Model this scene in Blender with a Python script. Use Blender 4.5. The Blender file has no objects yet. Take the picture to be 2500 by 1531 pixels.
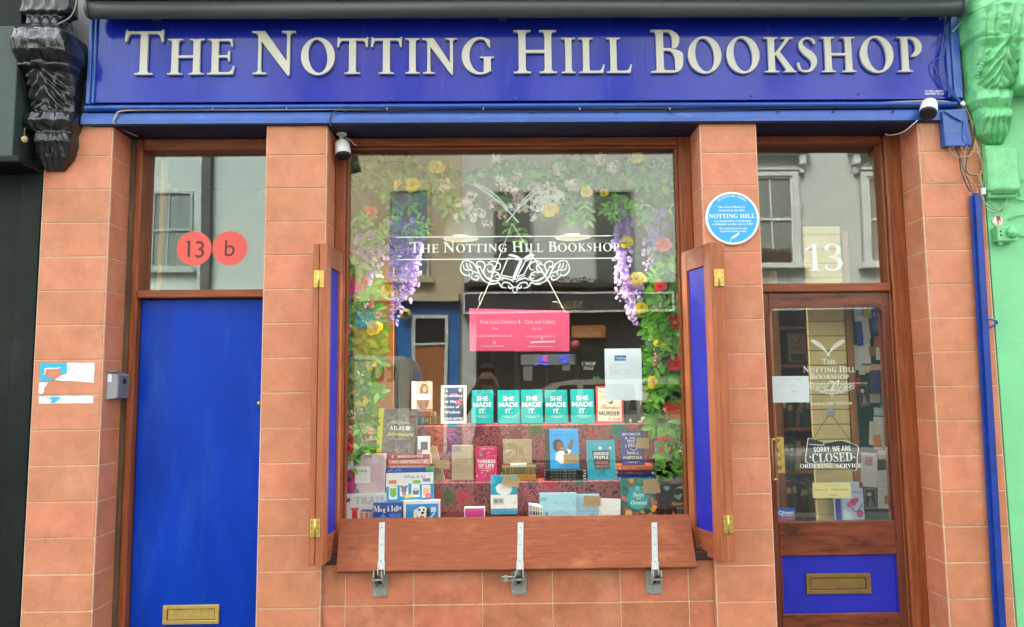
import bpy, bmesh, math, random
from mathutils import Vector, Matrix, noise
PI = math.pi
S = bpy.context.scene
COL = S.collection
random.seed(7)
rnd = random.random
def rr(a, b): return a + (b - a) * rnd()

# ------------------------------------------------------------------ camera
CAM = Vector((0, -4.13, 1.55))
FPX = 1878.0                                   # focal length in pixels of a 2500 px wide frame
_p, _y, _r = math.radians(5.751), math.radians(.862), math.radians(.575)
FW = Vector((math.sin(_y) * math.cos(_p), math.cos(_y) * math.cos(_p), math.sin(_p)))
_R0 = Vector((math.cos(_y), -math.sin(_y), 0)); _U0 = _R0.cross(FW)
RT = _R0 * math.cos(_r) - _U0 * math.sin(_r); UP = _U0 * math.cos(_r) + _R0 * math.sin(_r)
cd = bpy.data.cameras.new('camera'); cam = bpy.data.objects.new('camera', cd); COL.objects.link(cam)
m3 = Matrix((RT, UP, -FW)).transposed()
cam.matrix_world = Matrix.Translation(CAM) @ m3.to_4x4()
cd.sensor_width = 36; cd.lens = FPX / 2500 * 36; cd.clip_start = .02; cd.clip_end = 2000
S.camera = cam
# ------------------------------------------------------------------ world, sun, exposure
SUN_EL, SUN_ROT = math.radians(56), math.radians(-25)
w = bpy.data.worlds.new('World'); S.world = w; w.use_nodes = True
nt = w.node_tree; bg = nt.nodes['Background']
sky = nt.nodes.new('ShaderNodeTexSky'); sky.sky_type = 'NISHITA'; sky.sun_disc = False
sky.sun_elevation = SUN_EL; sky.sun_rotation = SUN_ROT; sky.dust_density = 6; sky.air_density = 1.2
hs = nt.nodes.new('ShaderNodeHueSaturation'); hs.inputs['Saturation'].default_value = .3
nt.links.new(sky.outputs[0], hs.inputs['Color']); nt.links.new(hs.outputs[0], bg.inputs[0])
bg.inputs[1].default_value = .15
sl = bpy.data.lights.new('sun', 'SUN'); sl.energy = 2.1; sl.angle = math.radians(25); sl.color = (1, .96, .9)
so = bpy.data.objects.new('sun', sl); COL.objects.link(so); so.location = (0, -6, 30)
d = Vector((math.sin(SUN_ROT) * math.cos(SUN_EL), math.cos(SUN_ROT) * math.cos(SUN_EL), math.sin(SUN_EL)))
so.rotation_euler = d.to_track_quat('Z', 'Y').to_euler()
S.view_settings.view_transform = 'Standard'; S.view_settings.look = 'None'
S.view_settings.exposure = 2.78; S.view_settings.gamma = 1
S.cycles.max_bounces = 10; S.cycles.transparent_max_bounces = 24; S.cycles.glossy_bounces = 5
S.cycles.sample_clamp_indirect = 6; S.cycles.use_denoising = True

# ------------------------------------------------------------------ helpers
def W(px, py, Y):
    "point of the plane y=Y seen at pixel (px,py) of the 2500x1531 photograph"
    dd = RT * ((px - 1250) / FPX) - UP * ((py - 765.5) / FPX) + FW
    return CAM + dd * ((Y - CAM.y) / dd.y)
YG = .262            # plane of the glass
YO = -15.3           # facade across the street
def V(px, py, Y=YO):
    "point on the plane y=Y across the street whose mirror image in the glass shows at the pixel"
    q = W(px, py, 2 * YG - Y); return Vector((q.x, Y, q.z))
def lin(c):
    if isinstance(c, str):
        c = c.lstrip('#'); c = [int(c[i:i + 2], 16) / 255 for i in (0, 2, 4)]
        return tuple(x / 12.92 if x <= .04045 else ((x + .055) / 1.055) ** 2.4 for x in c)
    return tuple(c)
MATS = {}
def mat(name, col, rough=.5, metal=0, var=0, vs=8, bump=0, bs=60, coat=0, spec=.5, stretch=None, trans=0, attr=False, emit=0, grime_sheen=None):
    if name in MATS: return MATS[name]
    c = lin(col); m = bpy.data.materials.new(name); m.use_nodes = True; MATS[name] = m
    n = m.node_tree.nodes; L = m.node_tree.links; b = n['Principled BSDF']
    b.inputs['Base Color'].default_value = (*c, 1); b.inputs['Roughness'].default_value = rough
    b.inputs['Metallic'].default_value = metal; b.inputs['Specular IOR Level'].default_value = spec
    b.inputs['Coat Weight'].default_value = coat; b.inputs['Coat Roughness'].default_value = .08
    if trans:
        b.inputs['Subsurface Weight'].default_value = 0
        tr = n.new('ShaderNodeBsdfTranslucent'); tr.inputs[0].default_value = (*[min(1, x * 1.4) for x in c], 1)
        mx = n.new('ShaderNodeMixShader'); mx.inputs[0].default_value = trans
        L.new(b.outputs[0], mx.inputs[1]); L.new(tr.outputs[0], mx.inputs[2]); L.new(mx.outputs[0], n['Material Output'].inputs[0])
    if emit:
        b.inputs['Emission Color'].default_value = (*c, 1); b.inputs['Emission Strength'].default_value = emit
    if var or bump:
        tc = n.new('ShaderNodeTexCoord'); mp = n.new('ShaderNodeMapping'); L.new(tc.outputs['Object'], mp.inputs[0])
        if stretch: mp.inputs['Scale'].default_value = stretch
    if var:
        no = n.new('ShaderNodeTexNoise'); no.inputs['Scale'].default_value = vs; no.inputs['Detail'].default_value = 6
        no.inputs['Roughness'].default_value = .65
        L.new(mp.outputs[0], no.inputs['Vector'])
        ra = n.new('ShaderNodeValToRGB'); ra.color_ramp.elements[0].position = .3; ra.color_ramp.elements[1].position = .72
        ra.color_ramp.elements[0].color = (*[x * (1 - var) for x in c], 1); ra.color_ramp.elements[1].color = (*[min(1, x * (1 + var)) for x in c], 1)
        L.new(no.outputs['Fac'], ra.inputs[0]); src = ra.outputs[0]
        if attr:
            at = n.new('ShaderNodeAttribute'); at.attribute_name = 'var'
            hv = n.new('ShaderNodeHueSaturation'); L.new(src, hv.inputs['Color'])
            ma = n.new('ShaderNodeMath'); ma.operation = 'MULTIPLY_ADD'; ma.inputs[1].default_value = .17; ma.inputs[2].default_value = .93
            L.new(at.outputs['Fac'], ma.inputs[0]); L.new(ma.outputs[0], hv.inputs['Value'])
            mb = n.new('ShaderNodeMath'); mb.operation = 'MULTIPLY_ADD'; mb.inputs[1].default_value = -.008; mb.inputs[2].default_value = .502
            L.new(at.outputs['Fac'], mb.inputs[0]); L.new(mb.outputs[0], hv.inputs['Hue'])
            src = hv.outputs[0]
        if grime_sheen:                                         # (amount, colour, scale, stretch) streaks and spots of dirt, grain and painted sheen
            for ga, gc, gs, gst, lo, hi in grime_sheen:
                mp2 = n.new('ShaderNodeMapping'); mp2.inputs['Scale'].default_value = gst; L.new(tc.outputs['Object'], mp2.inputs[0])
                gn = n.new('ShaderNodeTexNoise'); gn.inputs['Scale'].default_value = gs; gn.inputs['Detail'].default_value = 7; gn.inputs['Roughness'].default_value = .7; L.new(mp2.outputs[0], gn.inputs['Vector'])
                gr = n.new('ShaderNodeMapRange'); gr.inputs[1].default_value = lo; gr.inputs[2].default_value = hi; gr.inputs[4].default_value = ga; L.new(gn.outputs['Fac'], gr.inputs[0])
                gm = n.new('ShaderNodeMix'); gm.data_type = 'RGBA'; gm.inputs[7].default_value = (*gc, 1); L.new(gr.outputs[0], gm.inputs[0]); L.new(src, gm.inputs[6]); src = gm.outputs[2]
        L.new(src, b.inputs['Base Color'])
        rm = n.new('ShaderNodeMapRange'); rm.inputs[3].default_value = max(.03, rough - .09); rm.inputs[4].default_value = min(1, rough + .12)
        L.new(no.outputs['Fac'], rm.inputs[0]); L.new(rm.outputs[0], b.inputs['Roughness'])
    if bump:
        nb = n.new('ShaderNodeTexNoise'); nb.inputs['Scale'].default_value = bs; nb.inputs['Detail'].default_value = 5
        L.new(mp.outputs[0], nb.inputs['Vector'])
        bu = n.new('ShaderNodeBump'); bu.inputs['Strength'].default_value = bump; bu.inputs['Distance'].default_value = .01
        L.new(nb.outputs['Fac'], bu.inputs['Height']); L.new(bu.outputs[0], b.inputs['Normal'])
    return m
def P(col, rough=.45):
    "plain printed ink / paper"
    return mat('ink_%s_%d' % (col.strip('#'), int(rough * 100)), col, rough)

RX = Matrix.Rotation(PI / 2, 4, 'X')
def conv(s, st):
    U, Lo, D = {'B': (0x1D400, 0x1D41A, 0x1D7CE), 'i': (0x1D434, None, None), 'I': (0x1D468, 0x1D482, None), 's': (0x1D4D0, 0x1D4EA, None),
                'b': (0x1D5D4, 0x1D5EE, 0x1D7EC), 'm': (0x1D670, 0x1D68A, 0x1D7F6)}.get(st, (None,) * 3)
    o = ''
    for ch in s:
        if U and 'A' <= ch <= 'Z': o += chr(U + ord(ch) - 65)
        elif Lo and 'a' <= ch <= 'z': o += chr(Lo + ord(ch) - 97)
        elif D and ch.isdigit(): o += chr(D + ord(ch) - 48)
        else: o += ch
    return o
def curve_mesh(c):
    o = bpy.data.objects.new('tmp', c); COL.objects.link(o)
    me = bpy.data.meshes.new_from_object(o.evaluated_get(bpy.context.evaluated_depsgraph_get()))
    r = ([v.co.copy() for v in me.vertices], [tuple(p.vertices) for p in me.polygons])
    bpy.data.objects.remove(o); bpy.data.meshes.remove(me)
    return r
TC = {}
def text_geo(s, st, off=0):
    k = (s, st, off)
    if k not in TC:
        c = bpy.data.curves.new('t', 'FONT'); c.body = conv(s, st); c.size = 1 / .72; c.offset = off; c.resolution_u = 3
        TC[k] = curve_mesh(c); bpy.data.curves.remove(c)
    return TC[k]

class MB:
    def __init__(s, M=None): s.v = []; s.f = []; s.mi = []; s.ms = []; s.var = []; s.M = M or Matrix(); s.sm = []; s.cv = 0.
    def idx(s, m):
        if m not in s.ms: s.ms.append(m)
        return s.ms.index(m)
    def add(s, vs, fs, m, smooth=False):
        b = len(s.v); i = s.idx(m); s.v += [s.M @ Vector(x) for x in vs]
        for f in fs: s.f.append([b + k for k in f]); s.mi.append(i); s.var.append(s.cv); s.sm.append(smooth)
    def box(s, x0, x1, y0, y1, z0, z1, m):
        s.add([(x, y, z) for x in (x0, x1) for y in (y0, y1) for z in (z0, z1)],
              [(0, 1, 3, 2), (4, 6, 7, 5), (0, 4, 5, 1), (2, 3, 7, 6), (0, 2, 6, 4), (1, 5, 7, 3)], m)
    def cbox(s, x0, x1, y0, y1, z0, z1, m, c=.003):
        "box with chamfered edges"
        bm = bmesh.new(); bmesh.ops.create_cube(bm, size=1)
        for v in bm.verts: v.co = Vector(((x0 + x1) / 2 + v.co.x * (x1 - x0), (y0 + y1) / 2 + v.co.y * (y1 - y0), (z0 + z1) / 2 + v.co.z * (z1 - z0)))
        bmesh.ops.bevel(bm, geom=bm.edges[:], offset=c, segments=1, affect='EDGES')
        bm.verts.index_update(); s.add([v.co.copy() for v in bm.verts], [[v.index for v in f.verts] for f in bm.faces], m); bm.free()
    def poly(s, pts, m): s.add(pts, [list(range(len(pts)))], m)
    def flat(s, pts, y, m): s.add([(a, y, b) for a, b in pts], [list(range(len(pts)))], m)
    def prism(s, pts, y0, y1, m):
        "polygon in (x,z) given counterclockwise seen from -y, from y0 (front) to y1"
        n = len(pts); s.add([(a, y0, b) for a, b in pts] + [(a, y1, b) for a, b in pts],
                            [list(range(n)), list(range(2 * n - 1, n - 1, -1))] + [(i, i + n, (i + 1) % n + n, (i + 1) % n) for i in range(n)], m)
    def disc(s, cx, cz, rx, rz, y, m, n=28, a0=0, a1=2 * PI):
        s.flat([(cx + rx * math.cos(a0 + (a1 - a0) * i / n), cz + rz * math.sin(a0 + (a1 - a0) * i / n)) for i in range(n + (a1 - a0 < 6.28))], y, m)
    def ring(s, cx, cz, r0, r1, y, m, n=40, k=1, a0=0, a1=2 * PI):
        vs = []
        for i in range(n + 1):
            a = a0 + (a1 - a0) * i / n; vs += [(cx + r0 * math.cos(a), y, cz + k * r0 * math.sin(a)), (cx + r1 * math.cos(a), y, cz + k * r1 * math.sin(a))]
        s.add(vs, [(2 * i, 2 * i + 1, 2 * i + 3, 2 * i + 2) for i in range(n)], m)
    def tube(s, pts, r, m, n=6, cap=True):
        pts = [Vector(p) for p in pts]; vs = []; up = None
        for i, p in enumerate(pts):
            t = (pts[min(i + 1, len(pts) - 1)] - pts[max(i - 1, 0)]).normalized()
            if up is None: up = t.orthogonal().normalized()
            up = (up - t * up.dot(t)).normalized(); q = t.cross(up)
            ri = r[i] if isinstance(r, (list, tuple)) else r
            vs += [p + up * ri * math.cos(2 * PI * k / n) + q * ri * math.sin(2 * PI * k / n) for k in range(n)]
        fs = [(i * n + k, i * n + (k + 1) % n, (i + 1) * n + (k + 1) % n, (i + 1) * n + k) for i in range(len(pts) - 1) for k in range(n)]
        if cap: fs += [list(range(n))[::-1], [(len(pts) - 1) * n + k for k in range(n)]]
        s.add(vs, fs, m, True)
    def lathe(s, prof, base, axis, m, n=20):
        "prof: (distance along axis, radius)"
        ax = Vector(axis).normalized(); u = ax.orthogonal().normalized(); q = ax.cross(u); b = Vector(base)
        vs = [b + ax * h + u * r * math.cos(2 * PI * k / n) + q * r * math.sin(2 * PI * k / n) for h, r in prof for k in range(n)]
        fs = [(i * n + k, i * n + (k + 1) % n, (i + 1) * n + (k + 1) % n, (i + 1) * n + k) for i in range(len(prof) - 1) for k in range(n)]
        fs += [list(range(n))[::-1], [(len(prof) - 1) * n + k for k in range(n)]]
        s.add(vs, fs, m, True)
    def text(s, t, cx, cz, h, y, m, st='n', w=None, maxw=None, align='c', rot=0, off=0, flip=False):
        vs, fs = text_geo(t, st, off)
        if not vs: return
        x0 = min(v.x for v in vs); x1 = max(v.x for v in vs); sx = h
        if w: sx = w / (x1 - x0)
        elif maxw and (x1 - x0) * h > maxw: sx = maxw / (x1 - x0)
        ox = {'c': (x0 + x1) / 2, 'l': x0, 'r': x1}[align]; ca, sa = math.cos(rot), math.sin(rot)
        out = []
        for v in vs:
            a, b = (v.x - ox) * sx, (v.y - .5) * h
            if flip: a = -a
            out.append((cx + a * ca - b * sa, y, cz + a * sa + b * ca))
        s.add(out, [f[::-1] for f in fs] if flip else fs, m)
    def build(s, name, parent=None, bevel=0, flat=False, recalc=True):
        me = bpy.data.meshes.new(name)
        o = bpy.data.objects.new(name, me); COL.objects.link(o)
        org = Vector((0, 0, 0))
        if parent is not None: o.parent = parent
        me.from_pydata([tuple(v - org) for v in s.v], [], s.f)
        for m in s.ms: me.materials.append(m)
        me.polygons.foreach_set('material_index', s.mi); me.polygons.foreach_set('use_smooth', s.sm)
        if any(s.var):
            a = me.attributes.new('var', 'FLOAT', 'FACE'); a.data.foreach_set('value', s.var)
        if bevel or recalc:
            bm = bmesh.new(); bm.from_mesh(me)
            if recalc: bmesh.ops.recalc_face_normals(bm, faces=bm.faces)
            if bevel:
                es = [e for e in bm.edges if len(e.link_faces) == 2 and e.calc_face_angle(0) > .6]
                bmesh.ops.bevel(bm, geom=es, offset=bevel, segments=2, affect='EDGES', clamp_overlap=True)
            bm.to_mesh(me); bm.free()
        me.update(); return o
def thing(name, label, cat, loc=(0, 0, 0), group=None, rot=(0, 0, 0)):
    o = bpy.data.objects.new(name, None); COL.objects.link(o); o.location = loc; o.rotation_euler = rot; o.empty_display_size = .05
    o['label'] = label; o['category'] = cat
    if group: o['group'] = group
    return o
def tag(o, label, cat, group=None):
    o['label'] = label; o['category'] = cat
    if group: o['group'] = group
    return o
def at(p): return Matrix.Translation(-Vector(p))          # world shapes -> local of a thing standing at p
def sub(e): return MB(at(e.location))
def struct(mb, name): o = mb.build(name); o['kind'] = 'structure'; return o
def spl(pts, n=6):
    "Catmull-Rom through the points"
    pts = [Vector(p) for p in pts]; o = []
    for i in range(len(pts) - 1):
        a, b, c, e = pts[max(i - 1, 0)], pts[i], pts[i + 1], pts[min(i + 2, len(pts) - 1)]
        for k in range(n):
            t = k / n; o.append(.5 * ((2 * b) + (c - a) * t + (2 * a - 5 * b + 4 * c - e) * t * t + (3 * b - a - 3 * c + e) * t ** 3))
    return o + [pts[-1]]

# ------------------------------------------------------------------ main materials
GRT = ((.6, (.66, .32, .21), 3.2, (1, 1, 1), .5, .72), (.55, (.13, .05, .03), 5, (4, 4, .8), .62, .82), (.8, (.10, .04, .025), 60, (1, 1, 1), .73, .78), (.5, (.62, .42, .32), 26, (1, 1, .5), .70, .78))
TILE = mat('terracotta_tile', (.57, .215, .108), .5, var=.18, vs=7, bump=.16, bs=90, attr=True, coat=.06, spec=.35, grime_sheen=GRT)
TILE2 = mat('terracotta_riser_tile', (.48, .165, .078), .48, var=.24, vs=9, bump=.16, bs=90, attr=True, coat=.06, spec=.35, grime_sheen=GRT)
MORTAR = mat('mortar', (.62, .48, .33), .9, var=.2, vs=30)
def wood(name, c, var=.45, rough=.4, vs=3, st=(14, 14, 1), coat=.08):
    return mat(name, c, rough, var=var, vs=vs, bump=.12, bs=16, stretch=st, coat=coat, spec=.3, grime_sheen=((.45, tuple(x * .35 for x in c), 5, tuple(q * 1.6 for q in st), .5, .75),))
MAHO = wood('mahogany_upright', (.27, .072, .024)); MAHOH = wood('mahogany_level', (.25, .065, .022), st=(1, 14, 14))
SHUT = wood('shutter_wood', (.40, .12, .05), var=.25); SHUTH = wood('shutter_rail_wood', (.33, .09, .038), var=.3, st=(2, 2, 14))
BOARD = mat('stained_pine', (.265, .068, .025), .5, var=.22, vs=7, bump=.08, bs=14, stretch=(1.2, 14, 20), spec=.25, grime_sheen=((.3, (.10, .025, .012), 5, (2, 16, 24), .5, .68), (.7, (.07, .025, .016), 3.4, (1, 1, 1.5), .63, .76), (.6, (.48, .16, .06), 3, (1.3, 1, 3.4), .52, .72), (.5, (.52, .18, .06), 5, (1.2, 10, 14), .6, .75)))
BLUE_SIGN = mat('sign_blue_gloss', (.009, .022, .33), .14, var=.1, vs=5, coat=.3, spec=.3, bump=.02, bs=2.5, grime_sheen=((.25, (.10, .14, .42), 6, (5, 1, .35), .56, .72), (.5, (.5, .52, .6), 90, (1, 1, 1), .76, .80)))
BLUE_FRAME = mat('frame_blue_gloss', (.022, .085, .36), .35, var=.22, vs=6, bump=.12, bs=25, coat=.2, grime_sheen=((.4, (.10, .20, .42), 9, (.6, 3, 3), .58, .7), (.6, (.01, .015, .05), 18, (1, 1, 1), .70, .78)))
SOFFIT_SHADE = mat('soffit_blue_shaded', (.005, .010, .045), .5, var=.2, vs=6)  # frame blue darkened: the shade under the fascia is put into the colour
BLUE_DOOR = mat('door_blue', (.001, .040, .42), .3, var=.2, vs=2.5, bump=.05, bs=40, coat=.0, spec=.16, stretch=(1.6, 1, .6), grime_sheen=((.4, (.03, .11, .50), 2.2, (2.0, 1, .5), .5, .72), (.8, (.35, .42, .6), 60, (1, 1, .6), .735, .76), (.3, (.004, .012, .14), 4, (3, 1, .6), .58, .75)))  # first entry paints mottled gloss reflections into the colour as lighter streaks
BLUE_PANEL = mat('panel_blue', (.018, .022, .38), .42, var=.1, vs=12, bump=.08, bs=120, coat=.05, spec=.3)
BLUE_PIPE = mat('trunking_blue', (.005, .038, .27), .4, var=.3, vs=8, bump=.1, bs=30, grime_sheen=((.6, (.25, .3, .45), 50, (1, 1, .4), .72, .76), (.5, (.02, .02, .06), 7, (1, 1, .5), .6, .75)))
IVORY = mat('letter_ivory', (.52, .50, .42), .45, var=.05, vs=6)
DKGREY = mat('awning_grey', (.055, .065, .06), .38, var=.2, vs=5, stretch=(.3, 6, 6))
WHITE = mat('white_plastic', (.82, .83, .83), .35); BLACK = mat('black_plastic', (.015, .015, .018), .35)
CREAMV = mat('vinyl_white', (.80, .84, .76), .6)
STEEL = mat('galvanised_steel', (.42, .44, .41), .42, metal=.5, var=.12, vs=30)
GREYP = mat('plate_grey', (.30, .31, .27), .5, metal=.4, var=.15, vs=40)
BRASS = mat('brass', (.72, .50, .14), .33, metal=.8, var=.15, vs=30); BRASSD = mat('antique_brass', (.30, .19, .06), .38, metal=.7, var=.2, vs=18)
CABLE = mat('cable_beige', (.48, .36, .24), .5); CABLEB = mat('cable_black', (.02, .02, .025), .5); CABLEBL = mat('cable_blue', (.03, .07, .3), .4)
def glass(name, ior=2.35, tint=(.96, .98, .96)):
    m = bpy.data.materials.new(name); m.use_nodes = True; n = m.node_tree.nodes; L = m.node_tree.links
    n.remove(n['Principled BSDF'])
    t = n.new('ShaderNodeBsdfTransparent'); t.inputs[0].default_value = (*tint, 1)
    g = n.new('ShaderNodeBsdfGlossy'); g.inputs['Roughness'].default_value = 0.0; g.inputs[0].default_value = (.97, 1, .97, 1)
    lw = n.new('ShaderNodeLayerWeight'); lw.inputs[0].default_value = .5; mx = n.new('ShaderNodeMixShader')
    pw = n.new('ShaderNodeMath'); pw.operation = 'POWER'; pw.inputs[1].default_value = 4; L.new(lw.outputs['Facing'], pw.inputs[0])
    f0 = ((ior - 1) / (ior + 1)) ** 2
    f = n.new('ShaderNodeMath'); f.operation = 'MULTIPLY_ADD'; f.inputs[1].default_value = 1 - f0; f.inputs[2].default_value = f0; L.new(pw.outputs[0], f.inputs[0])
    L.new(f.outputs[0], mx.inputs[0]); tc = n.new('ShaderNodeTexCoord'); no = n.new('ShaderNodeTexNoise'); no.inputs['Scale'].default_value = 1.3; no.inputs['Detail'].default_value = 1; L.new(tc.outputs['Object'], no.inputs['Vector']); bu = n.new('ShaderNodeBump'); bu.inputs['Strength'].default_value = .05; bu.inputs['Distance'].default_value = .02; L.new(no.outputs['Fac'], bu.inputs['Height']); L.new(bu.outputs[0], g.inputs['Normal']); L.new(t.outputs[0], mx.inputs[1]); L.new(g.outputs[0], mx.inputs[2]); L.new(mx.outputs[0], n['Material Output'].inputs[0])
    return m
GLASS = glass('shop_glass', 2.2)
def clear(name='glass_core'):
    m = bpy.data.materials.new(name); m.use_nodes = True; n = m.node_tree.nodes
    t = n.new('ShaderNodeBsdfTransparent'); m.node_tree.links.new(t.outputs[0], n['Material Output'].inputs[0]); n.remove(n['Principled BSDF']); return m
CLEAR = clear()
def pane(x0, x1, z0, z1, y, name, parent, g=None, r=0):
    "6 mm sheet; the street side mirrors"
    b = sub_of(parent)
    if r:
        pts = []
        for cx, cz, a in ((x1 - r, z0 + .002, -PI / 2), (x1 - r, z1 - r, 0), (x0 + r, z1 - r, PI / 2), (x0 + r, z0 + .002, PI)):
            if cz < z0 + .01: pts += [(cx + r if a < 0 else cx - r, z0)]
            else: pts += [(cx + r * math.cos(a + PI / 2 * k / 5), cz + r * math.sin(a + PI / 2 * k / 5)) for k in range(6)]
        b.flat(pts, y, g or GLASS)
    else: b.add([(x0, y, z0), (x1, y, z0), (x1, y, z1), (x0, y, z1)], [(0, 1, 2, 3)], g or GLASS)
    b.add([(x0, y + .006, z0), (x1, y + .006, z0), (x1, y + .006, z1), (x0, y + .006, z1)], [(3, 2, 1, 0)], CLEAR)
    return b.build(name, parent, recalc=False)
def sub_of(parent):
    p = Vector((0, 0, 0)); q = parent
    while q is not None: p += q.location; q = q.parent
    return MB(at(p))

# ------------------------------------------------------------------ ground
GROUND = mat('far_ground', (.12, .12, .11), .9, var=.2, vs=2); ASPH = mat('asphalt', (.024, .024, .026), .85, var=.3, vs=3, bump=.3, bs=120)
PAVE = mat('paving_slabs', (.14, .137, .13), .8, var=.2, vs=2, bump=.1, bs=60)
b = MB(); b.box(-200, 200, -200, 200, -.3, -.13, GROUND); struct(b, 'ground')
b = MB(); b.box(-60, 60, -13.2, -5.2, -.129, -.12, ASPH); struct(b, 'road')
b = MB(); b.box(-60, 60, -5.2, .6, -.128, 0, PAVE); struct(b, 'pavement')
b = MB(); b.box(-60, 60, -16.2, -13.2, -.128, 0, PAVE); struct(b, 'far_pavement')

# ------------------------------------------------------------------ the bookshop
shop = thing('bookshop_building', 'terracotta tiled bookshop front with blue fascia, two doors and one wide window', 'shop', (0, .3, 0))
P1 = (-2.487, -2.117); P2 = (-1.281, W(800, 304, 0).x); P3 = (W(1707, 300, 0).x, 1.432); P4 = (2.333, W(2395, 330, 0).x)
ZS = W(1250, 298, -.03).z                     # underside of the fascia
Z0, PITCH = .627, (2.8495 - .627) / 12        # tile courses
YB = .2                                       # frames sit this far back
def tiled_pillar(x0, x1):
    b = sub_of(shop); g = .005
    b.box(x0 + .003, x1 - .003, .0035, .42, 0, ZS, MORTAR)
    k = -4
    while Z0 + k * PITCH < ZS - .01:
        z0, z1 = max(.0, Z0 + k * PITCH), min(ZS - .002, Z0 + (k + 1) * PITCH); k += 1
        if z1 <= .02: continue
        b.cv = .02 + rnd(); b.cbox(x0 + .0075, x1 - .0075, rr(-.001, .001), .1, z0 + g / 2, z1 - g / 2, TILE, .0025)
        for sx in (0, 1):                     # blocks lining the reveal
            b.cv = .02 + rnd(); xx = (x0, x0 + .0068) if sx == 0 else (x1 - .0068, x1)
            b.cbox(xx[0], xx[1], .0075, .43, z0 + g / 2, z1 - g / 2, TILE, .0025)
    return b.build('tiled_pillar', shop)
for pp in (P1, P2, P3, P4): tiled_pillar(*pp)
# stall riser under the window
b = sub_of(shop); YR = .03
b.box(P2[1], P3[0], YR + .004, .3, 0, .655, MORTAR)
b.cbox(P2[1] + .001, P3[0] - .001, .012, .145, .6555, .70, mat('dark_sill', (.035, .012, .008), .6, var=.3, vs=9), .004)
zr = W(1200, 1475, YR).z; xs = [P2[1]] + [W(q, 1475, YR).x for q in (842, 1010, 1178, 1350, 1516, 1683)] + [P3[0]]
hh = W(1200, 1395, YR).z - zr + .07
for k in range(-5, 1):
    z0 = zr + k * hh; z1 = min(z0 + hh, .655)
    if z1 < .05: continue
    for a, c in zip(xs, xs[1:]):
        b.cv = .02 + rnd() * 1.2; b.cbox(a + .0025, c - .0025, YR + rr(-.001, .001), .12, max(0, z0) + .0025, z1 - .0025, TILE2, .0025)
b.build('stall_riser', shop)
# fascia: boards and mouldings round the sign
XF0, XF1 = W(197, 290, -.03).x, W(2346, 290, -.03).x
def profx(b, pts, x0, x1, m, smooth=False):
    n = len(pts); b.add([(x0, y, z) for y, z in pts] + [(x1, y, z) for y, z in pts],
                        [list(range(n)), list(range(2 * n - 1, n - 1, -1))] + [(i, (i + 1) % n, (i + 1) % n + n, i + n) for i in range(n)], m, smooth)
zl = lambda py, Y: W(1250, py, Y).z
b = sub_of(shop)
profx(b, [(.20, ZS), (-.03, ZS), (-.03, zl(287, -.03)), (-.018, zl(272, -.02)), (.0, zl(268, -.02)), (.20, zl(266, 0))], XF0, XF1, BLUE_FRAME)
zm = zl(257, -.04)
profx(b, [(.10, zl(265, 0))] + [(-.012 - .03 * math.cos(t), zm + .0165 * math.sin(t)) for t in [(-PI / 2) + PI * i / 10 for i in range(11)]] + [(.02, zl(247, -.01) + .002), (.10, zl(247, -.01))], XF0 + .02, XF1 - .02, BLUE_FRAME)
ZT = zl(20, -.02)
xa, xb = W(214, 150, -.03).x, W(233, 150, -.01).x
b.cbox(xa, xb - .012, -.035, .1, zl(250, -.03), ZT, BLUE_FRAME, .004); b.cbox(xb - .0115, xb + .004, -.02, .1, zl(247, -.02), ZT, BLUE_FRAME, .003)
xc, xd = W(2312, 150, -.02).x, W(2345, 150, -.03).x
b.cbox(xc + .025, xd, -.035, .1, zl(244, -.03), ZT, BLUE_FRAME, .004); b.cbox(xc, xc + .0245, -.02, .1, zl(242, -.02), ZT, BLUE_FRAME, .003)
b.build('fascia', shop)
b = sub_of(shop); b.box(XF0 + .05, XF1 - .05, -.02, .5, ZS - .006, ZS - .001, SOFFIT_SHADE)
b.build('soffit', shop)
STUC = mat('upper_stucco', (.30, .29, .27), .85, var=.2, vs=3)
b = sub_of(shop); b.box(P1[0] + .02, P4[1] - .02, .12, .5, ZS + .004, 17, STUC); b.build('raised_upper_wall', shop)  # unseen height raised so the wall shades the road and vehicles

# shop interior shell
INT = mat('interior_wall', (.24, .21, .17), .9, var=.15, vs=2); FLR = wood('interior_floor', (.16, .09, .05)); CEI = mat('interior_ceiling', (.30, .30, .28), .9)
b = sub_of(shop)
b.box(-1.16, 2.62, 4.4, 4.5, .1, 3.2, INT); b.box(-1.2, -1.12, .45, 4.4, .1, 3.2, INT); b.box(2.52, 2.62, .44, 4.4, .1, 3.2, INT)
b.build('interior_wall', shop)
b = sub_of(shop); b.box(-1.12, 2.52, .3, 4.4, .05, .1, FLR); b.build('interior_floor', shop)
b = sub_of(shop); b.box(-1.12, 2.52, .45, 4.4, 3.08, 3.14, CEI); b.build('interior_ceiling', shop)
HALL = mat('hall_wall', (.52, .47, .38), .85, var=.06, vs=2)
b = sub_of(shop)
b.box(-2.5, -1.2, 1.5, 1.56, .1, 3.2, HALL); b.box(-2.44, -2.38, .44, 1.5, .1, 3.2, HALL); b.box(-1.3, -1.205, .44, 1.5, .1, 3.2, HALL); b.box(-2.38, -1.3, .44, 1.5, 3.06, 3.1, CEI)
b.build('hall_wall', shop)

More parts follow.
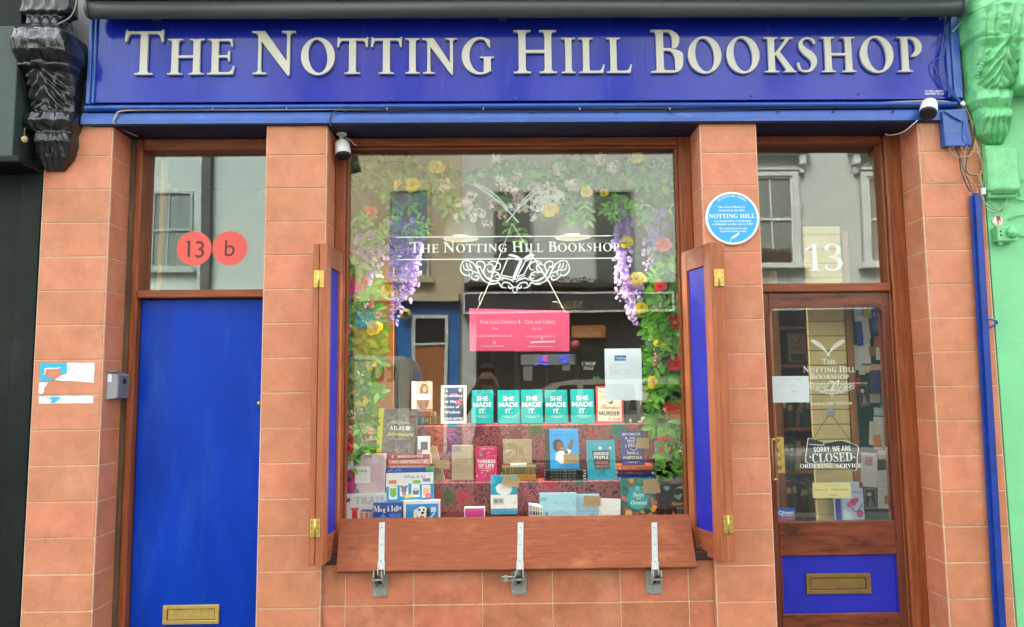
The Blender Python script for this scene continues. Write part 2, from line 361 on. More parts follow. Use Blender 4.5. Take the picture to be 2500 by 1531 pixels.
# --- left door bay
x0, x1 = P1[1], P2[0]
zt1 = W(480, 709, .22).z; zt0 = W(480, 728, .22).z; ztop = W(480, 365, YB).z
WEATH = wood('weathered_timber', (.13, .085, .05), var=.5, rough=.7, coat=0)
b = sub_of(shop)
b.cbox(x0, x0 + .034, YB + .005, .4, 0, ZS - .007, WEATH, .004)
b.cbox(x0 + .035, x0 + .0725, YB - .005, .36, 0, ZS - .007, MAHO, .005)
b.cbox(x1 - .03, x1, YB, .36, 0, ZS - .007, MAHO, .004)
b.cbox(x0 + .073, x1 - .0305, YB, .36, ztop, ZS - .007, MAHOH, .005)
b.cbox(x0 + .073, x1 - .0305, YB - .012, .36, zt0, zt1, MAHOH, .006)
b.build('door_frame', shop)
dx0, dx1 = x0 + .0735, x1 - .031
tw = thing('transom_light', '', ''); del tw['label'], tw['category']; tw.parent = shop
tp = pane(dx0, dx1, zt1 + .0005, ztop - .0005, YG, 'pane', tw)
for i, (cx, cy, t, st) in enumerate(((474, 607, '13', 'n'), (561, 606, 'b', 'n'))):
    q = W(cx, cy, YG - .002); b = sub_of(tw); r = .1
    b.disc(q.x, q.z, r, r, YG - .0015, mat('red_vinyl', (.80, .10, .08), .5), 40)
    if t == '13':
        b.text('3', q.x + .033, q.z - .002, .1, YG - .0026, mat('vinyl_brown', (.09, .02, .015), .5)); b.text('1', q.x - .03, q.z + .002, .1, YG - .0026, mat('vinyl_brown', (.09, .02, .015), .5)); b.box(q.x - .048, q.x - .034, YG - .0027, YG - .0025, q.z + .034, q.z + .042, mat('vinyl_brown', (.09, .02, .015), .5))
    else: b.text(t, q.x, q.z + .004, .1, YG - .0026, mat('vinyl_brown', (.09, .02, .015), .5))
    b.build('number_sticker', tw)
b = sub_of(shop); b.cbox(dx0 + .003, dx1 - .003, .245, .29, .02, zt0 - .004, BLUE_DOOR, .004); door = b.build('door', shop); door['label'] = 'plain flat blue door with brass letterbox'
def letterbox(px0, py0, px1, py1, Y, parent, m, mi):
    a, c = W(px0, py1, Y), W(px1, py0, Y); x0, z0, x1, z1 = a.x, a.z, c.x, c.z; b = sub_of(parent); t = .2 * (z1 - z0); s = t * 1.15
    for q in ((x0, x1, z0, z0 + t), (x0, x1, z1 - t, z1), (x0, x0 + s, z0 + t, z1 - t), (x1 - s, x1, z0 + t, z1 - t)): b.cbox(q[0], q[1], Y - .012, Y, q[2], q[3], m, .0015)
    b.cbox(x0 + s + .003, x1 - s - .003, Y - .006, Y, z0 + t + .003, z1 - t - .003, mi, .0015)
    b.build('letterbox', parent)
letterbox(398, 1475, 537, 1524, .245, door, BRASS, BRASS)
q = W(633, 985, .245); b = sub_of(door); b.lathe([(0, .013), (.006, .013), (.012, .006)], (q.x, .245, q.z), (0, -1, 0), BRASS, 14); b.build('lock', door)

# --- main window
wx0, wx1 = P2[1], P3[0]
gx0, gx1 = W(845, 800, YG).x, W(1664, 800, YG).x; gz1 = W(1250, 362, YG).z; gz0 = W(1250, 1285, YG).z
win = sub_of(shop)
win.cbox(wx0, gx0, YB, .36, gz0 - .25, ZS - .007, MAHO, .006); win.cbox(gx1, wx1, YB, .36, gz0 - .25, ZS - .007, MAHO, .006)
win.cbox(gx0 + .0005, gx1 - .0005, YB, .36, gz1, ZS - .007, MAHOH, .006); win.cbox(gx0 + .0005, gx1 - .0005, .15, .36, gz0 - .25, gz0, MAHOH, .006)
for a in (gx0, gx1 - .014): win.cbox(a + .0006, a + .0134, YB + .03, YG - .001, gz0 + .001, gz1 - .015, MAHO, .002)
win.cbox(gx0 + .001, gx1 - .001, YB + .03, YG - .001, gz1 - .014, gz1 - .001, MAHOH, .002)
win = win.build('shop_window', shop)
pane(gx0 - .003, gx1 + .003, gz0 - .003, gz1 + .003, YG, 'pane', win)

# --- right door bay
x0, x1 = P3[1], P4[0]
ztr1 = W(2000, 693, .22).z; ztr0 = W(2000, 714, .22).z; ztp = W(2000, 350, YB).z
fx = W(2180, 730, YB).x
b = sub_of(shop)
b.cbox(fx, x1, YB - .01, .38, 0, ZS - .007, MAHO, .008); b.cbox(fx - .012, fx - .0005, YB + .015, .37, 0, ZS - .007, MAHO, .004); b.cbox(x0, x0 + .02, YB, .36, 0, ZS - .007, MAHO, .004)
b.cbox(x0 + .0205, fx - .0125, YB, .36, ztp, ZS - .007, MAHOH, .006); b.cbox(x0 + .0205, fx - .0125, YB - .012, .36, ztr0, ztr1, MAHOH, .006)
b.build('door_frame', shop)
tr2 = thing('transom_light', '', ''); del tr2['label'], tr2['category']; tr2.parent = shop
pane(x0 + .02, fx - .012, ztr1 + .0005, ztp - .0005, YG, 'pane', tr2)
b = sub_of(tr2)
b.text('1', W(1986, 629, YG).x, W(1986, 628, YG).z, .165, YG - .002, CREAMV, 'B', off=-.022); b.build('numeral', tr2); b = sub_of(tr2); b.text('3', W(2034, 630, YG).x, W(2034, 628, YG).z, .165, YG - .002, CREAMV, 'B', off=-.022)
b.build('numeral', tr2)
YD = .235
gdx0, gdx1 = W(1886, 1000, YD).x, W(2165, 1000, YD).x; gdz1 = W(2010, 751, YD).z; gdz0 = W(2020, 1272, YD).z
px0, px1 = x0 + .022, fx - .014
pnx0, pnx1, pnz1, pnz0 = gdx0 + .012, gdx1 + .002, W(2040, 1354, YD).z, W(2040, 1496, YD).z
DOORW = wood('door_mahogany', (.14, .030, .011), var=.45, rough=.28, coat=.5); DOORH = wood('door_mahogany_rail', (.17, .038, .013), var=.7, st=(1.5, 9, 9), rough=.28, coat=.5)
b = sub_of(shop); y0, y1 = YD - .018, YD + .025
b.cbox(px0, gdx0, y0, y1, .02, ztr0 - .004, DOORW, .003); b.cbox(gdx1, px1, y0, y1, .02, ztr0 - .004, DOORW, .003)
r = .045
def arch(xa, xb, z, top):                                      # top rail with rounded inner corners
    pts = [(xb, top), (xa, top), (xa, z - r)] + [(xa + r - r * math.cos(PI / 2 * k / 6), z - r + r * math.sin(PI / 2 * k / 6)) for k in range(1, 7)] + [(xb - r + r * math.sin(PI / 2 * k / 6), z - r + r * math.cos(PI / 2 * k / 6)) for k in range(0, 7)]
    return pts
b.prism(arch(gdx0 + .0003, gdx1 - .0003, gdz1, ztr0 - .004), y0 + .0005, y1, DOORH)
b.cbox(gdx0 + .0003, gdx1 - .0003, y0 + .0005, y1, pnz1, gdz0, DOORH, .003); b.cbox(gdx0 + .0003, gdx1 - .0003, y0 + .0005, y1, .02, pnz0, DOORH, .003)
b.cbox(gdx0 + .0003, pnx0, y0 + .004, y1, pnz0, pnz1, DOORW, .002)
door2 = b.build('door', shop); door2['label'] = 'glazed mahogany shop door with blue lower panel'
pane(gdx0 - .002, gdx1 + .002, gdz0 - .002, gdz1 + .002, YD, 'pane', door2)
b = sub_of(door2); b.cbox(pnx0 - .001, gdx1 + .001, YD, YD + .02, pnz0 - .001, pnz1 + .001, BLUE_PANEL, .001)
for q in ((pnx0, pnx0 + .006, pnz0, pnz1), (gdx1 - .006, gdx1, pnz0, pnz1)): b.box(q[0], q[1], YD - .006, YD - .0002, q[2], q[3], BLUE_PANEL)
b.build('lower_panel', door2)
letterbox(1968, 1398, 2123, 1450, YD - .0005, door2, BRASSD, BRASSD)
b = sub_of(door2)                                              # pull handle
h0, h1 = W(1889, 1072, YD - .04), W(1889, 1170, YD - .04)
hx = W(1884, 1120, YD - .05).x
b.tube([(hx - .004, YD - .018, h0.z), (hx, YD - .055, h0.z), (hx, YD - .055, h1.z), (hx - .004, YD - .018, h1.z)], .008, mat('handle_wood', (.3, .16, .07), .4), 8)
b.tube([(hx, YD - .055, h0.z), (hx + .025, YD - .055, h0.z)], .006, BRASS, 8); b.tube([(hx, YD - .055, h1.z), (hx + .025, YD - .055, h1.z)], .006, BRASS, 8)
b.build('pull_handle', door2)
b = sub_of(door2); a, c = W(1899, 1155, YD - .002), W(1913, 1067, YD - .002)
b.cbox(a.x, c.x, YD - .003, YD - .0005, a.z, c.z, BRASS, .0008)
for i, ch in enumerate('PUSH'): b.text(ch, a.x + .011, c.z - .022 - i * .049, .025, YD - .004, BLACK, 'B')
b.build('push_plate', door2)

# ------------------------------------------------------------------ roman capitals drawn as outlines (cap height 1)
def qd(p0, c, p1, n=5): return [((1 - t) ** 2 * p0[0] + 2 * t * (1 - t) * c[0] + t * t * p1[0], (1 - t) ** 2 * p0[1] + 2 * t * (1 - t) * c[1] + t * t * p1[1]) for t in [k / n for k in range(n + 1)]]
def glyph(ch, s=.17):
    e, k, b, th = .115, .04, .085, s * .42
    fr = lambda x: [(x + e, 0), (x + e, k)] + qd((x + e * .6, k), (x, k), (x, k + b))
    fl = lambda x: qd((x, k + b), (x, k), (x - e * .6, k)) + [(x - e, k), (x - e, 0)]
    tr = lambda x: qd((x, 1 - k - b), (x, 1 - k), (x + e * .6, 1 - k)) + [(x + e, 1 - k), (x + e, 1)]
    tl = lambda x: [(x - e, 1), (x - e, 1 - k)] + qd((x - e * .6, 1 - k), (x, 1 - k), (x, 1 - k - b))
    ell = lambda cx, cy, rx, ry, a0, a1, n=36, tilt=0: [(cx + rx * math.cos(a) * math.cos(tilt) - ry * math.sin(a) * math.sin(tilt), cy + rx * math.cos(a) * math.sin(tilt) + ry * math.sin(a) * math.cos(tilt)) for a in [a0 + (a1 - a0) * i / n for i in range(n + 1)]]
    x0, x1 = e, e + s
    if ch == 'I': return [fr(x1) + tr(x1) + tl(x0) + fl(x0)], x1 + e
    if ch == 'H':
        x2 = x1 + .43; x3 = x2 + s
        return [fr(x3) + tr(x3) + tl(x2) + [(x2, .54), (x1, .54)] + tr(x1) + tl(x0) + fl(x0) + fr(x1) + [(x1, .47), (x2, .47)] + fl(x2)], x3 + e
    if ch == 'T':
        c = .435; a, d = c - s / 2, c + s / 2; w_ = .87
        R = [(d, .84)] + qd((d, .935), (d, .935), (d + .02, .935), 2) + [(w_ - .2, .935)] + qd((w_ - .14, .935), (w_ - .075, .92), (w_ - .055, .76)) + [(w_ - .01, .755), (w_, 1.04), (w_ - .03, 1.04)] + qd((w_ - .04, 1.02), (w_ - .05, 1), (w_ - .09, 1), 3)
        Lf = [(.09, 1), (.06, 1.005), (.05, 1.04), (.02, 1.04), (0, .755), (.045, .76)] + qd((.055, .78), (.075, .92), (.14, .935)) + [(a - .02, .935), (a, .93), (a, .84)]
        return [fr(d) + R + Lf + fl(a)], w_
    if ch == 'L':
        xr = x1 + .46
        return [[(x0 - e, 0), (xr - .05, 0), (xr, .24), (xr - .045, .24)] + qd((xr - .06, .19), (xr - .1, .065), (xr - .2, .065)) + [(x1 + .07, .065)] + qd((x1 + .06, .065), (x1, .065), (x1, .14)) + tr(x1) + tl(x0) + qd((x0, k + b), (x0, k), (x0 - e * .6, k)) + [(x0 - e, k)]], xr
    if ch == 'E':
        xr = x1 + .46; xt = xr - .06; xm = xr - .14
        o = [(x0 - e, 0), (xr - .05, 0), (xr, .24), (xr - .045, .24)] + qd((xr - .06, .19), (xr - .1, .065), (xr - .2, .065)) + [(x1 + .07, .065)] + qd((x1 + .06, .065), (x1, .065), (x1, .14))
        o += [(x1, .475), (xm - .14, .475)] + qd((xm - .1, .475), (xm - .05, .46), (xm - .045, .37)) + [(xm, .37), (xm, .66), (xm - .045, .66)] + qd((xm - .05, .63), (xm - .05, .545), (xm - .12, .54)) + [(x1, .54)]
        o += [(x1, .935), (xt - .16, .935)] + qd((xt - .12, .935), (xt - .06, .93), (xt - .04, .78)) + [(xt, .78), (xt - .02, 1), (x0 - e, 1), (x0 - e, 1 - k)] + qd((x0 - e * .6, 1 - k), (x0, 1 - k), (x0, 1 - k - b)) + qd((x0, k + b), (x0, k), (x0 - e * .6, k)) + [(x0 - e, k)]
        return [o], xr
    if ch == 'N':
        a0, a1 = e + .03, e + .03 + th; b0, b1 = .84 - th, .84
        return [fr(a1) + [(a1, .76), (b1 - .045, -.03), (b1 - .01, -.03), (b1, -.01)] + tr(b1) + tl(b0) + [(b0, .30), (a1 + s * .45, 1), (0, 1), (0, 1 - k)] + qd((.03, 1 - k), (a0, .95), (a0, .83)) + fl(a0)], b1 + e
    if ch == 'O':
        return [ell(.46, .5, .46, .53, 0, 2 * PI, 44)[:-1], ell(.46, .5, .46 - s * 1.06, .53 - .062, 2 * PI, 0, 44, .12)[:-1]], .92
    if ch == 'G':
        o = ell(.5, .5, .5, .53, .98, 5.28, 34); xr = .80
        o += [(xr + .02, .075), (xr + .02, .09), (xr, .13), (xr, .37)] + qd((xr, .4), (xr, .425), (xr + .06, .43), 3) + [(xr + .09, .435), (xr + .09, .475), (xr - .3, .475), (xr - .3, .435)] + qd((xr - .2, .43), (xr - s, .43), (xr - s, .36), 3)
        o += [(xr - s, .1)] + ell(.52, .5, .52 - s * 1.1, .53 - .065, 5.0, 1.15, 30) + [(.745, .74), (.785, .73)]
        return [o], .89
    if ch == 'B':
        o = [(0, 0), (x1 + .12, 0)] + qd((x1 + .2, 0), (x1 + .43, .01), (x1 + .43, .275), 8) + qd((x1 + .43, .44), (x1 + .36, .54), (x1 + .18, .55), 7)
        o += qd((x1 + .27, .57), (x1 + .36, .64), (x1 + .36, .775), 6) + ell(x1 + .08, .775, .28, .225, .05, PI / 2, 8) + [(0, 1), (0, 1 - k)] + qd((e * .4, 1 - k), (x0, 1 - k), (x0, 1 - k - b)) + qd((x0, k + b), (x0, k), (e * .4, k)) + [(0, k)]
        u = [(x1, .94)] + qd((x1 + .06, .945), (x1 + .19, .95), (x1 + .19, .76), 6) + qd((x1 + .19, .57), (x1 + .08, .57), (x1, .575), 6)
        l = [(x1, .505)] + qd((x1 + .1, .51), (x1 + .25, .49), (x1 + .25, .27), 6) + qd((x1 + .25, .06), (x1 + .12, .06), (x1 + .06, .062), 6) + qd((x1 + .02, .065), (x1, .08), (x1, .12), 3)
        return [o, u[::-1], l[::-1]], x1 + .43
    if ch == 'K':
        o = fr(x1) + [(x1, .46), (x1 + .04, .49), (x1 + .30, .12)] + qd((x1 + .33, .07), (x1 + .34, .04), (x1 + .26, .04), 3) + [(x1 + .26, 0), (x1 + .64, 0), (x1 + .64, .035)] + qd((x1 + .60, .035), (x1 + .57, .05), (x1 + .52, .12), 3)
        o += [(x1 + .16, .585), (x1 + .44, .91)] + qd((x1 + .47, .945), (x1 + .5, .96), (x1 + .58, .96), 3) + [(x1 + .58, 1), (x1 + .22, 1), (x1 + .22, .96)] + qd((x1 + .32, .955), (x1 + .33, .93), (x1 + .30, .89), 3) + [(x1, .53)] + tr(x1) + tl(x0) + fl(x0)
        return [o], x1 + .64
    if ch == 'P':
        o = fr(x1) + [(x1, .935)] + ell(x1 + .02, .71, .21, .235, 1.45, -1.1, 12) + [(x1 + .07, .425)] + ell(x1 + .12, .71, .30, .29, -1.3, PI / 2, 16)
        o += [(0, 1), (0, 1 - k)] + qd((e * .4, 1 - k), (x0, 1 - k), (x0, 1 - k - b)) + fl(x0)
        return [o], x1 + .42
    if ch == 'S':
        sp = spl([(.50, .80, 0), (.47, .90, 0), (.33, .975, 0), (.16, .90, 0), (.125, .76, 0), (.22, .615, 0), (.37, .49, 0), (.46, .36, 0), (.455, .19, 0), (.33, .045, 0), (.15, .035, 0), (.06, .12, 0), (.03, .27, 0)], 5)
        n = len(sp); L_, R_ = [], []
        for i, p in enumerate(sp):
            t = (sp[min(i + 1, n - 1)] - sp[max(i - 1, 0)]).normalized(); u = i / (n - 1)
            wd = .5 * (.04 + (s * 1.15 - .05) * math.exp(-((u - .5) / .2) ** 2)) + .012 * (u < .12 or u > .88)
            L_.append((p.x - t.y * wd, p.y + t.x * wd)); R_.append((p.x + t.y * wd, p.y - t.x * wd))
        return [L_ + R_[::-1]], .54
SIGN = [('T', 302, 397.5, 1), ('H', 408, 497, 0), ('E', 506, 572.5, 0), ('N', 613, 720, 1), ('O', 734, 817, 0), ('T', 822, 898, 0), ('T', 905, 981, 0), ('I', 989.5, 1024, 0), ('N', 1030, 1116, 0), ('G', 1127, 1206, 0),
        ('H', 1254, 1359, 1), ('I', 1371, 1405, 0), ('L', 1414, 1476, 0), ('L', 1481, 1542.6, 0), ('B', 1590, 1668, 1), ('O', 1680, 1762, 0), ('O', 1774, 1855, 0), ('K', 1867, 1944, 0), ('S', 1946, 1995, 0), ('H', 2006, 2090, 0), ('O', 2101, 2182.5, 0), ('P', 2193.5, 2253, 0)]
def letter_geo(ch, xa, xb, z, h, s, ext, bev):
    cs, _w = glyph(ch, s); c = bpy.data.curves.new('g', 'CURVE'); c.dimensions = '2D'; c.fill_mode = 'BOTH'; c.extrude = ext; c.bevel_depth = bev; c.offset = -bev; c.bevel_resolution = 1
    gx = [p[0] for q in cs for p in q]; lo, hi = min(gx), max(gx); k = (xb - xa) / (hi - lo)
    for q in cs:
        sp = c.splines.new('POLY'); sp.use_cyclic_u = True; sp.points.add(len(q) - 1)
        for p, pt in zip(sp.points, q): p.co = (xa + (pt[0] - lo) * k, z + pt[1] * h, 0, 1)
    r = curve_mesh(c); bpy.data.curves.remove(c); return r
# ------------------------------------------------------------------ the sign
YS = -.005
sa, sc = W(228, 246, YS), W(2320, 30, YS)
sign = thing('shop_sign', 'long blue sign board with raised ivory capitals over the bookshop', 'sign', (0, YS, sa.z))
b = sub(sign); b.box(sa.x, sc.x, YS, YS + .03, sa.z - .01, ZT, BLUE_SIGN); b.build('sign_panel', sign)
zb1 = W(1250, 179, YS - .02).z; zc0, zc1 = W(1250, 73.5, YS - .02).z, W(1250, 92.5, YS - .02).z
for ch, a, c, cap in SIGN:
    xa, xb = W(a, 130, YS - .025).x, W(c, 130, YS - .025).x; h = (zc0 if cap else zc1) - zb1
    vs, fs = letter_geo(ch, xa, xb, zb1, h, .165 if cap else .195, .007, .0018)
    l = sub(sign); l.add([(v.x, YS - .012 - v.z, v.y) for v in vs], fs, IVORY); l.build('letter', sign)
b = sub(sign); q = W(2281, 225, YS)
b.text('TOP SIGNS & AWNINGS', q.x, q.z + .006, .010, YS - .0012, WHITE, 'b', w=.108); b.build('lettering', sign); b = sub(sign); b.text('020 8907 57 52', q.x, q.z - .009, .011, YS - .0012, WHITE, 'b', w=.108); b.build('lettering', sign)
for px, py in ((955, 241), (1258, 241), (1567, 238), (1588, 238), (1834, 233), (2095, 229), (236, 245)):
    q = W(px, py, YS); b = sub(sign); b.lathe([(0, .008), (.003, .0075), (.0055, .004)], (q.x, YS, q.z), (0, -1, 0), BLUE_FRAME, 10); b.build('screw', sign)
b = sub(sign); q = W(1578, 200, YS); b.box(q.x - .001, q.x + .001, YS - .0008, YS - .0002, sa.z, ZT, mat('seam', (.008, .012, .12), .5)); b.build('panel_seam', sign)
# awning
a, c = W(213, 26, -.12), W(2352, 18, -.12); zA = (W(1250, 41, -.12).z + W(1250, 3, -.12).z) / 2; rA = .047
awn = thing('awning', 'rolled dark grey awning in its long round housing above the blue sign', 'awning', (0, -.12, zA - rA))
b = sub(awn); b.tube([(a.x + .012, -.12, zA), (c.x - .012, -.12, zA)], rA, DKGREY, 24); b.build('housing', awn)
for x, sg in ((a.x, 1), (c.x, -1)):
    b = sub(awn); b.lathe([(0, .03), (.003, .045), (.012, .051), (.022, .051)], (x, -.12, zA), (sg, 0, 0), DKGREY, 24); b.build('end_cap', awn)
b = sub(awn); b.cbox(a.x - .02, c.x + .01, -.2, .1, zA + .052, zA + .13, mat('awning_hood', (.05, .055, .05), .5, var=.3, vs=4), .01)
for x in (a.x + .3, 0, c.x - .3): b.cbox(x, x + .05, -.1, .11, zA - .01, zA + .06, DKGREY, .004)
b.build('hood', awn)

# ------------------------------------------------------------------ shutters
def shutter(side):
    g = (lambda p: p) if side < 0 else (lambda p: p)
    Ya, Yb = -.125, .19
    if side < 0: A, B_ = W(800, 594, Ya), W(838, 623, Yb); Ab = W(781, 1382, Ya); s0 = W(774, 594, Ya - .0).x
    else: A, B_ = W(1733, 591, Ya), W(1662, 620, Yb); Ab = W(1756, 1373, Ya); s0 = W(1747, 591, Ya).x
    z1, z0 = A.z, Ab.z; sg = -side
    e = thing('folding_shutter', 'opened wooden shutter with blue panel folded back at the %s side of the display window' % ('left' if side < 0 else 'right'), 'shutter', (A.x, Ya, z0), 'wooden shutters flanking the shop window')
    # leaf: local frame, u along depth
    d_ = Vector((B_.x - A.x, Yb - Ya, 0)); ln = d_.length; u = d_.normalized(); nrm = Vector((u.y, -u.x, 0)) * sg
    def L_(uu, t, z): p = Vector((A.x, Ya, 0)) + u * uu - nrm * t; return (p.x, p.y, z)
    def lbox(b, u0, u1, t0, t1, za, zb, m):
        vs = [L_(uu, t, z) for uu in (u0, u1) for t in (t0, t1) for z in (za, zb)]
        b.add(vs, [(0, 1, 3, 2), (4, 6, 7, 5), (0, 4, 5, 1), (2, 3, 7, 6), (0, 2, 6, 4), (1, 5, 7, 3)], m)
    T = .042; b = sub(e)
    lbox(b, 0, .075, 0, T, z0, z1, SHUT); lbox(b, ln - .06, ln, 0, T, z0, z1, SHUT)
    lbox(b, .0753, ln - .0603, .0005, T - .0005, z1 - .115, z1 - .0005, SHUTH); lbox(b, .0753, ln - .0603, .0005, T - .0005, z0 + .0005, z0 + .13, SHUTH)
    b.build('frame', e, bevel=.002)
    b = sub(e); lbox(b, .0755, ln - .0605, .012, T - .01, z0 + .1305, z1 - .1155, BLUE_PANEL); b.build('panel', e)
    b = sub(e); xe = L_(0, T, 0)[0]; ps = sorted((xe - sg * .003, s0)); ps = [ps[0], ps[1]]
    if ps[1] - ps[0] < .025: ps = [ps[0] - .02, ps[1]] if side < 0 else [ps[0], ps[1] + .03]
    b.cbox(ps[0], ps[1], Ya + .004, -.002, z0, z1, SHUT, .003); b.build('hanging_strip', e)
    for py in ((681, 1289) if side < 0 else (678, 1281)):
        hz = W(784 if side < 0 else 1738, py, Ya).z; b = sub(e); hw = .026; hx_ = xe - sg * .0015
        b.cbox(hx_ - hw, hx_ - .004, Ya - .003, Ya - .0003 + .002, hz - .045, hz + .045, BRASS, .0008); b.cbox(hx_ + .004, hx_ + hw, Ya - .003, Ya + .0015, hz - .045, hz + .045, BRASS, .0008)
        b.tube([(hx_, Ya - .005, hz - .046), (hx_, Ya - .005, hz + .046)], .0055, BRASS, 8)
        for i in (-1, 1):
            for j in (-1, 0, 1): b.lathe([(0, .004), (.0012, .003)], (hx_ + i * .016, Ya - .003, hz + j * .028), (0, -1, 0), BRASSD, 8)
        b.build('hinge', e)
    if True:
        b = sub(e); uu = ln * .62; p = Vector(L_(uu, 0, z0 + .045)); b.lathe([(0, .006), (.003, .005)], p, nrm, STEEL, 10); b.build('screw', e)
    return e
shutter(-1); shutter(1)
# ------------------------------------------------------------------ flap board with three latches
tl_, tr_ = W(829, 1262, .10), W(1684, 1259, .10); bl_, br_ = W(820, 1394, -.035), W(1702, 1386, -.035)
zt, zbm = (tl_.z + tr_.z) / 2, (bl_.z + br_.z) / 2
fl = thing('flap_board', 'wide stained wooden board sloping below the display window with three steel latches', 'board', (0, 0, zbm))
b = sub(fl); vs = []
for x, y, z in ((tl_.x, .10, zt), (tr_.x, .10, zt), (br_.x, -.035, zbm), (bl_.x, -.035, zbm)): vs.append((x, y, z))
nn = Vector((0, -(zt - zbm), .135)).normalized() * .034
vs += [tuple(Vector(v) - Vector((0, nn.y, nn.z))) for v in vs[:4]]
b.add(vs, [(0, 1, 2, 3), (7, 6, 5, 4), (0, 3, 7, 4), (1, 5, 6, 2), (0, 4, 5, 1), (3, 2, 6, 7)], BOARD); b.build('board', fl, bevel=.003)
def onb(px, py):                                        # point on the face of the board
    dd = W(px, py, 0) - CAM; n_ = Vector((0, -(zt - zbm), .135)); p0 = Vector((0, .10, zt)); return CAM + dd * ((p0 - CAM).dot(n_) / dd.dot(n_))
sl_d = (Vector((0, -.035, zbm)) - Vector((0, .10, zt))).normalized(); no_ = Vector((0, -(zt - zbm), .135)).normalized()
for px, pb, plate in ((933, 929, (910, 947, 1394, 1459)), (1271, 1268, (1248, 1285, 1390, 1453)), (1597, 1601, (1577, 1616, 1390, 1451))):
    p = onb(px, 1276); q = onb((px + pb) / 2, 1384); lt = MB(at(fl.location)); L0 = (q - p).length; sx = Vector((1, 0, 0)); dr = (q - p).normalized(); up_ = no_
    def bar(b, o, l0, l1, w0, w1, t0, t1, m):
        vs = [o + dr * l + sx * w_ + up_ * t for l in (l0, l1) for w_ in (w0, w1) for t in (t0, t1)]
        b.add(vs, [(0, 1, 3, 2), (4, 6, 7, 5), (0, 4, 5, 1), (2, 3, 7, 6), (0, 2, 6, 4), (1, 5, 7, 3)], m)
    bar(lt, p, 0, L0 + .015, -.0155, .0155, .0005, .004, STEEL)
    for s_ in (-1, 1): bar(lt, p, 0, L0, s_ * .0135 - .0018, s_ * .0135 + .0018, .0042, .006, STEEL)
    for f_ in (.12, .5, .88): lt.lathe([(0, .005), (.0018, .004)], p + dr * L0 * f_ + up_ * .004, up_, GREYP, 8)
    lat = lt.build('latch', fl)
    a, c = W(plate[0], plate[3], YR - .004), W(plate[1], plate[2], YR - .004); cx = (a.x + c.x) / 2; b = MB(at(fl.location))
    b.cbox(a.x, c.x, YR - .008, YR - .0005, a.z, c.z, GREYP, .004); b.build('base_plate', lat)
    b = MB(at(fl.location)); hw = .02; qz = q.z
    for s_ in (-1, 1):                                   # cheeks of the clevis
        x = cx + s_ * hw
        vs = [(x - .0018, YR - .008, c.z - .012), (x - .0018, -.075, qz - .01), (x - .0018, -.082, qz - .04), (x - .0018, -.05, qz - .075), (x - .0018, YR - .008, a.z + .05)]
        vs += [(v[0] + .0036, v[1], v[2]) for v in vs]
        b.add(vs, [(0, 1, 2, 3, 4), (9, 8, 7, 6, 5)] + [(i, i + 5, (i + 1) % 5 + 5, (i + 1) % 5) for i in range(5)], STEEL)
        b.add([q + dr * l + sx * (s_ * .017 + w_) + up_ * t for l in (-.025, .045) for w_ in (-.0015, .0015) for t in (-.004, .012)], [(0, 1, 3, 2), (4, 6, 7, 5), (0, 4, 5, 1), (2, 3, 7, 6), (0, 2, 6, 4), (1, 5, 7, 3)], STEEL)
    b.tube([(cx - hw - .008, -.062, qz - .058), (cx + hw + .008, -.062, qz - .058)], .0055, GREYP, 8); b.tube([(cx, YR - .008, qz - .085), (cx, YR - .018, qz - .085)], .011, BLACK, 12)
    b.cbox(cx - .012, cx + .012, -.02, YR - .008, qz - .05, qz - .012, GREYP, .002)
    b.build('clevis', lat)
    for i in (-1, 1): b = MB(at(fl.location)); b.lathe([(0, .0065), (.004, .0055), (.0055, .003)], (cx + i * .027, YR - .008, a.z + .018), (0, -1, 0), STEEL, 8); b.build('bolt', lat)
    if 1260 < px < 1290:
        pk = thing('pin_lock', 'small steel pin lock hanging sideways from the middle latch', 'lock', (cx - .05, -.06, qz - .05)); b = sub(pk)
        b.cbox(cx - .078, cx - .058, -.072, -.052, qz - .066, qz - .036, GREYP, .002); b.build('body', pk)
        b = sub(pk); b.tube([(cx - .09, -.062, qz - .042), (cx - .018, -.062, qz - .042)], .004, STEEL, 8); b.build('pin', pk)
        b = sub(pk)
        for i in range(7): b.lathe([(0, .003), (.003, .004), (.006, .003)], (cx - .09 + i * .0105, -.062, qz - .061), (1, 0, 0), STEEL, 8)
        b.build('chain', pk)
# ------------------------------------------------------------------ plaque
pc = W(1788.5, 533, -.02); R_ = .1475
pl = thing('round_plaque', 'round sky blue plaque with white rim and lettering on the pillar', 'plaque', (pc.x, 0, pc.z - R_))
b = sub(pl); b.lathe([(0, R_), (.016, R_), (.02, R_ - .003), (.02, R_ - .011), (.017, R_ - .0125)], (pc.x, -.0005, pc.z), (0, -1, 0), WHITE, 48); b.build('rim', pl)
b = sub(pl); PB = mat('plaque_blue', (.035, .36, .72), .4, var=.04, vs=6); b.disc(pc.x, pc.z, R_ - .0127, R_ - .0127, -.0181, PB, 48); b.build('face', pl)
b = sub(pl); yt = -.0188; s_ = .1126 / 1878 * 4.11
def pt(t, cy, x0_, x1_, h, st='B'): b.text(t, pc.x + ((x0_ + x1_) / 2 - 875) * s_, pc.z - (cy - 740) * s_, h * s_, yt, WHITE, st, w=(x1_ - x0_) * s_)
pt('The Travel Book Co', 482, 560, 1168, 46); pt('featured in the film', 557, 578, 1155, 46); pt('NOTTING HILL', 685, 352, 1385, 100); pt('was inspired by a bookshop', 797, 455, 1285, 44); pt('established on this site in 1981', 866, 418, 1330, 44); pt('The original interior and', 965, 565, 1188, 40); pt('shopfront remain today', 1028, 578, 1180, 40)
tx = 'THE NOTTING HILL BOOKSHOP'; n = len(tx)
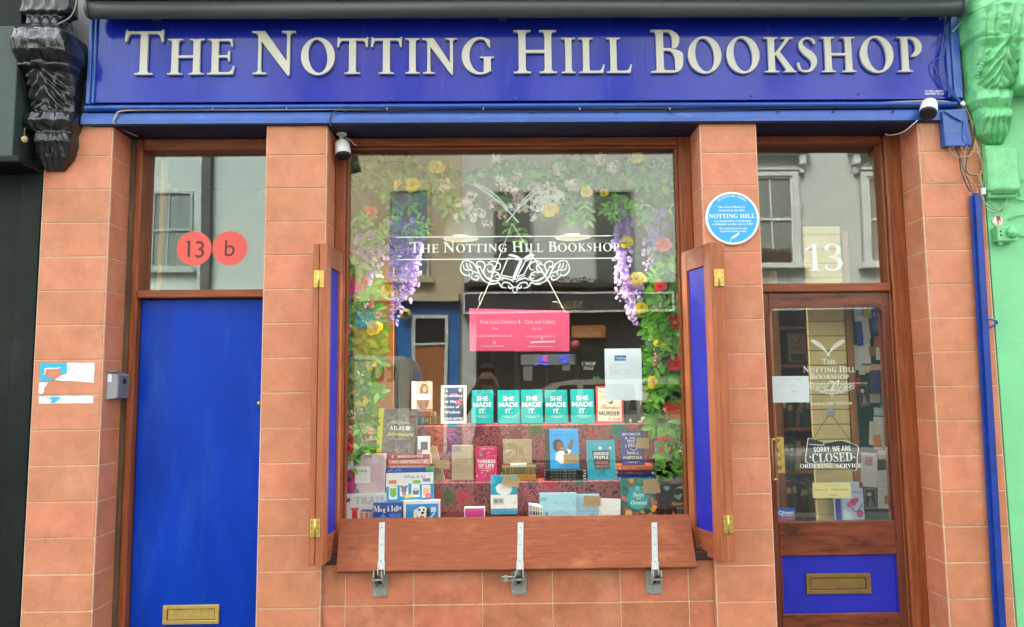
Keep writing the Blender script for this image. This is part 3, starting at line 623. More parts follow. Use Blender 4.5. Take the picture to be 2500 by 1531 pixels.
for i, ch in enumerate(tx):
    if ch == ' ': continue
    a = math.radians(127 - i * 74 / (n - 1)); rad = R_ - .023
    b.text(ch, pc.x + rad * math.cos(a), pc.z + rad * math.sin(a), .0095, yt, WHITE, 'B', rot=a - PI / 2)
fe = [(790, 1255), (835, 1185), (850, 1150), (1000, 1065), (1030, 1060), (1010, 1095), (900, 1185), (845, 1195), (800, 1262)]
b.flat([(pc.x + (x - 875) * s_, yt, pc.z - (z - 740) * s_)[0::2] for x, z in fe], yt, WHITE); b.build('lettering', pl)
# ------------------------------------------------------------------ cameras
def cam_body(b, base, ax, m, m2, k=1):
    b.lathe([(h_ * k, r_ * k) for h_, r_ in [(0, .018), (.004, .030), (.012, .034), (.055, .037), (.072, .037)]], base, ax, m, 22)
    b.lathe([(h_ * k, r_ * k) for h_, r_ in [(.0722, .037), (.080, .036), (.084, .028), (.0845, .010)]], base, ax, m2, 22)
q = W(834, 308, .13); c1 = thing('security_camera', 'white bullet camera hanging from the soffit at the top left corner of the big window', 'camera', (q.x, .13, ZS - .006), 'security cameras on the shop front')
b = sub(c1); b.lathe([(0, .030), (.008, .030), (.012, .024)], (q.x, .13, ZS - .006), (0, 0, -1), WHITE, 20); b.tube([(q.x, .13, ZS - .015), (q.x, .125, ZS - .05), (q.x + .004, .115, ZS - .065)], [.014, .010, .012], WHITE, 12); b.build('mount', c1)
b = sub(c1); cam_body(b, (q.x + .004, .125, ZS - .055), (.14, -.22, -.96), WHITE, BLACK, 1.2); b.build('body', c1)
b = sub(c1); b.tube(spl([(q.x + .02, .13, ZS - .03), (q.x + .05, .15, ZS - .04), (q.x + .062, .16, ZS - .055), (q.x + .08, .18, ZS - .06)]), .0025, WHITE, 6); b.build('cable', c1)
q = W(2266, 264, -.06); c2 = thing('security_camera', 'white bullet camera on the fascia above the glazed door beside the blue junction box', 'camera', (q.x, -.03, q.z), 'security cameras on the shop front')
b = sub(c2); b.lathe([(0, .036), (.012, .036), (.02, .02), (.035, .018)], (q.x + .01, -.028, q.z), (0, -1, 0), WHITE, 20); b.build('mount', c2)
b = sub(c2); cam_body(b, (q.x + .016, -.05, q.z + .035), (-.38, -.42, -.82), WHITE, BLACK, 1.22); b.build('body', c2)
b = sub(c2); k0 = W(2240, 294, -.05); k1 = W(2205, 322, .05); k2 = W(2172, 330, .12); k3 = W(2160, 326, .19); b.tube(spl([k0, k1, k2, k3]), .0035, WHITE, 6); b.build('cable', c2)
# ------------------------------------------------------------------ intercom and torn sticker
a, c = W(284, 976, .1), W(322, 910, .1); ic = thing('intercom', 'grey door intercom with round button on the edge of the left pillar', 'intercom', (P1[1] + .001, .12, a.z))
GP = mat('intercom_grey', (.36, .37, .38), .4, metal=.3); GP2 = mat('intercom_dark', (.16, .17, .18), .45)
b = sub(ic); zz0, zz1 = a.z, c.z + .005; X_ = P1[1] + .001
vs = [(X_, .04, zz0), (X_ + .05, .06, zz0 + .01), (X_ + .05, .06, zz1 - .012), (X_, .04, zz1), (X_, .19, zz0), (X_ + .05, .19, zz0 + .01), (X_ + .05, .19, zz1 - .012), (X_, .19, zz1)]
b.add(vs, [(0, 1, 2, 3), (7, 6, 5, 4), (1, 5, 6, 2), (0, 4, 5, 1), (3, 2, 6, 7), (0, 3, 7, 4)], GP); b.build('casing', ic, bevel=.004)
b = sub(ic); b.cbox(X_ + .004, X_ + .058, .034, .1, zz1 - .004, zz1 + .006, GP2, .002); b.build('rain_hood', ic)
b = sub(ic); b.cbox(X_ + .0505, X_ + .053, .075, .175, zz0 + .02, zz1 - .02, GP2, .001); b.lathe([(0, .016), (.006, .015), (.008, .010)], (X_ + .053, .125, zz1 - .05), (1, 0, 0), BLACK, 16); b.build('button', ic)
b = sub(ic); b.add([(X_ + .006, .0412, zz1 - .055), (X_ + .024, .0475, zz1 - .055), (X_ + .024, .0475, zz1 - .012), (X_ + .006, .0412, zz1 - .012)], [(0, 1, 2, 3)], WHITE); b.build('name_label', ic)
q = W(163, 935, 0); st_ = thing('torn_sticker', 'torn white and turquoise paper sticker on the leftmost tiled pillar', 'sticker', (q.x, 0, q.z)); b = sub(st_)
CY = mat('sticker_cyan', (.02, .42, .62), .5); PW = mat('sticker_white', (.80, .82, .84), .6, var=.05, vs=30)
f2 = lambda L: [(W(x * .345, 480 + y * .345, -.002).x, W(x * .345, 480 + y * .345, -.002).z) for x, y in L]
yy = -.0022
def ragged(pts, y, m, amp=.0018):
    o = []
    for (xa, za), (xb, zb) in zip(pts, pts[1:] + pts[:1]):
        for k in range(6): t = k / 6; o.append((xa + (xb - xa) * t + (rr(-amp, amp) if k else 0), za + (zb - za) * t + (rr(-amp, amp) if k else 0)))
    from mathutils.geometry import tessellate_polygon
    tri = tessellate_polygon([[Vector((x, z, 0)) for x, z in o]]); b.add([(x, y, z) for x, z in o], [tuple(t) for t in tri], m)
ragged(f2([(284, 1176), (474, 1176), (474, 1250), (430, 1255), (425, 1208), (310, 1212), (315, 1268), (400, 1300), (284, 1310)]), yy, CY)
ragged(f2([(474, 1176), (670, 1176), (666, 1318), (560, 1308), (450, 1305), (385, 1300), (440, 1262), (474, 1255)]), yy, PW)
ragged(f2([(274, 1415), (660, 1410), (660, 1462), (274, 1464)]), yy, PW); ragged(f2([(278, 1320), (340, 1310), (330, 1335), (300, 1395), (276, 1396)]), yy, PW, .004)
ragged(f2([(315, 1215), (428, 1208), (428, 1216), (325, 1224), (320, 1262), (312, 1262)]), yy - .0004, PW)
b.flat(f2([(335, 1430), (370, 1418), (435, 1420), (390, 1460), (350, 1460), (370, 1440)]), yy - .0004, CY); b.build('torn_paper', st_)
# ------------------------------------------------------------------ junction box, trunking
YJ = -.045; f3 = lambda x, y, Y: W(2240 + x * .4242, y * .4242, Y)
jb = thing('junction_box', 'blue painted junction box on the right pillar under the fascia end', 'junction box', f3(225, 840, 0))
b = sub(jb); vs = [f3(x, y, YJ) for x, y in ((140, 640), (278, 622), (315, 838), (160, 840))]; vs += [Vector((v.x, .0, v.z)) for v in vs]
b.add(vs, [(0, 3, 2, 1), (4, 5, 6, 7)] + [(i, (i + 1) % 4, (i + 1) % 4 + 4, i + 4) for i in range(4)], BLUE_FRAME); b.build('cover', jb, bevel=.003)
b = sub(jb); vs = [f3(150, 636, YJ - .008), f3(276, 624, YJ - .008), f3(262, 700, YJ - .012), f3(205, 672, YJ - .012)]; b.add(vs, [(0, 3, 2, 1)], BLUE_FRAME)
vs = [f3(276, 630, YJ - .010), f3(312, 832, YJ - .010), f3(283, 832, YJ - .002), f3(258, 800, YJ - .004), f3(262, 705, YJ - .006)]; b.add(vs, [(0, 1, 2, 3, 4)], BLUE_FRAME); b.build('lid', jb)
b = sub(jb)
for i in range(26):
    p = f3(rr(165, 312), rr(832, 842), rr(YJ, -.005)); b.tube([p, p + Vector((rr(-.012, .012), rr(-.01, .01), -rr(.008, .024)))], .0012, CABLE, 4)
b.build('frayed_wires', jb)
tk = thing('cable_trunking', 'square blue cable trunking running down the right hand pillar', 'trunking', W(2445, 1531, 0)); b = sub(tk)
t0, t1 = W(2383, 470, -.03), W(2444, 1531, -.03); zE = .0
sl_ = (t1.x - t0.x) / (t1.z - t0.z); vs = []
hw = .031
for z in (t0.z, zE):
    x = t0.x + sl_ * (z - t0.z); vs += [(x - hw, -.042, z), (x + hw, -.042, z), (x + hw, -.0005, z), (x - hw, -.0005, z)]
b.add(vs, [(0, 1, 2, 3), (7, 6, 5, 4)] + [(i, i + 4, (i + 1) % 4 + 4, (i + 1) % 4) for i in range(4)], BLUE_PIPE); b.build('channel', tk, bevel=.017)
b = sub(tk); k0 = W(2410, 778, -.03); b.tube(spl([k0, k0 + Vector((.035, -.01, -.01)), k0 + Vector((.05, 0, -.025)), k0 + Vector((.02, .02, -.05))]), .006, mat('clip_blue', (.05, .12, .42), .4), 8); b.build('clip', tk)
# ------------------------------------------------------------------ cables
def cable(name, pts, r, m, label, cat='cable', group=None, clips=()):
    e = thing(name, label, cat, pts[0], group); b = sub(e); b.tube(spl(pts, 5), r, m, 6); b.build('strand', e)
    for c in clips:
        b = sub(e); c = Vector(c); b.cbox(c.x - .003, c.x + .003, c.y - .008, c.y + .004, c.z - .007, c.z + .005, m, .001); b.build('clip', e)
    return e
yc = -.026; ln1 = [(278, 300, -.036), (283, 283, -.036), (300, 271, -.03), (400, 268.5, yc), (700, 268, yc), (1000, 265, yc), (1300, 263.5, yc), (1700, 262, yc), (2000, 256, yc), (2150, 251, yc), (2280, 246, yc), (2330, 252, -.03)]
p1 = [W(335, 333, .15), W(300, 316, .05)] + [W(*q) for q in ln1]
cable('fascia_cable', p1, .0042, CABLE, 'pinkish beige cable clipped along the ledge under the sign from end to end', clips=[W(x, 266, yc - .004) for x in (520, 700, 945, 1180, 1415, 1635)])
ln2 = [(808, 310, -.036), (806, 285, -.036), (818, 272, -.034), (850, 270, -.03), (1000, 271.5, -.028), (1300, 271, -.028), (1600, 270, -.028), (1900, 265, -.028), (2200, 262, -.028), (2330, 256, -.03)]
cable('fascia_cable', [W(*q) for q in ln2], .0034, CABLEB, 'thin black cable sagging under the beige one from the middle pillar to the right end', clips=[W(x, 272, -.03) for x in (843, 876, 955, 1156, 1297, 1505, 1640, 1900, 2035, 2180)])
cols = [CABLEBL, CABLEBL, CABLEBL, CABLEBL, CABLEBL]
for i, pts in enumerate([[(170, 90), (150, 210), (128, 400), (160, 500), (240, 585), (262, 600)], [(195, 90), (165, 220), (135, 380), (185, 520), (262, 598)], [(290, 80), (200, 180), (150, 320), (165, 450), (225, 560), (264, 600)], [(150, 320), (100, 350), (115, 420), (210, 540), (262, 600)]]):
    cable('sign_cable', [f3(x, y, -.034 if k not in (0, len(pts) - 1) else -.038) for k, (x, y) in enumerate(pts)], .0034, CABLEBL, ['blue painted wire, leftmost of those hanging on the right end of the sign', 'blue painted wire running beside the leftmost one on the right end of the sign', 'blue painted wire slanting down from the green bracket across the sign end', 'blue painted wire looping out left at the sign end before rejoining the bundle'][i], group='blue painted wires at the sign end')
bund = [([(262, 600), (310, 690), (330, 800), (355, 880), (375, 960), (362, 1010), (375, 1080)], CABLE, 'pale wire running down right of the blue junction box to the tape joint'),
        ([(266, 606), (322, 700), (322, 810), (300, 870), (280, 930), (290, 1000), (372, 1010)], CABLEB, 'dark wire beside the junction box crossing to the pale joint'),
        ([(180, 850), (215, 900), (290, 900), (330, 850), (322, 760), (296, 660), (264, 602)], CABLE, 'beige wire looping under the junction box and back up its right side'),
        ([(215, 848), (240, 900), (250, 980), (280, 1060), (305, 1105)], CABLEB, 'black wire dropping from the junction box straight into the trunking'),
        ([(250, 848), (275, 900), (270, 980), (310, 1040), (345, 1090), (340, 1112)], CABLE, 'beige wire dropping from the junction box into the right half of the trunking'),
        ([(280, 845), (270, 930), (300, 1000), (350, 1010), (365, 1090), (380, 1180), (440, 1220), (485, 1200)], CABLE, 'beige wire crossing from the junction box to the green wall terminal'),
        ([(340, 870), (384, 960), (376, 1100), (395, 1180), (470, 1215)], mat('cable_pale_green', (.25, .5, .25), .5), 'pale wire hanging along the edge of the green wall'),
        ([(400, 980), (405, 1100), (430, 1190), (490, 1195), (530, 1115)], mat('cable_pale_green', (.25, .5, .25), .5), 'green painted wire hanging under the green meter box'),
        ([(20, 720), (42, 800), (40, 940), (80, 1030), (150, 1045), (225, 1035), (270, 985)], mat('cable_tan', (.50, .30, .16), .5), 'thin tan wire sagging in a loop across the right pillar tiles'),
        ([(245, 905), (262, 960), (300, 1060), (318, 1110)], mat('cable_grey', (.1, .09, .08), .5), 'grey wire taped beside the black one above the trunking')]
for pts, m, lab in bund:
    cable('loose_wire', [f3(x, y, -.02 - .008 * ((k * 7 + len(lab)) % 3)) for k, (x, y) in enumerate(pts)], .0029, m, lab, 'wire', 'loose wires around the junction box')
q = f3(262, 597, -.045); b = MB(at(q)); b.lathe([(-.012, .011), (.012, .011)], q, (.6, 0, -.8), WHITE, 10); o = b.build('cable_tie'); o.location = q; tag(o, 'white cable tie gathering the wires at the lower right corner of the sign', 'cable tie')
q = f3(380, 1100, -.03); b = MB(at(q)); b.cbox(q.x - .009, q.x + .009, -.04, -.018, q.z - .02, q.z + .018, WHITE, .002); o = b.build('connector_block'); o.location = q; tag(o, 'small white connector block on the wires beside the trunking top', 'connector')

# ------------------------------------------------------------------ carved console brackets and the neighbours
def console(b, rows, m, mirror=False, n=44, nv=130, amp=1.0):
    "rows: (v, xl, xr, z, depth, y0) with v the carving station 0..1; skin of a carved scroll bracket"
    def lerp(v):
        for a, c in zip(rows, rows[1:]):
            if a[0] <= v <= c[0]:
                t = (v - a[0]) / (c[0] - a[0]); t = t * t * (3 - 2 * t) * .6 + t * .4
                return [a[i] + (c[i] - a[i]) * t for i in range(1, 6)]
        return list(rows[-1][1:])
    vs = []
    for j in range(nv + 1):
        v = j / nv; xl, xr, z, dp, y0 = lerp(v)
        for i in range(n + 1):
            u = i / n; e = abs(2 * u - 1); sh = (1 - e ** 7) ** .6
            h = 0
            if v < .155: h = .006 * math.sin(u * 30) * math.sin(v * 90)
            elif v < .39:                                    # fluted scroll with a bead string
                h = -.013 * sum(math.exp(-((u - q) / .018) ** 2) for q in (.2, .36, .64, .8)) + (.010 * max(0, math.sin(v * 120)) if abs(u - .5) < .07 else 0)
            elif v < .655:                                   # acanthus leaf
                k = (v - .39) / .265; hw = .46 * math.sin(min(1, k * 1.25 + .12) * PI * .5) * (1 if k < .8 else 1 - .3 * (k - .8) / .2); lob = hw * (1 + .14 * math.sin(k * 30)); q = abs(u - .47)
                if q < lob: h = .034 * (1 - (q / lob) ** 4) + .013 * math.sin(k * 26 - q * 34) * min(1, q * 8) - .012 * math.exp(-(q / .02) ** 2)
                if k < .12: h += .022 * (1 - (k / .12) ** 2)
            elif v < .775: h = .005 * math.sin(u * 26 + v * 20) * (.3 + .7 * math.sin(u * 9) ** 2)
            else:                                            # shell
                k = (v - .775) / .225; an = math.atan2(u - .5, k + .35); h = .017 * abs(math.sin(an * 16)) * min(1, k * 5) + .012 * math.sin(min(1, k * 2.2) * PI)
            h += .006 * noise.noise(Vector((u * 7, v * 26, 3.1 + mirror))) + .003 * noise.noise(Vector((u * 20, v * 70, 1)))
            vs.append((xl + (xr - xl) * (1 - u if mirror else u), y0 - dp * (.25 + .75 * sh) * (1 if 0 < i < n else .0) - h * amp * (1 if 0 < i < n else 0), z))
    fs = [(j * (n + 1) + i, (j + 1) * (n + 1) + i, (j + 1) * (n + 1) + i + 1, j * (n + 1) + i + 1) for j in range(nv) for i in range(n)]
    fs += [[i for i in range(n + 1)], [nv * (n + 1) + i for i in range(n, -1, -1)]]
    b.add(vs, fs, m, True)
BLK = mat('black_gloss_paint', (.010, .012, .012), .22, var=.35, vs=14, bump=.2, bs=70, coat=.6)
BLK2 = mat('black_wall_paint', (.006, .009, .008), .5, var=.6, vs=4, bump=.2, bs=40, spec=.2, grime_sheen=((.5, (.03, .035, .02), 3, (1, 1, .5), .55, .7), (.7, (.2, .22, .2), 40, (1, 1, .8), .735, .77))); SLAB = mat('dark_green_slab', (.034, .052, .046), .5, var=.15, vs=5)
blk = thing('black_shop_building', 'black painted neighbouring shopfront at the left edge with a carved scroll bracket', 'building', (-3.4, .1, 0))
xL = P1[0]
b = sub(blk); b.box(-12, xL - .003, .03, .5, 0, 17, BLK2); b.cbox(W(25, 900, 0).x, xL - .004, .0, .03, 0, W(60, 405, 0).z, BLK2, .003); b.build('wall', blk)  # wall raised out of view to help keep the street shaded
b = sub(blk); q0, q1 = W(29, 385, -.16), W(29, 63, -.16); b.cbox(-6.5, q0.x, -.16, .029, q0.z, q1.z, SLAB, .004); b.build('fascia_slab', blk)
b = sub(blk); qa = W(50, 392, -.2); b.cbox(-6.5, qa.x, -.21, .029, q0.z - .04, q0.z - .001, BLK2, .008); b.build('ledge', blk)
b = sub(blk); b.cbox(-6.5, W(66, 30, -.05).x - .02, -.06, .029, q1.z + .002, q1.z + .5, BLK2, .006); b.build('upper_board', blk)
g4 = lambda x, y, Y: W(x * .2916, y * .2916, Y)
rows = []
for v, y, xl, xr, dp in ((0, -120, 165, 600, .10), (.085, 120, 165, 600, .11), (.1, 150, 205, 560, .08), (.15, 222, 200, 565, .10), (.16, 232, 160, 560, .13), (.20, 300, 122, 630, .22), (.26, 395, 120, 645, .255), (.32, 480, 132, 652, .24), (.37, 560, 158, 655, .18), (.43, 640, 190, 650, .135), (.52, 760, 225, 645, .10), (.62, 900, 245, 640, .065), (.655, 948, 215, 645, .075), (.672, 962, 195, 642, .115), (.72, 1030, 190, 640, .135), (.765, 1100, 205, 632, .10), (.785, 1125, 300, 625, .085), (.85, 1210, 300, 622, .10), (.93, 1330, 315, 600, .07), (1, 1435, 385, 540, .02)):
    a, c = g4(xl, y, -dp * .5), g4(xr, y, -dp * .5); rows.append((v, a.x, c.x, a.z, dp, .01))
b = sub(blk); console(b, rows, BLK); br_ = b.build('console_bracket', blk)
b = sub(blk); q = g4(600, 420, -.08); b.lathe([(-.02, .065), (.0, .06), (.006, .045), (.008, .030), (.020, .026), (.026, .012)], (q.x - .006, -.085, q.z), (1, 0, 0), BLK, 22); b.build('volute', br_)
pts = [g4(x, y, Y) for x, y, Y in ((640, -20, -.05), (630, 60, -.08), (590, 140, -.11), (500, 195, -.13), (400, 228, -.14), (300, 232, -.14), (205, 218, -.13))]
cable('bracket_cable', pts, .0035, mat('cable_grey2', (.22, .23, .22), .5), 'grey cable draped across the black carved bracket')
q = g4(205, 1165, -.12); e = thing('dry_leaf', 'dry tan leaf hanging by a thread from the black carved bracket', 'leaf', q); b = sub(e); TAN = mat('dry_leaf_tan', (.5, .36, .17), .7, var=.3, vs=60)
b.lathe([(-.02, .004), (-.012, .014), (.004, .017), (.018, .005)], q, (.1, .1, 1), TAN, 8); b.build('leaf_blade', e); b = sub(e); b.tube(spl([q + Vector((0, 0, .018)), q + Vector((-.004, 0, .04)), q + Vector((-.006, .01, .066))]), .0012, TAN, 4); b.build('thread', e)

GRN = mat('mint_green_paint', (.19, .58, .26), .5, var=.10, vs=3, bump=.12, bs=30)
GRN2 = mat('mint_green_gloss', (.15, .53, .21), .32, var=.2, vs=12, bump=.3, bs=60, coat=.3)
grn = thing('green_shop_building', 'mint green painted neighbouring building at the right edge with a carved bracket', 'building', (3.4, .1, 0))
b = sub(grn); xg = P4[1] + .003; b.box(xg, 12, .0, .5, 0, 17, GRN); b.build('wall', grn)  # also carried up unseen, to cast shade over the street
b = sub(grn); b.box(W(2352, 150, 0).x, xg + .3, .005, .1, ZS + .01, 16.9, mat('rough_plaster', (.42, .42, .34), .9, var=.4, vs=20)); b.build('plaster_strip', grn)
rows = []
for v, y, xl, xr, dp in ((0, -150, 300, 600, .14), (.1, -40, 290, 600, .15), (.16, 30, 285, 612, .17), (.22, 70, 282, 612, .205), (.30, 150, 280, 600, .20), (.36, 230, 282, 585, .18), (.395, 262, 300, 580, .16), (.43, 300, 300, 578, .15), (.52, 390, 298, 560, .12), (.62, 490, 300, 548, .085), (.655, 525, 305, 540, .08), (.672, 540, 308, 540, .11), (.72, 585, 305, 538, .125), (.765, 625, 312, 530, .10), (.785, 640, 322, 525, .085), (.85, 700, 330, 520, .10), (.93, 780, 345, 515, .07), (1, 832, 400, 488, .02)):
    a, c = f3(xl, y, -dp * .5), f3(xr, y, -dp * .5); rows.append((v, a.x, c.x, a.z, dp, .001))
b = sub(grn); console(b, rows, GRN2, True, amp=1.15); br_ = b.build('console_bracket', grn)
b = sub(grn)
for i in range(7): q = f3(395 - 12 * i + i * i * .6, 330 + i * 19, -.16 + .008 * i); b.lathe([(-.006, .002), (-.003, .008), (.002, .009), (.006, .003)], q, (0, -1, 0), GRN2, 10)
b.build('bead_edge', br_)
b = sub(grn); a, c = f3(560, 520, -.1), f3(620, 330, -.1); b.cbox(a.x, 6.4, -.16, -.001, a.z, c.z + .6, GRN, .012); b.build('fascia_end', grn)
a, c = f3(412, 1115, -.06), f3(574, 842, -.06); e = thing('meter_box', 'rounded mint green meter box on the green wall below its carved bracket', 'meter box', ((a.x + c.x) / 2, 0, a.z))
b = sub(e); b.cbox(a.x, c.x, -.085, -.001, a.z, c.z, GRN2, .022); b.build('cover', e, bevel=.004)
b = sub(e); b.cbox(a.x + .01, c.x - .01, -.045, -.0005, a.z - .018, c.z + .012, GRN, .006); b.build('back_plate', e)
a, c = f3(462, 1392, -.05), f3(582, 1300, -.05); e = thing('bell_box', 'mint green floodlight sensor with a chipped white plate on the green wall', 'sensor', ((a.x + c.x) / 2, 0, a.z))
b = sub(e); zc = (a.z + c.z) / 2; b.cbox(a.x, c.x - .015, -.06, -.001, a.z, c.z, GRN2, .006); b.lathe([(0, .032), (.012, .030), (.024, .020), (.028, .008)], ((a.x + c.x) / 2 + .012, -.06, zc + .003), (.25, -1, 0), GRN2, 18); b.lathe([(0, .010), (.02, .010)], (a.x + .02, -.04, a.z), (0, 0, -1), GRN2, 10); b.build('housing', e)
b = sub(e)
for dz in (.012, -.008): b.lathe([(0, .006), (.002, .005)], (a.x + .013, -.0605, zc + dz), (0, -1, 0), BLACK, 8)
b.build('screw_hole', e)
b = sub(e); q = f3(478, 1270, -.03); RD = mat('chip_red', (.42, .03, .02), .6)
b.lathe([(0, .033), (.008, .031)], (q.x, -.001, q.z), (0, -1, 0), mat('chipped_plate', (.78, .72, .66), .6, var=.2, vs=60), 7); b.add([(q.x - .008, -.0102, q.z + .03), (q.x + .012, -.0102, q.z + .03), (q.x + .016, -.0102, q.z - .004), (q.x + .004, -.0102, q.z + .01), (q.x, -.0102, q.z - .02), (q.x - .008, -.0102, q.z + .008)], [(0, 1, 2, 3, 4, 5)], RD); b.build('chipped_plate', e)
for i, (pts, lab) in enumerate((([(525, 1262), (560, 1245), (613, 1235), (640, 1232)], 'green painted conduit leaving the sensor to the right'), ([(580, 1350), (610, 1360), (640, 1362)], 'short green painted conduit right of the sensor'), ([(590, 1130), (582, 1060), (600, 1040), (640, 1030)], 'green painted cable right of the meter box'),
        ([(500, 1110), (545, 1135), (590, 1150), (640, 1155)], 'green painted cable under the meter box going right'), ([(420, 1075), (440, 1130), (485, 1155), (500, 1190), (480, 1215)], 'green painted cable curling below the meter box'), ([(640, -30), (470, -2), (400, 30), (330, 62), (280, 100), (200, 185)], 'long green cable crossing from the green bracket to the blue sign'))):
    cable('painted_cable', [f3(x, y, -.012 if i < 5 else (-.22 if x > 280 else -.06)) for x, y in pts], .0042, GRN2, lab)

# ------------------------------------------------------------------ vinyl on the glass
def stroke(b, pts, wd, y, m, taper=False):
    pts = spl([(p[0], p[1], 0) for p in pts], 5); n = len(pts); vs = []
    for i, p in enumerate(pts):
        t = (pts[min(i + 1, n - 1)] - pts[max(i - 1, 0)]).normalized(); w_ = wd / 2 * ((.35 + .65 * math.sin(PI * (.08 + .84 * i / (n - 1)))) if taper else 1)
        vs += [(p.x - t.y * w_, y, p.y + t.x * w_), (p.x + t.y * w_, y, p.y - t.x * w_)]
    b.add(vs, [(2 * i, 2 * i + 1, 2 * i + 3, 2 * i + 2) for i in range(n - 1)], m)
ORN = [[(250, 590), (195, 680), (190, 770), (245, 845), (330, 868), (360, 820)], [(215, 600), (330, 590), (440, 650), (520, 780), (590, 920), (690, 1000), (830, 1015)], [(240, 660), (255, 740), (330, 770), (390, 760), (420, 820), (390, 865)], [(300, 625), (310, 690), (350, 745)], [(360, 630), (370, 690), (410, 730)],
       [(480, 650), (530, 600), (620, 620), (650, 690), (620, 790), (660, 890), (740, 950)], [(490, 640), (520, 710), (560, 690)], [(650, 690), (740, 650), (800, 690), (790, 770), (720, 800), (690, 730)], [(700, 640), (770, 600), (860, 610), (930, 660), (920, 750), (850, 760)], [(350, 865), (420, 930), (490, 950), (530, 910), (500, 870), (460, 890)], [(420, 790), (480, 810), (560, 830)],
       [(700, 900), (790, 960), (900, 960), (960, 900)], [(720, 1035), (830, 1025), (900, 1000), (960, 1080), (1050, 1105)], [(950, 960), (1010, 920), (1120, 945), (1190, 990)], [(965, 1060), (1000, 1000), (1100, 1010), (1150, 1060)], [(1095, 1050), (1090, 1090), (1140, 1105), (1165, 1065), (1130, 1050)], [(830, 880), (880, 850), (930, 900), (880, 930), (850, 900)], [(760, 820), (830, 800), (900, 830), (920, 880)], [(560, 690), (590, 780), (640, 860), (700, 930), (800, 985)]]
def ornament(b, mp, k, y, m):
    yy = [y]
    def st(pts, w_, tp=True): yy[0] -= .00004; stroke(b, [mp(*p) for p in pts], w_ * k, yy[0], m, tp)
    for s_ in ORN:
        st(s_, 26); st([(2420 - x, z) for x, z in s_], 26)
    st([(1180, 1100), (1168, 1150), (1190, 1185), (1212, 1190), (1235, 1180), (1250, 1145), (1240, 1100), (1212, 1080), (1180, 1100)], 18, False)
    for q in ([(1080, 540), (1310, 575), (1170, 905), (945, 860), (1080, 540)], [(1400, 605), (1540, 525), (1385, 840), (1250, 895), (1400, 605)]):
        for a, c in zip(q, q[1:]): st([a, c], 20, False)
    st([(1340, 575), (1190, 940)], 40, False); st([(925, 890), (1180, 945), (1400, 870)], 16, False)
    for q in ([(1085, 500), (1110, 460), (1230, 485), (1345, 555), (1330, 575), (1210, 525)], [(1365, 550), (1420, 500), (1520, 442), (1590, 490), (1520, 510), (1400, 580)]):
        yy[0] -= .00004; b.flat([mp(*p) for p in q][::-1], yy[0], m)
def quill(b, p0, p1, wd, y, m, sgn=1):
    "feather from tip p0 to nib p1"
    a, c = Vector((p0[0], p0[1], 0)), Vector((p1[0], p1[1], 0)); d_ = c - a; L_ = d_.length; t = d_ / L_; nn_ = Vector((-t.y, t.x, 0)); bend = lambda u: a + d_ * u + nn_ * (sgn * .05 * L_ * math.sin(PI * u))
    stroke(b, [bend(u / 8)[:2] for u in range(9)], wd * .16, y, m)
    stroke(b, [(bend(u / 8 * .72) + nn_ * sgn * wd * .45 * math.sin(PI * min(1, u / 8 * .8 + .12)))[:2] for u in range(9)], wd * .13, y - .00004, m)
    for i in range(20):
        u = .02 + .72 * i / 19; ww = wd * math.sin(PI * min(.97, u * 1.1 + .12)) ** .7
        for sg in (-1, 1):
            p = bend(u); q = p + nn_ * sg * ww * (.5 if sg == sgn else .42) - t * ww * .55
            stroke(b, [p[:2], ((p + q) / 2 - t * ww * .05)[:2], q[:2]], wd * (.06 if i % 3 else .035), y - .00008 - .00004 * (i % 2), m, True)
def sign_text(b, x0, x1, zb_, hc, hs_, y, m, sub_=None, s_=.175):
    L_ = SIGN[sub_[0]:sub_[1]] if sub_ else SIGN; a0, a1 = L_[0][1], L_[-1][2]; k = (x1 - x0) / (a1 - a0)
    for ch, a, c, cap in L_:
        cs, _w = glyph(ch, s_ if cap else s_ * 1.15); cu = bpy.data.curves.new('g', 'CURVE'); cu.dimensions = '2D'; cu.fill_mode = 'FRONT'
        gx = [p[0] for q in cs for p in q]; lo, hi = min(gx), max(gx); xa, xb = x0 + (a - a0) * k, x0 + (c - a0) * k
        for q in cs:
            sp = cu.splines.new('POLY'); sp.use_cyclic_u = True; sp.points.add(len(q) - 1)
            for p, pt_ in zip(sp.points, q): p.co = (xa + (pt_[0] - lo) * (xb - xa) / (hi - lo), zb_ + pt_[1] * (hc if cap else hs_), 0, 1)
        vs, fs = curve_mesh(cu); bpy.data.curves.remove(cu); b.add([(v.x, y, v.y) for v in vs], fs, m)
YV = YG - .0008; k5 = .1299
mpx = lambda x, y: (W(1100 + x * k5, 560 + y * k5, YV).x, W(1100 + x * k5, 560 + y * k5, YV).z)
K = FPX / (YG - CAM.y) * 1.0
b = sub_of(win); sign_text(b, W(1000, 600, YV).x, W(1512, 600, YV).x, W(1256, 615, YV).z, 26 / K, 20.5 / K, YV, CREAMV, s_=.15); b.build('window_lettering', win)
b = sub_of(win)
for py, xa, xb in ((577.5, 962, 1500), (632, 965, 1510)): a, c = W(xa, py, YV), W(xb, py, YV); zz = W(1250, py, YV).z; b.flat([(a.x, zz), (a.x + .03, zz - .003), (c.x - .03, zz - .003), (c.x, zz), (c.x - .03, zz + .003), (a.x + .03, zz + .003)], YV, CREAMV)
ornament(b, mpx, k5 / K, YV - .0001, CREAMV)
GL_ = mat('vinyl_soft', (.56, .60, .54), .6)
q0 = lambda x, y: (W(x, y, YV).x, W(x, y, YV).z)
quill(b, q0(1155, 449), q0(1266, 543), .042, YV - .0002, GL_, 1); quill(b, q0(1343, 448), q0(1236, 544), .042, YV - .0006, GL_, -1)
b.build('window_ornament', win)
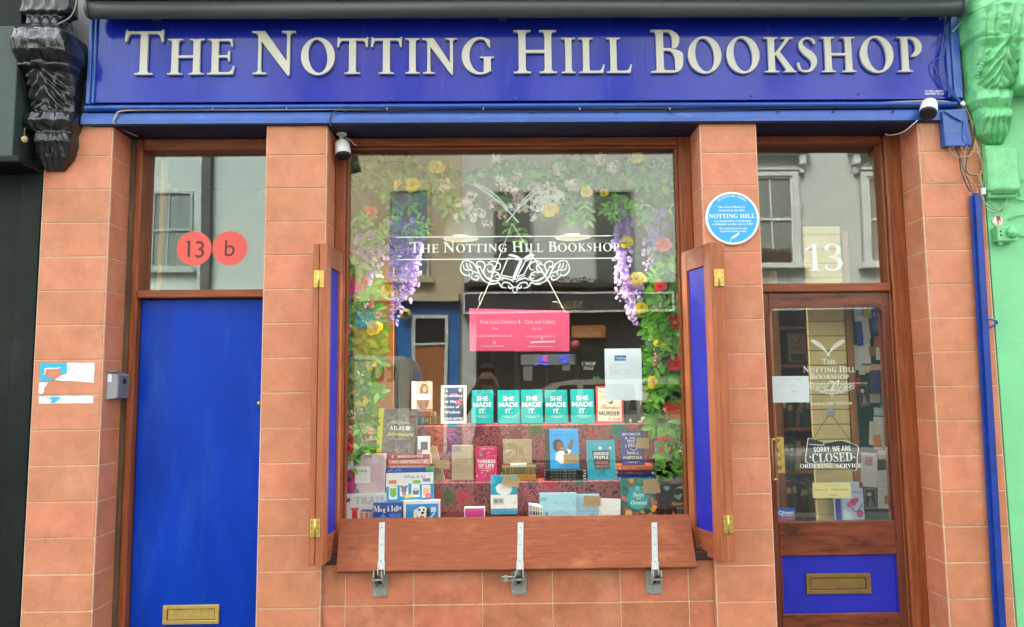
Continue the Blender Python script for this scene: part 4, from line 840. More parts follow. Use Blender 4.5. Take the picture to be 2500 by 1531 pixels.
# door lettering
YV2 = YD - .0008; GL = mat('vinyl_pale_gold', (.62, .66, .56), .5); K2 = FPX / (YD - CAM.y)
g7 = lambda x, y: W(1840 + x / 2.435, 680 + y / 2.435, YV2)
b = sub_of(door2)
def stx(sb, xa, xb, yb, hc, hs_): sign_text(b, g7(xa, yb).x, g7(xb, yb).x, g7((xa + xb) / 2, yb).z, hc / 2.435 / K2, hs_ / 2.435 / K2, YV2, GL, sb, .15)
stx((0, 3), 406, 490, 511, 34, 27); b.build('door_lettering', door2); b = sub_of(door2); stx((3, 14), 294, 606, 557, 36, 28); b.build('door_lettering', door2); b = sub_of(door2); stx((14, 22), 340, 566, 600, 36, 28)
b.build('door_lettering', door2); b = sub_of(door2); b.text('Telephone 020 7229 5260', g7(459, 742).x, g7(459, 742).z, 16 / 2.435 / K2, YV2, GL, 'B', w=250 / 2.435 / K2); b.build('door_lettering', door2)
b = sub_of(door2); kd = 110 / 2060; kk = kd / 2.435 * 2.435
mpd = lambda x, y: (W(1976 + (x - 190) * kd, 932 + (y - 560) * .052 + 2, YV2).x, W(1976 + (x - 190) * kd, 932 + (y - 560) * .052 + 2, YV2).z)
ornament(b, mpd, kd / K2, YV2 - .0001, GL); a, c = W(1972, 936, YV2), W(2118, 934, YV2); b.flat([(a.x, a.z - .002), (c.x, a.z - .002), (c.x, a.z), (a.x, a.z)], YV2, GL)
w2 = lambda x, y: (g7(x, y).x, g7(x, y).z)
quill(b, w2(344, 370), w2(455, 462), .028, YV2 - .0002, GL, 1); quill(b, w2(538, 370), w2(432, 462), .028, YV2 - .0006, GL, -1); b.build('door_ornament', door2)
b = sub_of(door2); b.text('ORDERING  SERVICE', g7(459, 1113).x, g7(459, 1113).z, 24 / 2.435 / K2, YV2 - .0002, CREAMV, 'B', w=366 / 2.435 / K2); b.build('door_lettering', door2)

# ------------------------------------------------------------------ across the street (seen mirrored in the glass)
DGL = mat('dark_window_glass', (.012, .016, .018), .06, spec=.8); TANW = mat('tan_render', (.32, .275, .18), .85, var=.1, vs=1.2); PALEW = mat('pale_grey_render', (.35, .375, .34), .85, var=.08, vs=1.2)
STU = mat('white_stucco', (.46, .49, .45), .8, var=.06, vs=1.5); TRIM = mat('stucco_trim', (.56, .58, .54), .7); DKP = mat('cafe_black', (.018, .020, .023), .45, var=.3, vs=2)
CURT = mat('net_curtain', (.20, .22, .19), .9, var=.5, vs=9, stretch=(6, 1, .3)); SASH = mat('sash_white', (.62, .64, .60), .5); GREYF = mat('grey_trim', (.34, .37, .35), .6); OAK = wood('oak_door', (.26, .10, .035), vs=2)
BLUEF = mat('blue_shopfront', (.012, .10, .30), .4, var=.15, vs=2)
def far(px0, py0, px1, py1, Y=YO): ym = (py0 + min(py1, 900)) / 2; xm = (px0 + px1) / 2; return V(px0, ym, Y).x, V(px1, ym, Y).x, V(xm, py1, Y).z, V(xm, py0, Y).z
def house(name, label, px0, px1, wallm, top=12.6, skip=None):
    xa, xb = V(px0, 700).x, V(px1, 700).x; e = thing(name, label, 'building', ((xa + xb) / 2, YO, 0)); b = sub(e)
    b.box(xa + .004, xb - .004, YO - 8, YO, 0, top, wallm); b.build('wall', e); e['x'] = 0; del e['x']; return e, xa, xb
def sash(e, x0, x1, z0, z1, frame=SASH, fill=DGL, bars=(.5,), mid=True, box=None):
    b = sub(e); t = .06; Y = YO
    for q in ((x0, x1, z1 - t, z1), (x0, x1, z0, z0 + t), (x0, x0 + t, z0 + t, z1 - t), (x1 - t, x1, z0 + t, z1 - t)): b.box(q[0], q[1], Y + .002, Y + .05, q[2], q[3], frame)
    zm = (z0 + z1) / 2
    if mid: b.box(x0 + t, x1 - t, Y + .012, Y + .04, zm - .03, zm + .03, frame)
    for f_ in bars:
        x = x0 + (x1 - x0) * f_
        for za, zb2 in (((z0 + t, zm - .03), (zm + .03, z1 - t)) if mid else ((z0 + t, z1 - t),)): b.box(x - .018, x + .018, Y + .011, Y + .035, za, zb2, frame)
    w_ = b.build('window', e); b = sub(e); b.box(x0 + t, x1 - t, Y + .001, Y + .01, z0 + t, z1 - t, fill); b.build('pane', w_)
    return w_
tan, xa, xb = house('tan_house', 'tan rendered house across the street with a blue ground floor front', 668, 1128, TANW)
for px in (735, 947):
    x0, x1, z0, z1 = far(px, 461, px + 103, 680); sash(tan, x0, x1, z0, z1, TANW if px > 800 else SASH, mat('far_curtain', (.10, .13, .16), .5, var=.5, vs=6, stretch=(6, 1, .3)), (.5,), px < 800)
    b = sub(tan); b.box(x0 - .1, x1 + .1, YO, YO + .16, z0 - .14, z0 - .001, TANW); b.build('window_sill', tan)
    x0, x1, z0, z1 = far(px, 120, px + 100, 290); sash(tan, x0, x1, z0, z1)
q = far(668, 720, 1120, 738); b = sub(tan); b.box(xa + .01, q[1], YO, YO + .25, q[2], q[3], TANW); b.build('ledge', tan)
b = sub(tan); q = far(700, 738, 1126, 738); b.box(xa + .05, xb - .06, YO + .001, YO + .06, 0, q[2] - .003, BLUEF); b.build('blue_front', tan)
x0, x1, z0, z1 = far(1006, 768, 1094, 835); b = sub(tan); b.box(x0, x0 + .09, YO + .06, YO + .12, 0, z1, GREYF); b.box(x1 - .09, x1, YO + .06, YO + .12, 0, z1, GREYF); b.box(x0 + .09, x1 - .09, YO + .06, YO + .12, z1 - .09, z1, GREYF); b.box(x0 + .09, x1 - .09, YO + .06, YO + .12, z0 - .06, z0, GREYF); b.build('door_frame', tan)
b = sub(tan); b.box(x0 + .09, x1 - .09, YO + .061, YO + .07, z0, z1 - .09, DGL); b.build('transom_pane', tan)
b = sub(tan); b.box(x0 + .0905, x1 - .0905, YO + .061, YO + .09, 0, z0 - .061, OAK); xm = (x0 + x1) / 2
for xx in (x0 + .15, xm + .04):
    for za, zb2 in ((.2, 1.0), (1.15, 1.75), (1.85, z0 - .2)): b.box(xx, xx + (x1 - x0) / 2 - .2, YO + .0905, YO + .1, za, zb2, OAK)
dd_ = b.build('door', tan); b = sub(tan); b.lathe([(0, .03), (.03, .04), (.06, .02)], (xm, YO + .1, 1.8), (0, 1, 0), BRASS, 12); b.build('knob', dd_)
x0, x1, z0, z1 = far(925, 800, 968, 1100); b = sub(tan); b.box(x0 - 1.2, x1, YO + .061, YO + .1, .2, z1, OAK)
for k in range(5): b.box(x0 - 1.1 + k * .32, x0 - .9 + k * .32, YO + .1005, YO + .112, .4, z1 - .1, OAK)
b.build('shop_panelling', tan)
q = V(990, 766, YO + .2); b = MB(at(q)); b.lathe([(0, .16), (.03, .16)], q, (0, 1, 0), mat('hex_yellow', (.55, .42, .12), .5), 6); b.box(q.x - .06, q.x + .06, q.y + .0302, q.y + .034, q.z - .06, q.z + .06, DKP); o = b.build('hexagon_sign'); o.location = q; tag(o, 'yellow hexagonal sign on the blue front across the street, mirrored in the glass', 'sign')
q = V(943, 766, YO + .2); e = thing('wall_grille', 'dark wire grid by the yellow hexagon on the blue front across the street', 'grille', q); b = sub(e)
for k in range(7): b.box(q.x - .2 + k * .06, q.x - .19 + k * .06, q.y - .02, q.y, q.z - .3, q.z + .25, GREYF); b.box(q.x - .2, q.x + .17, q.y - .03, q.y - .0205, q.z - .28 + k * .08, q.z - .27 + k * .08, GREYF)
b.box(q.x - .22, q.x + .2, q.y - .14, q.y - .04, q.z - .32, q.z + .27, DKP); b.build('grid', e)
# pale house with the cafe
pale, xa, xb = house('cafe_house', 'pale grey house across the street with a black cafe front on its ground floor', 1128, 1690, PALEW)
for px in (1204, 1450):
    x0, x1, z0, z1 = far(px, 465, px + 96, 715); sash(pale, x0, x1, z0, z1, mat('dim_sash', (.16, .18, .16), .6), mat('far_blind', (.06, .075, .06), .5, var=.3, vs=3), (.55,), True)
    x0, x1, z0, z1 = far(px, 110, px + 96, 300); sash(pale, x0, x1, z0, z1)
x0, x1, z0, z1 = far(1131, 716, 1640, 766); Yc = YO + .35
b = sub(pale); b.box(x0 + .02, x1 + .1, YO + .002, Yc - .01, z0 + .02, z1 + .25, DKP)
b.box(x0, x1, YO + .01, Yc, z0, z1, DKP); f_ = .055
for q in ((x0, x1, z1 - f_, z1), (x0, x1, z0, z0 + f_), (x0, x0 + f_, z0 + f_, z1 - f_), (x1 - f_, x1, z0 + f_, z1 - f_)): b.box(q[0], q[1], Yc + .001, Yc + .02, q[2], q[3], GREYF)
b.build('cafe_fascia', pale)
b = sub(pale); q = V(1382, 744, Yc); b.text("Mike's", q.x, q.z, .22, Yc + .004, mat('sign_bronze', (.20, .13, .06), .5), 'B', flip=True); b.build('fascia_lettering', pale)
b = sub(pale); b.box(xa + .06, xb - .06, YO + .002, YO + .03, 0, z0 - .002, DKP)
for px in (1163, 1262, 1408, 1520, 1600): q = V(px, 900); b.box(q.x - .03, q.x + .03, YO + .0302, YO + .09, 0, z0 - .003, DKP)
b.build('cafe_front', pale)
b = sub(pale); q = far(1134, 766, 1163, 900); b.box(q[0], q[1], YO + .0305, YO + .16, 0, z0 - .003, mat('grey_pilaster', (.30, .33, .31), .6)); b.build('pilaster', pale)
b = sub(pale); q = far(1150, 878, 1160, 904, YO + .16); b.box(q[0], q[1], YO + .1605, YO + .18, q[2], q[3], GREYF); b.build('entry_panel', pale)
for px0, px1 in ((1168, 1200), (1204, 1256), (1270, 1330), (1335, 1402), (1414, 1512), (1526, 1594)):
    q = far(px0, 855, px1, 1050); b = sub(pale); b.box(q[0], q[1], YO + .031, YO + .04, .5, q[3], DGL); b.build('cafe_pane', pale)
for (p0, p1, q0_, q1, m, nm, lab, cat) in ((1272, 867, 1404, 892, mat('menu_grey', (.16, .19, .17), .6), 'menu_board', 'wide grey menu board in the cafe window across the street', 'menu board'), (1278, 896, 1300, 930, mat('menu_grey2', (.13, .15, .13), .6), 'poster', 'small grey poster low in the cafe window, mirrored under the pink sign', 'poster'), (1370, 893, 1390, 906, mat('menu_grey2', (.13, .15, .13), .6), 'poster', 'small greenish card in the cafe window left of its white lettering', 'poster'), (1447, 920, 1465, 928, mat('green_card', (.03, .22, .12), .6), 'poster', 'green card at the right of the cafe window', 'poster')):
    x0, x1, z0, z1 = far(p0, p1, q0_, q1); c = Vector(((x0 + x1) / 2, YO + .05, z0)); b = MB(at(c)); b.cbox(x0, x1, YO + .042, YO + .06, z0, z1, m, .004)
    o = b.build(nm); o.location = c; tag(o, lab, cat)
x0, x1, z0, z1 = far(1394, 794, 1480, 826, YO + .2); c = Vector(((x0 + x1) / 2, YO + .2, z0)); e = thing('wooden_sign', 'brown wooden sign reading no riff raff above the cafe window', 'sign', c); b = sub(e); b.cbox(x0, x1, YO + .1, YO + .2, z0, z1, OAK, .01); b.build('board', e)
b = sub(e); gm = mat('sign_gold', (.45, .28, .12), .5); b.text('NO', c.x - .02, z1 - .1, .09, YO + .202, gm, 'B', flip=True); b.build('lettering', e); b = sub(e); b.text('RIFF RAFF', c.x, z0 + .11, .11, YO + .202, gm, 'B', flip=True, maxw=(x1 - x0) * .8); b.build('lettering', e)
q = V(1437, 893, YO + .07); e = thing('window_lettering', "two lines of white lettering on the cafe glass across the street", 'lettering', q); b = sub(e); b.text("MIKE'S", q.x, q.z + .05, .085, YO + .0412, CREAMV, 'b', flip=True, off=-.01); b.build('lettering', e); b = sub(e); b.text('CAFE', q.x, q.z - .07, .085, YO + .0412, CREAMV, 'b', flip=True, off=-.01); b.build('lettering', e)
q = V(1403, 843, YO + .3); b = MB(at(q)); b.lathe([(-.12, .05), (-.09, .10), (0, .135), (.09, .10), (.12, .05)], q, (0, 0, 1), mat('paper_lamp_red', (.30, .05, .03), .7, var=.3, vs=8), 16); o = b.build('paper_lamp'); o.location = q; tag(o, 'round red paper lamp hanging in the cafe entrance across the street', 'lamp')
NEON = mat('neon_blue', (.05, .08, .9), .5, emit=1.2); NEONP = mat('neon_pink', (.6, .08, .35), .5, emit=.6)
q = V(1370, 880, YO + .06); e = thing('neon_sign', 'blue and pink neon sign glowing in the cafe window across the street', 'neon sign', q); b = sub(e)
for pts in ([(1310, 878), (1325, 872), (1318, 882), (1335, 876)], [(1355, 874), (1375, 868), (1368, 878), (1392, 866)], [(1368, 886), (1380, 880), (1375, 888), (1388, 882)], [(1305, 893), (1320, 888), (1330, 892), (1338, 889)]): b.tube(spl([V(x, y, YO + .07) for x, y in pts], 4), .012, NEON, 6)
b.build('blue_tube', e); b = sub(e); x0, x1, z0, z1 = far(1324, 870, 1335, 884); b.cbox(x0, x1, YO + .062, YO + .08, z0, z1, NEONP, .004); b.build('pink_panel', e)
LEAFD = mat('far_shrub', (.035, .06, .025), .8, var=.4, vs=4)
def shrub(name, label, px0, px1, py, Y, h):
    x0, x1 = V(px0, py, Y).x, V(px1, py, Y).x; z = V(px0, py, Y).z; c = Vector(((x0 + x1) / 2, Y, z)); e = thing(name, label, 'shrub', c, 'planter shrubs over the cafe'); b = sub(e); b.cbox(x0, x1, Y - .14, Y + .14, z - .02, z + .16, DKP, .01); b.build('planter', e); b = sub(e)
    for i in range(int((x1 - x0) * 170)):
        p = Vector((rr(x0, x1), Y + rr(-.16, .16), z + .12 + h * rnd() ** 1.6)); u = Vector((rr(-1, 1), rr(-1, 1), rr(-1, 1))).normalized() * .05; v = u.orthogonal().normalized() * .03
        b.add([p - u, p + v, p + u, p - v], [(0, 1, 2, 3)], LEAFD)
    for i in range(int((x1 - x0) * 5)):
        p = Vector((rr(x0, x1), Y, z + .1)); b.tube([p, p + Vector((rr(-.1, .1), 0, h * .7)), p + Vector((rr(-.2, .2), rr(-.1, .1), h * rr(.9, 1.5)))], .006, LEAFD, 4)
    b.build('foliage', e)
shrub('planter_shrub', 'dark straggly shrub in the planter over the left of the cafe fascia', 1140, 1290, 716, YO + .2, .2)
shrub('planter_shrub', 'dark twiggy shrub in the planter over the middle of the cafe fascia', 1295, 1440, 716, YO + .2, .33)
shrub('planter_shrub', 'dark low shrub in the planter over the right of the cafe fascia', 1445, 1600, 716, YO + .2, .24)
# stucco house mirrored in the right transom
stu, xa, xb = house('stucco_house', 'white stucco house across the street with ornate framed windows', 1690, 2700, STU)
for px in (1840, 2116):
    x0, x1, z0, z1 = far(px, 430, px + 98, 641)
    w_ = sash(stu, x0 + .03, x1 - .03, z0, z1 - .02, SASH, CURT, (.42,), True)
    b = sub(stu)
    b.box(x0 - .13, x0 + .028, YO, YO + .09, z0, z1 + .12, TRIM); b.box(x1 - .028, x1 + .13, YO, YO + .09, z0, z1 + .12, TRIM); b.box(x0 + .0285, x1 - .0285, YO, YO + .0895, z1 - .018, z1 + .119, TRIM)
    b.build('window_surround', stu)
    b = sub(stu); b.box(x0 - .42, x1 + .42, YO, YO + .3, z1 + .62, z1 + .74, TRIM); b.box(x0 - .36, x1 + .36, YO, YO + .24, z1 + .55, z1 + .6195, TRIM); b.box(x0 - .16, x1 + .16, YO, YO + .12, z1 + .14, z1 + .2, TRIM); b.build('window_cornice', stu)
    for xx in (x0 - .32, x1 + .14):
        b = sub(stu); b.cbox(xx, xx + .18, YO, YO + .22, z1 + .25, z1 + .549, TRIM, .03); b.cbox(xx + .02, xx + .16, YO, YO + .13, z1 + .02, z1 + .249, TRIM, .04); b.build('console', stu)
    b = sub(stu); b.box(x0 - .3, x1 + .3, YO, YO + .22, z0 - .14, z0 - .001, TRIM); b.build('window_sill', stu)
    for k in range(26):
        pass
    b = sub(stu)
    for sx in (x0 - .16, x1 + .16):
        for k in range(30): zz = z0 + (z1 - z0) * k / 30; b.box(sx - .02, sx + .02, YO, YO + .05, zz, zz + .035, TRIM)
    b.build('rope_moulding', stu)
    x0, x1, z0, z1 = far(px, 80, px + 98, 260); sash(stu, x0, x1, z0, z1)
x0, x1, z0, z1 = far(1845, 612, 1932, 640, YO + .2); c = Vector(((x0 + x1) / 2, YO + .17, z0)); e = thing('window_box', 'dark window box of withered plants on the white stucco sill, mirrored in the right transom', 'window box', c); b = sub(e); b.cbox(x0, x1, YO + .07, YO + .22, z0, z1 - .03, mat('box_brown', (.05, .025, .02), .7), .01); b.build('box', e); b = sub(e)
for i in range(170): p = Vector((rr(x0, x1), YO + rr(.08, .2), z1 + rr(-.03, .09))); u = Vector((rr(-1, 1), rr(-1, 1), rr(-.3, 1))).normalized() * .05; v = u.orthogonal().normalized() * .015; b.add([p - u, p + v, p + u, p - v], [(0, 1, 2, 3)], mat('withered', (.10, .075, .035), .8))
b.build('plants', e)
q = far(1700, 705, 2650, 720); b = sub(stu); b.box(xa + .02, xb - .05, YO, YO + .18, q[2], q[3], TRIM); b.build('string_course', stu)
b = sub(stu); b.box(xa + .3, xb - .3, YO + .002, YO + .05, 0, q[2] - .4, DKP); b.build('shopfront', stu)
# house mirrored in the left transom
wh, xa, xb = house('white_house', 'blue white rendered house across the street with a dark drainpipe', -700, 668, mat('blue_white_render', (.40, .50, .46), .8, var=.05, vs=1.5))
for px in (372, 100):
    x0, x1, z0, z1 = far(px, 470, px + 98, 655); sash(wh, x0, x1, z0, z1, mat('teal_sash', (.32, .40, .37), .6), mat('teal_glass', (.16, .22, .20), .5), (.4,), True)
    b = sub(wh); b.box(x0 - .1, x1 + .1, YO, YO + .12, z0 - .12, z0 - .001, MATS['teal_sash']); b.build('window_sill', wh); x0, x1, z0, z1 = far(px, 110, px + 98, 290); sash(wh, x0, x1, z0, z1)
b = sub(wh); x0, x1, z0, z1 = far(500, 800, 521, 30); b.box(x0, x1, YO, YO + .16, 0, 12.4, mat('pipe_dark', (.045, .055, .055), .6, var=.2, vs=2)); b.build('drainpipe', wh)
b = sub(wh); q = far(0, 722, 650, 736); b.box(xa + .02, xb - .01, YO, YO + .2, q[2], q[3], SASH); b.build('string_course', wh)
# vehicles
CREAMP = mat('cream_car_paint', (.32, .30, .26), .25, coat=.6); VANP = mat('van_white_paint', (.42, .40, .34), .3, coat=.5); TYRE = mat('tyre', (.02, .02, .02), .8); RIMM = mat('rim', (.12, .12, .12), .35, metal=.7); TAIL = mat('tail_lamp', (.22, .03, .02), .25)
def vehicle(e, prof, y0, y1, paint, wheels, wins):
    b = sub(e); X, Z = e.location.x, e.location.z; b.prism([(X + x, Z + z) for x, z in prof], y0, y1, paint); body = b.build('body', e, bevel=.06)
    for x in wheels:
        for yy, sg in ((y0 + .02, -1), (y1 - .02, 1)):
            b = sub(e); b.lathe([(0, .2), (.0, .32), (.03, .34), (.17, .34), (.2, .3)], (X + x, yy + sg * .03, Z + .34), (0, -sg, 0), TYRE, 20); t_ = b.build('wheel', e); b = sub(e); b.lathe([(0, .1), (.012, .2), (.03, .21)], (X + x, yy + sg * .045, Z + .34), (0, -sg, 0), RIMM, 18); b.build('rim', t_)
    for w_ in wins:
        for yy in (y0 - .004, y1 + .004):
            b = sub(e); b.prism([(X + x, Z + z) for x, z in w_], min(yy, yy + .006), max(yy, yy + .006), DGL); b.build('side_window', e)
YVn = -10.2
q = V(1021, 866, YVn); e = thing('delivery_van', 'white delivery van parked across the street with dark lettering on its side', 'van', (q.x, YVn - .95, -.12)); zr_ = q.z + .12
prof = [(0, .35), (.0, .9), (-.06, 1.5), (-.12, zr_ - .25), (-.24, zr_), (-3.3, zr_), (-3.8, zr_ - .1), (-4.35, 1.35), (-5.1, 1.1), (-5.25, .7), (-5.25, .3)]
vehicle(e, prof, YVn - 1.9, YVn, VANP, (-.95, -4.3), [[(-3.55, 1.3), (-3.5, zr_ - .35), (-3.75, zr_ - .3), (-4.25, 1.3)]])
b = sub(e); qq = V(935, 908, YVn); b.text('tu', qq.x, qq.z, .36, YVn + .004, BLACK, 'b', flip=True); b.build('lettering', e)
b = sub(e); b.box(q.x - .16, q.x - .045, YVn - .05, YVn + .006, .95, 1.75, TAIL); b.build('tail_lamp', e)
b = sub(e); xx, zz = V(890, 880, YVn).x, V(890, 878, YVn).z
b.tube([(q.x - 3.0, YVn + .002, .6), (q.x - 3.0, YVn + .002, zz), (q.x - .55, YVn + .002, zz), (q.x - .42, YVn + .002, zz - .12), (q.x - .40, YVn + .002, .6)], .012, GREYF, 6); b.build('panel_groove', e)
q = V(1275, 960, YVn); e = thing('cream_car', 'cream car with dark side windows parked across the street in front of the cafe', 'car', (q.x, YVn - .9, -.12)); zr_ = V(1400, 927, YVn).z + .12
prof = [(-.95, .3), (4.1, .3), (4.15, .9), (4.0, 1.25), (3.6, zr_ - .1), (3.2, zr_), (1.0, zr_), (.6, zr_ - .06), (-.2, 1.17), (-.85, 1.0), (-1.0, .7)]
vehicle(e, prof, YVn - 1.75, YVn, CREAMP, (-.25, 3.1), [[(.15, 1.2), (1.05, 1.2), (1.05, zr_ - .1), (.72, zr_ - .11)], [(1.17, 1.2), (2.2, 1.2), (2.15, zr_ - .1), (1.17, zr_ - .1)], [(2.32, 1.2), (3.6, 1.2), (3.3, zr_ - .12), (2.28, zr_ - .1)]])
# ------------------------------------------------------------------ the photographer
PX, PY = -.165, -4.47
per = thing('person', 'person in a dark jacket raising a black phone, mirrored in the window above the books', 'person', (PX, PY, 0))
SKINM = mat('skin', (.68, .40, .29), .5); JACK = mat('jacket_dark', (.018, .018, .024), .8, var=.3, vs=20); TROU = mat('trousers', (.02, .022, .035), .85); HAIR = mat('hair_dark', (.022, .013, .009), .6)
VT = [((0, 0, .98), .145, .11), ((0, 0, 1.15), .14, .10), ((0, .005, 1.33), .165, .115), ((0, -.01, 1.46), .12, .085), ((0, 0, 1.545), .055, .055), ((0, .02, 1.61), .062, .07), ((0, .025, 1.70), .074, .095), ((0, .015, 1.79), .066, .085)]
ED = [(0, 1), (1, 2), (2, 3), (3, 4), (4, 5), (5, 6), (6, 7)]
def chain(start, pts):
    p = start
    for co, rx, ry in pts: VT.append((co, rx, ry)); ED.append((p, len(VT) - 1)); p = len(VT) - 1
    return p
KP = 1.0; PHZ = 1.655
for s in (-1, 1):
    wr = chain(3, [((s * .185, -.01, 1.44), .062, .062), ((s * .30, .07, 1.26), .045, .045), ((s * .21, .19, 1.45), .036, .036), ((s * .145, .235, PHZ - .075), .026, .022), ((s * .110, .248, PHZ - .03), .030, .018)])
    for k, (dx, dz, ln_) in enumerate(((.100, .030, 1.0), (.106, .014, 1.05), (.109, -.002, 1.0), (.108, -.017, .85))):   # fingers behind and over the phone end
        chain(wr, [((s * dx, .258, PHZ + dz + .012), .0085, .0085), ((s * (dx - .018 * ln_), .262, PHZ + dz + .024), .008, .008), ((s * (dx - .036 * ln_), .272, PHZ + dz + .026), .007, .007)])
    chain(wr, [((s * .098, .240, PHZ - .040), .010, .010), ((s * .078, .246, PHZ - .046), .009, .009), ((s * .058, .256, PHZ - .045), .0075, .0075)])
    chain(0, [((s * .10, 0, .90), .10, .10), ((s * .105, .01, .52), .062, .065), ((s * .11, -.02, .10), .042, .045), ((s * .115, .10, .035), .04, .03), ((s * .12, .17, .03), .035, .025)])
    chain(6, [((s * .082, .005, 1.70), .014, .02), ((s * .088, -.005, 1.715), .010, .018)])
chain(6, [((0, .122, 1.685), .014, .014), ((0, .135, 1.672), .012, .010)])
me = bpy.data.meshes.new('tmpbody'); me.from_pydata([(v[0][0], v[0][1], v[0][2] * KP) for v in VT], ED, []); me.update()
o = bpy.data.objects.new('tmpbody', me); COL.objects.link(o); sk = o.modifiers.new('s', 'SKIN'); sk.use_smooth_shade = True
for i, v in enumerate(me.skin_vertices[0].data): v.radius = VT[i][1:]; v.use_root = (i == 0)
o.modifiers.new('d', 'SUBSURF').levels = 1
bm_ = bpy.data.meshes.new_from_object(o.evaluated_get(bpy.context.evaluated_depsgraph_get())); bpy.data.objects.remove(o)
bm_.name = 'body'; bm_.materials.clear()
for m in (JACK, SKINM, TROU): bm_.materials.append(m)
for p in bm_.polygons:
    c = p.center; p.use_smooth = True
    p.material_index = 1 if (c.z > 1.515 and abs(c.x) < .1 and c.y < .17) or (c.z > 1.585 and c.y > .19) else (2 if c.z < .93 else 0)
o = bpy.data.objects.new('body', bm_); COL.objects.link(o); o.parent = per
b = MB()
for i in range(9):
    for k in range(18):
        a0, a1 = PI * 2 * k / 18, PI * 2 * (k + 1) / 18; t0_, t1_ = PI * .5 * i / 9 * 1.25, PI * .5 * (i + 1) / 9 * 1.25
        f_ = lambda a, t: (.098 * math.sin(t) * math.cos(a), .010 + .122 * math.sin(t) * math.sin(a) - (.02 if math.sin(a) > .2 and t > 1.2 else 0), 1.765 + .108 * math.cos(t) + .006 * noise.noise(Vector((a * 3, t * 9, 0))))
        if math.sin(a0 + .17) > .15 and t1_ > 1.2: continue
        b.add([f_(a0, t0_), f_(a1, t0_), f_(a1, t1_), f_(a0, t1_)], [(0, 1, 2, 3)], HAIR, True)
hair_ = b.build('hair', per); hair_.location.z = 0
for s in (-1, 1): b = MB(); b.lathe([(0, .012), (.006, .008)], (s * .034, .105, 1.715), (0, 1, 0), mat('eye_dark', (.03, .02, .015), .2), 10); b.build('eye', per).location.z = 0
b = MB(); b.box(-.024, .024, .112, .118, 1.632, 1.640, mat('lips', (.34, .13, .1), .5)); b.build('mouth', per).location.z = 0
PHZ *= KP
ph = thing('phone', 'black smartphone held level in both hands by the person mirrored in the window', 'phone', (PX, PY + .262, PHZ)); b = sub(ph); b.cbox(PX - .076, PX + .076, PY + .258, PY + .266, PHZ - .036, PHZ + .036, BLACK, .003); b.build('case', ph)
b = sub(ph); b.lathe([(0, .007), (.0012, .006)], (PX + .062, PY + .266, PHZ + .022), (0, 1, 0), DGL, 12); b.build('lens', ph)

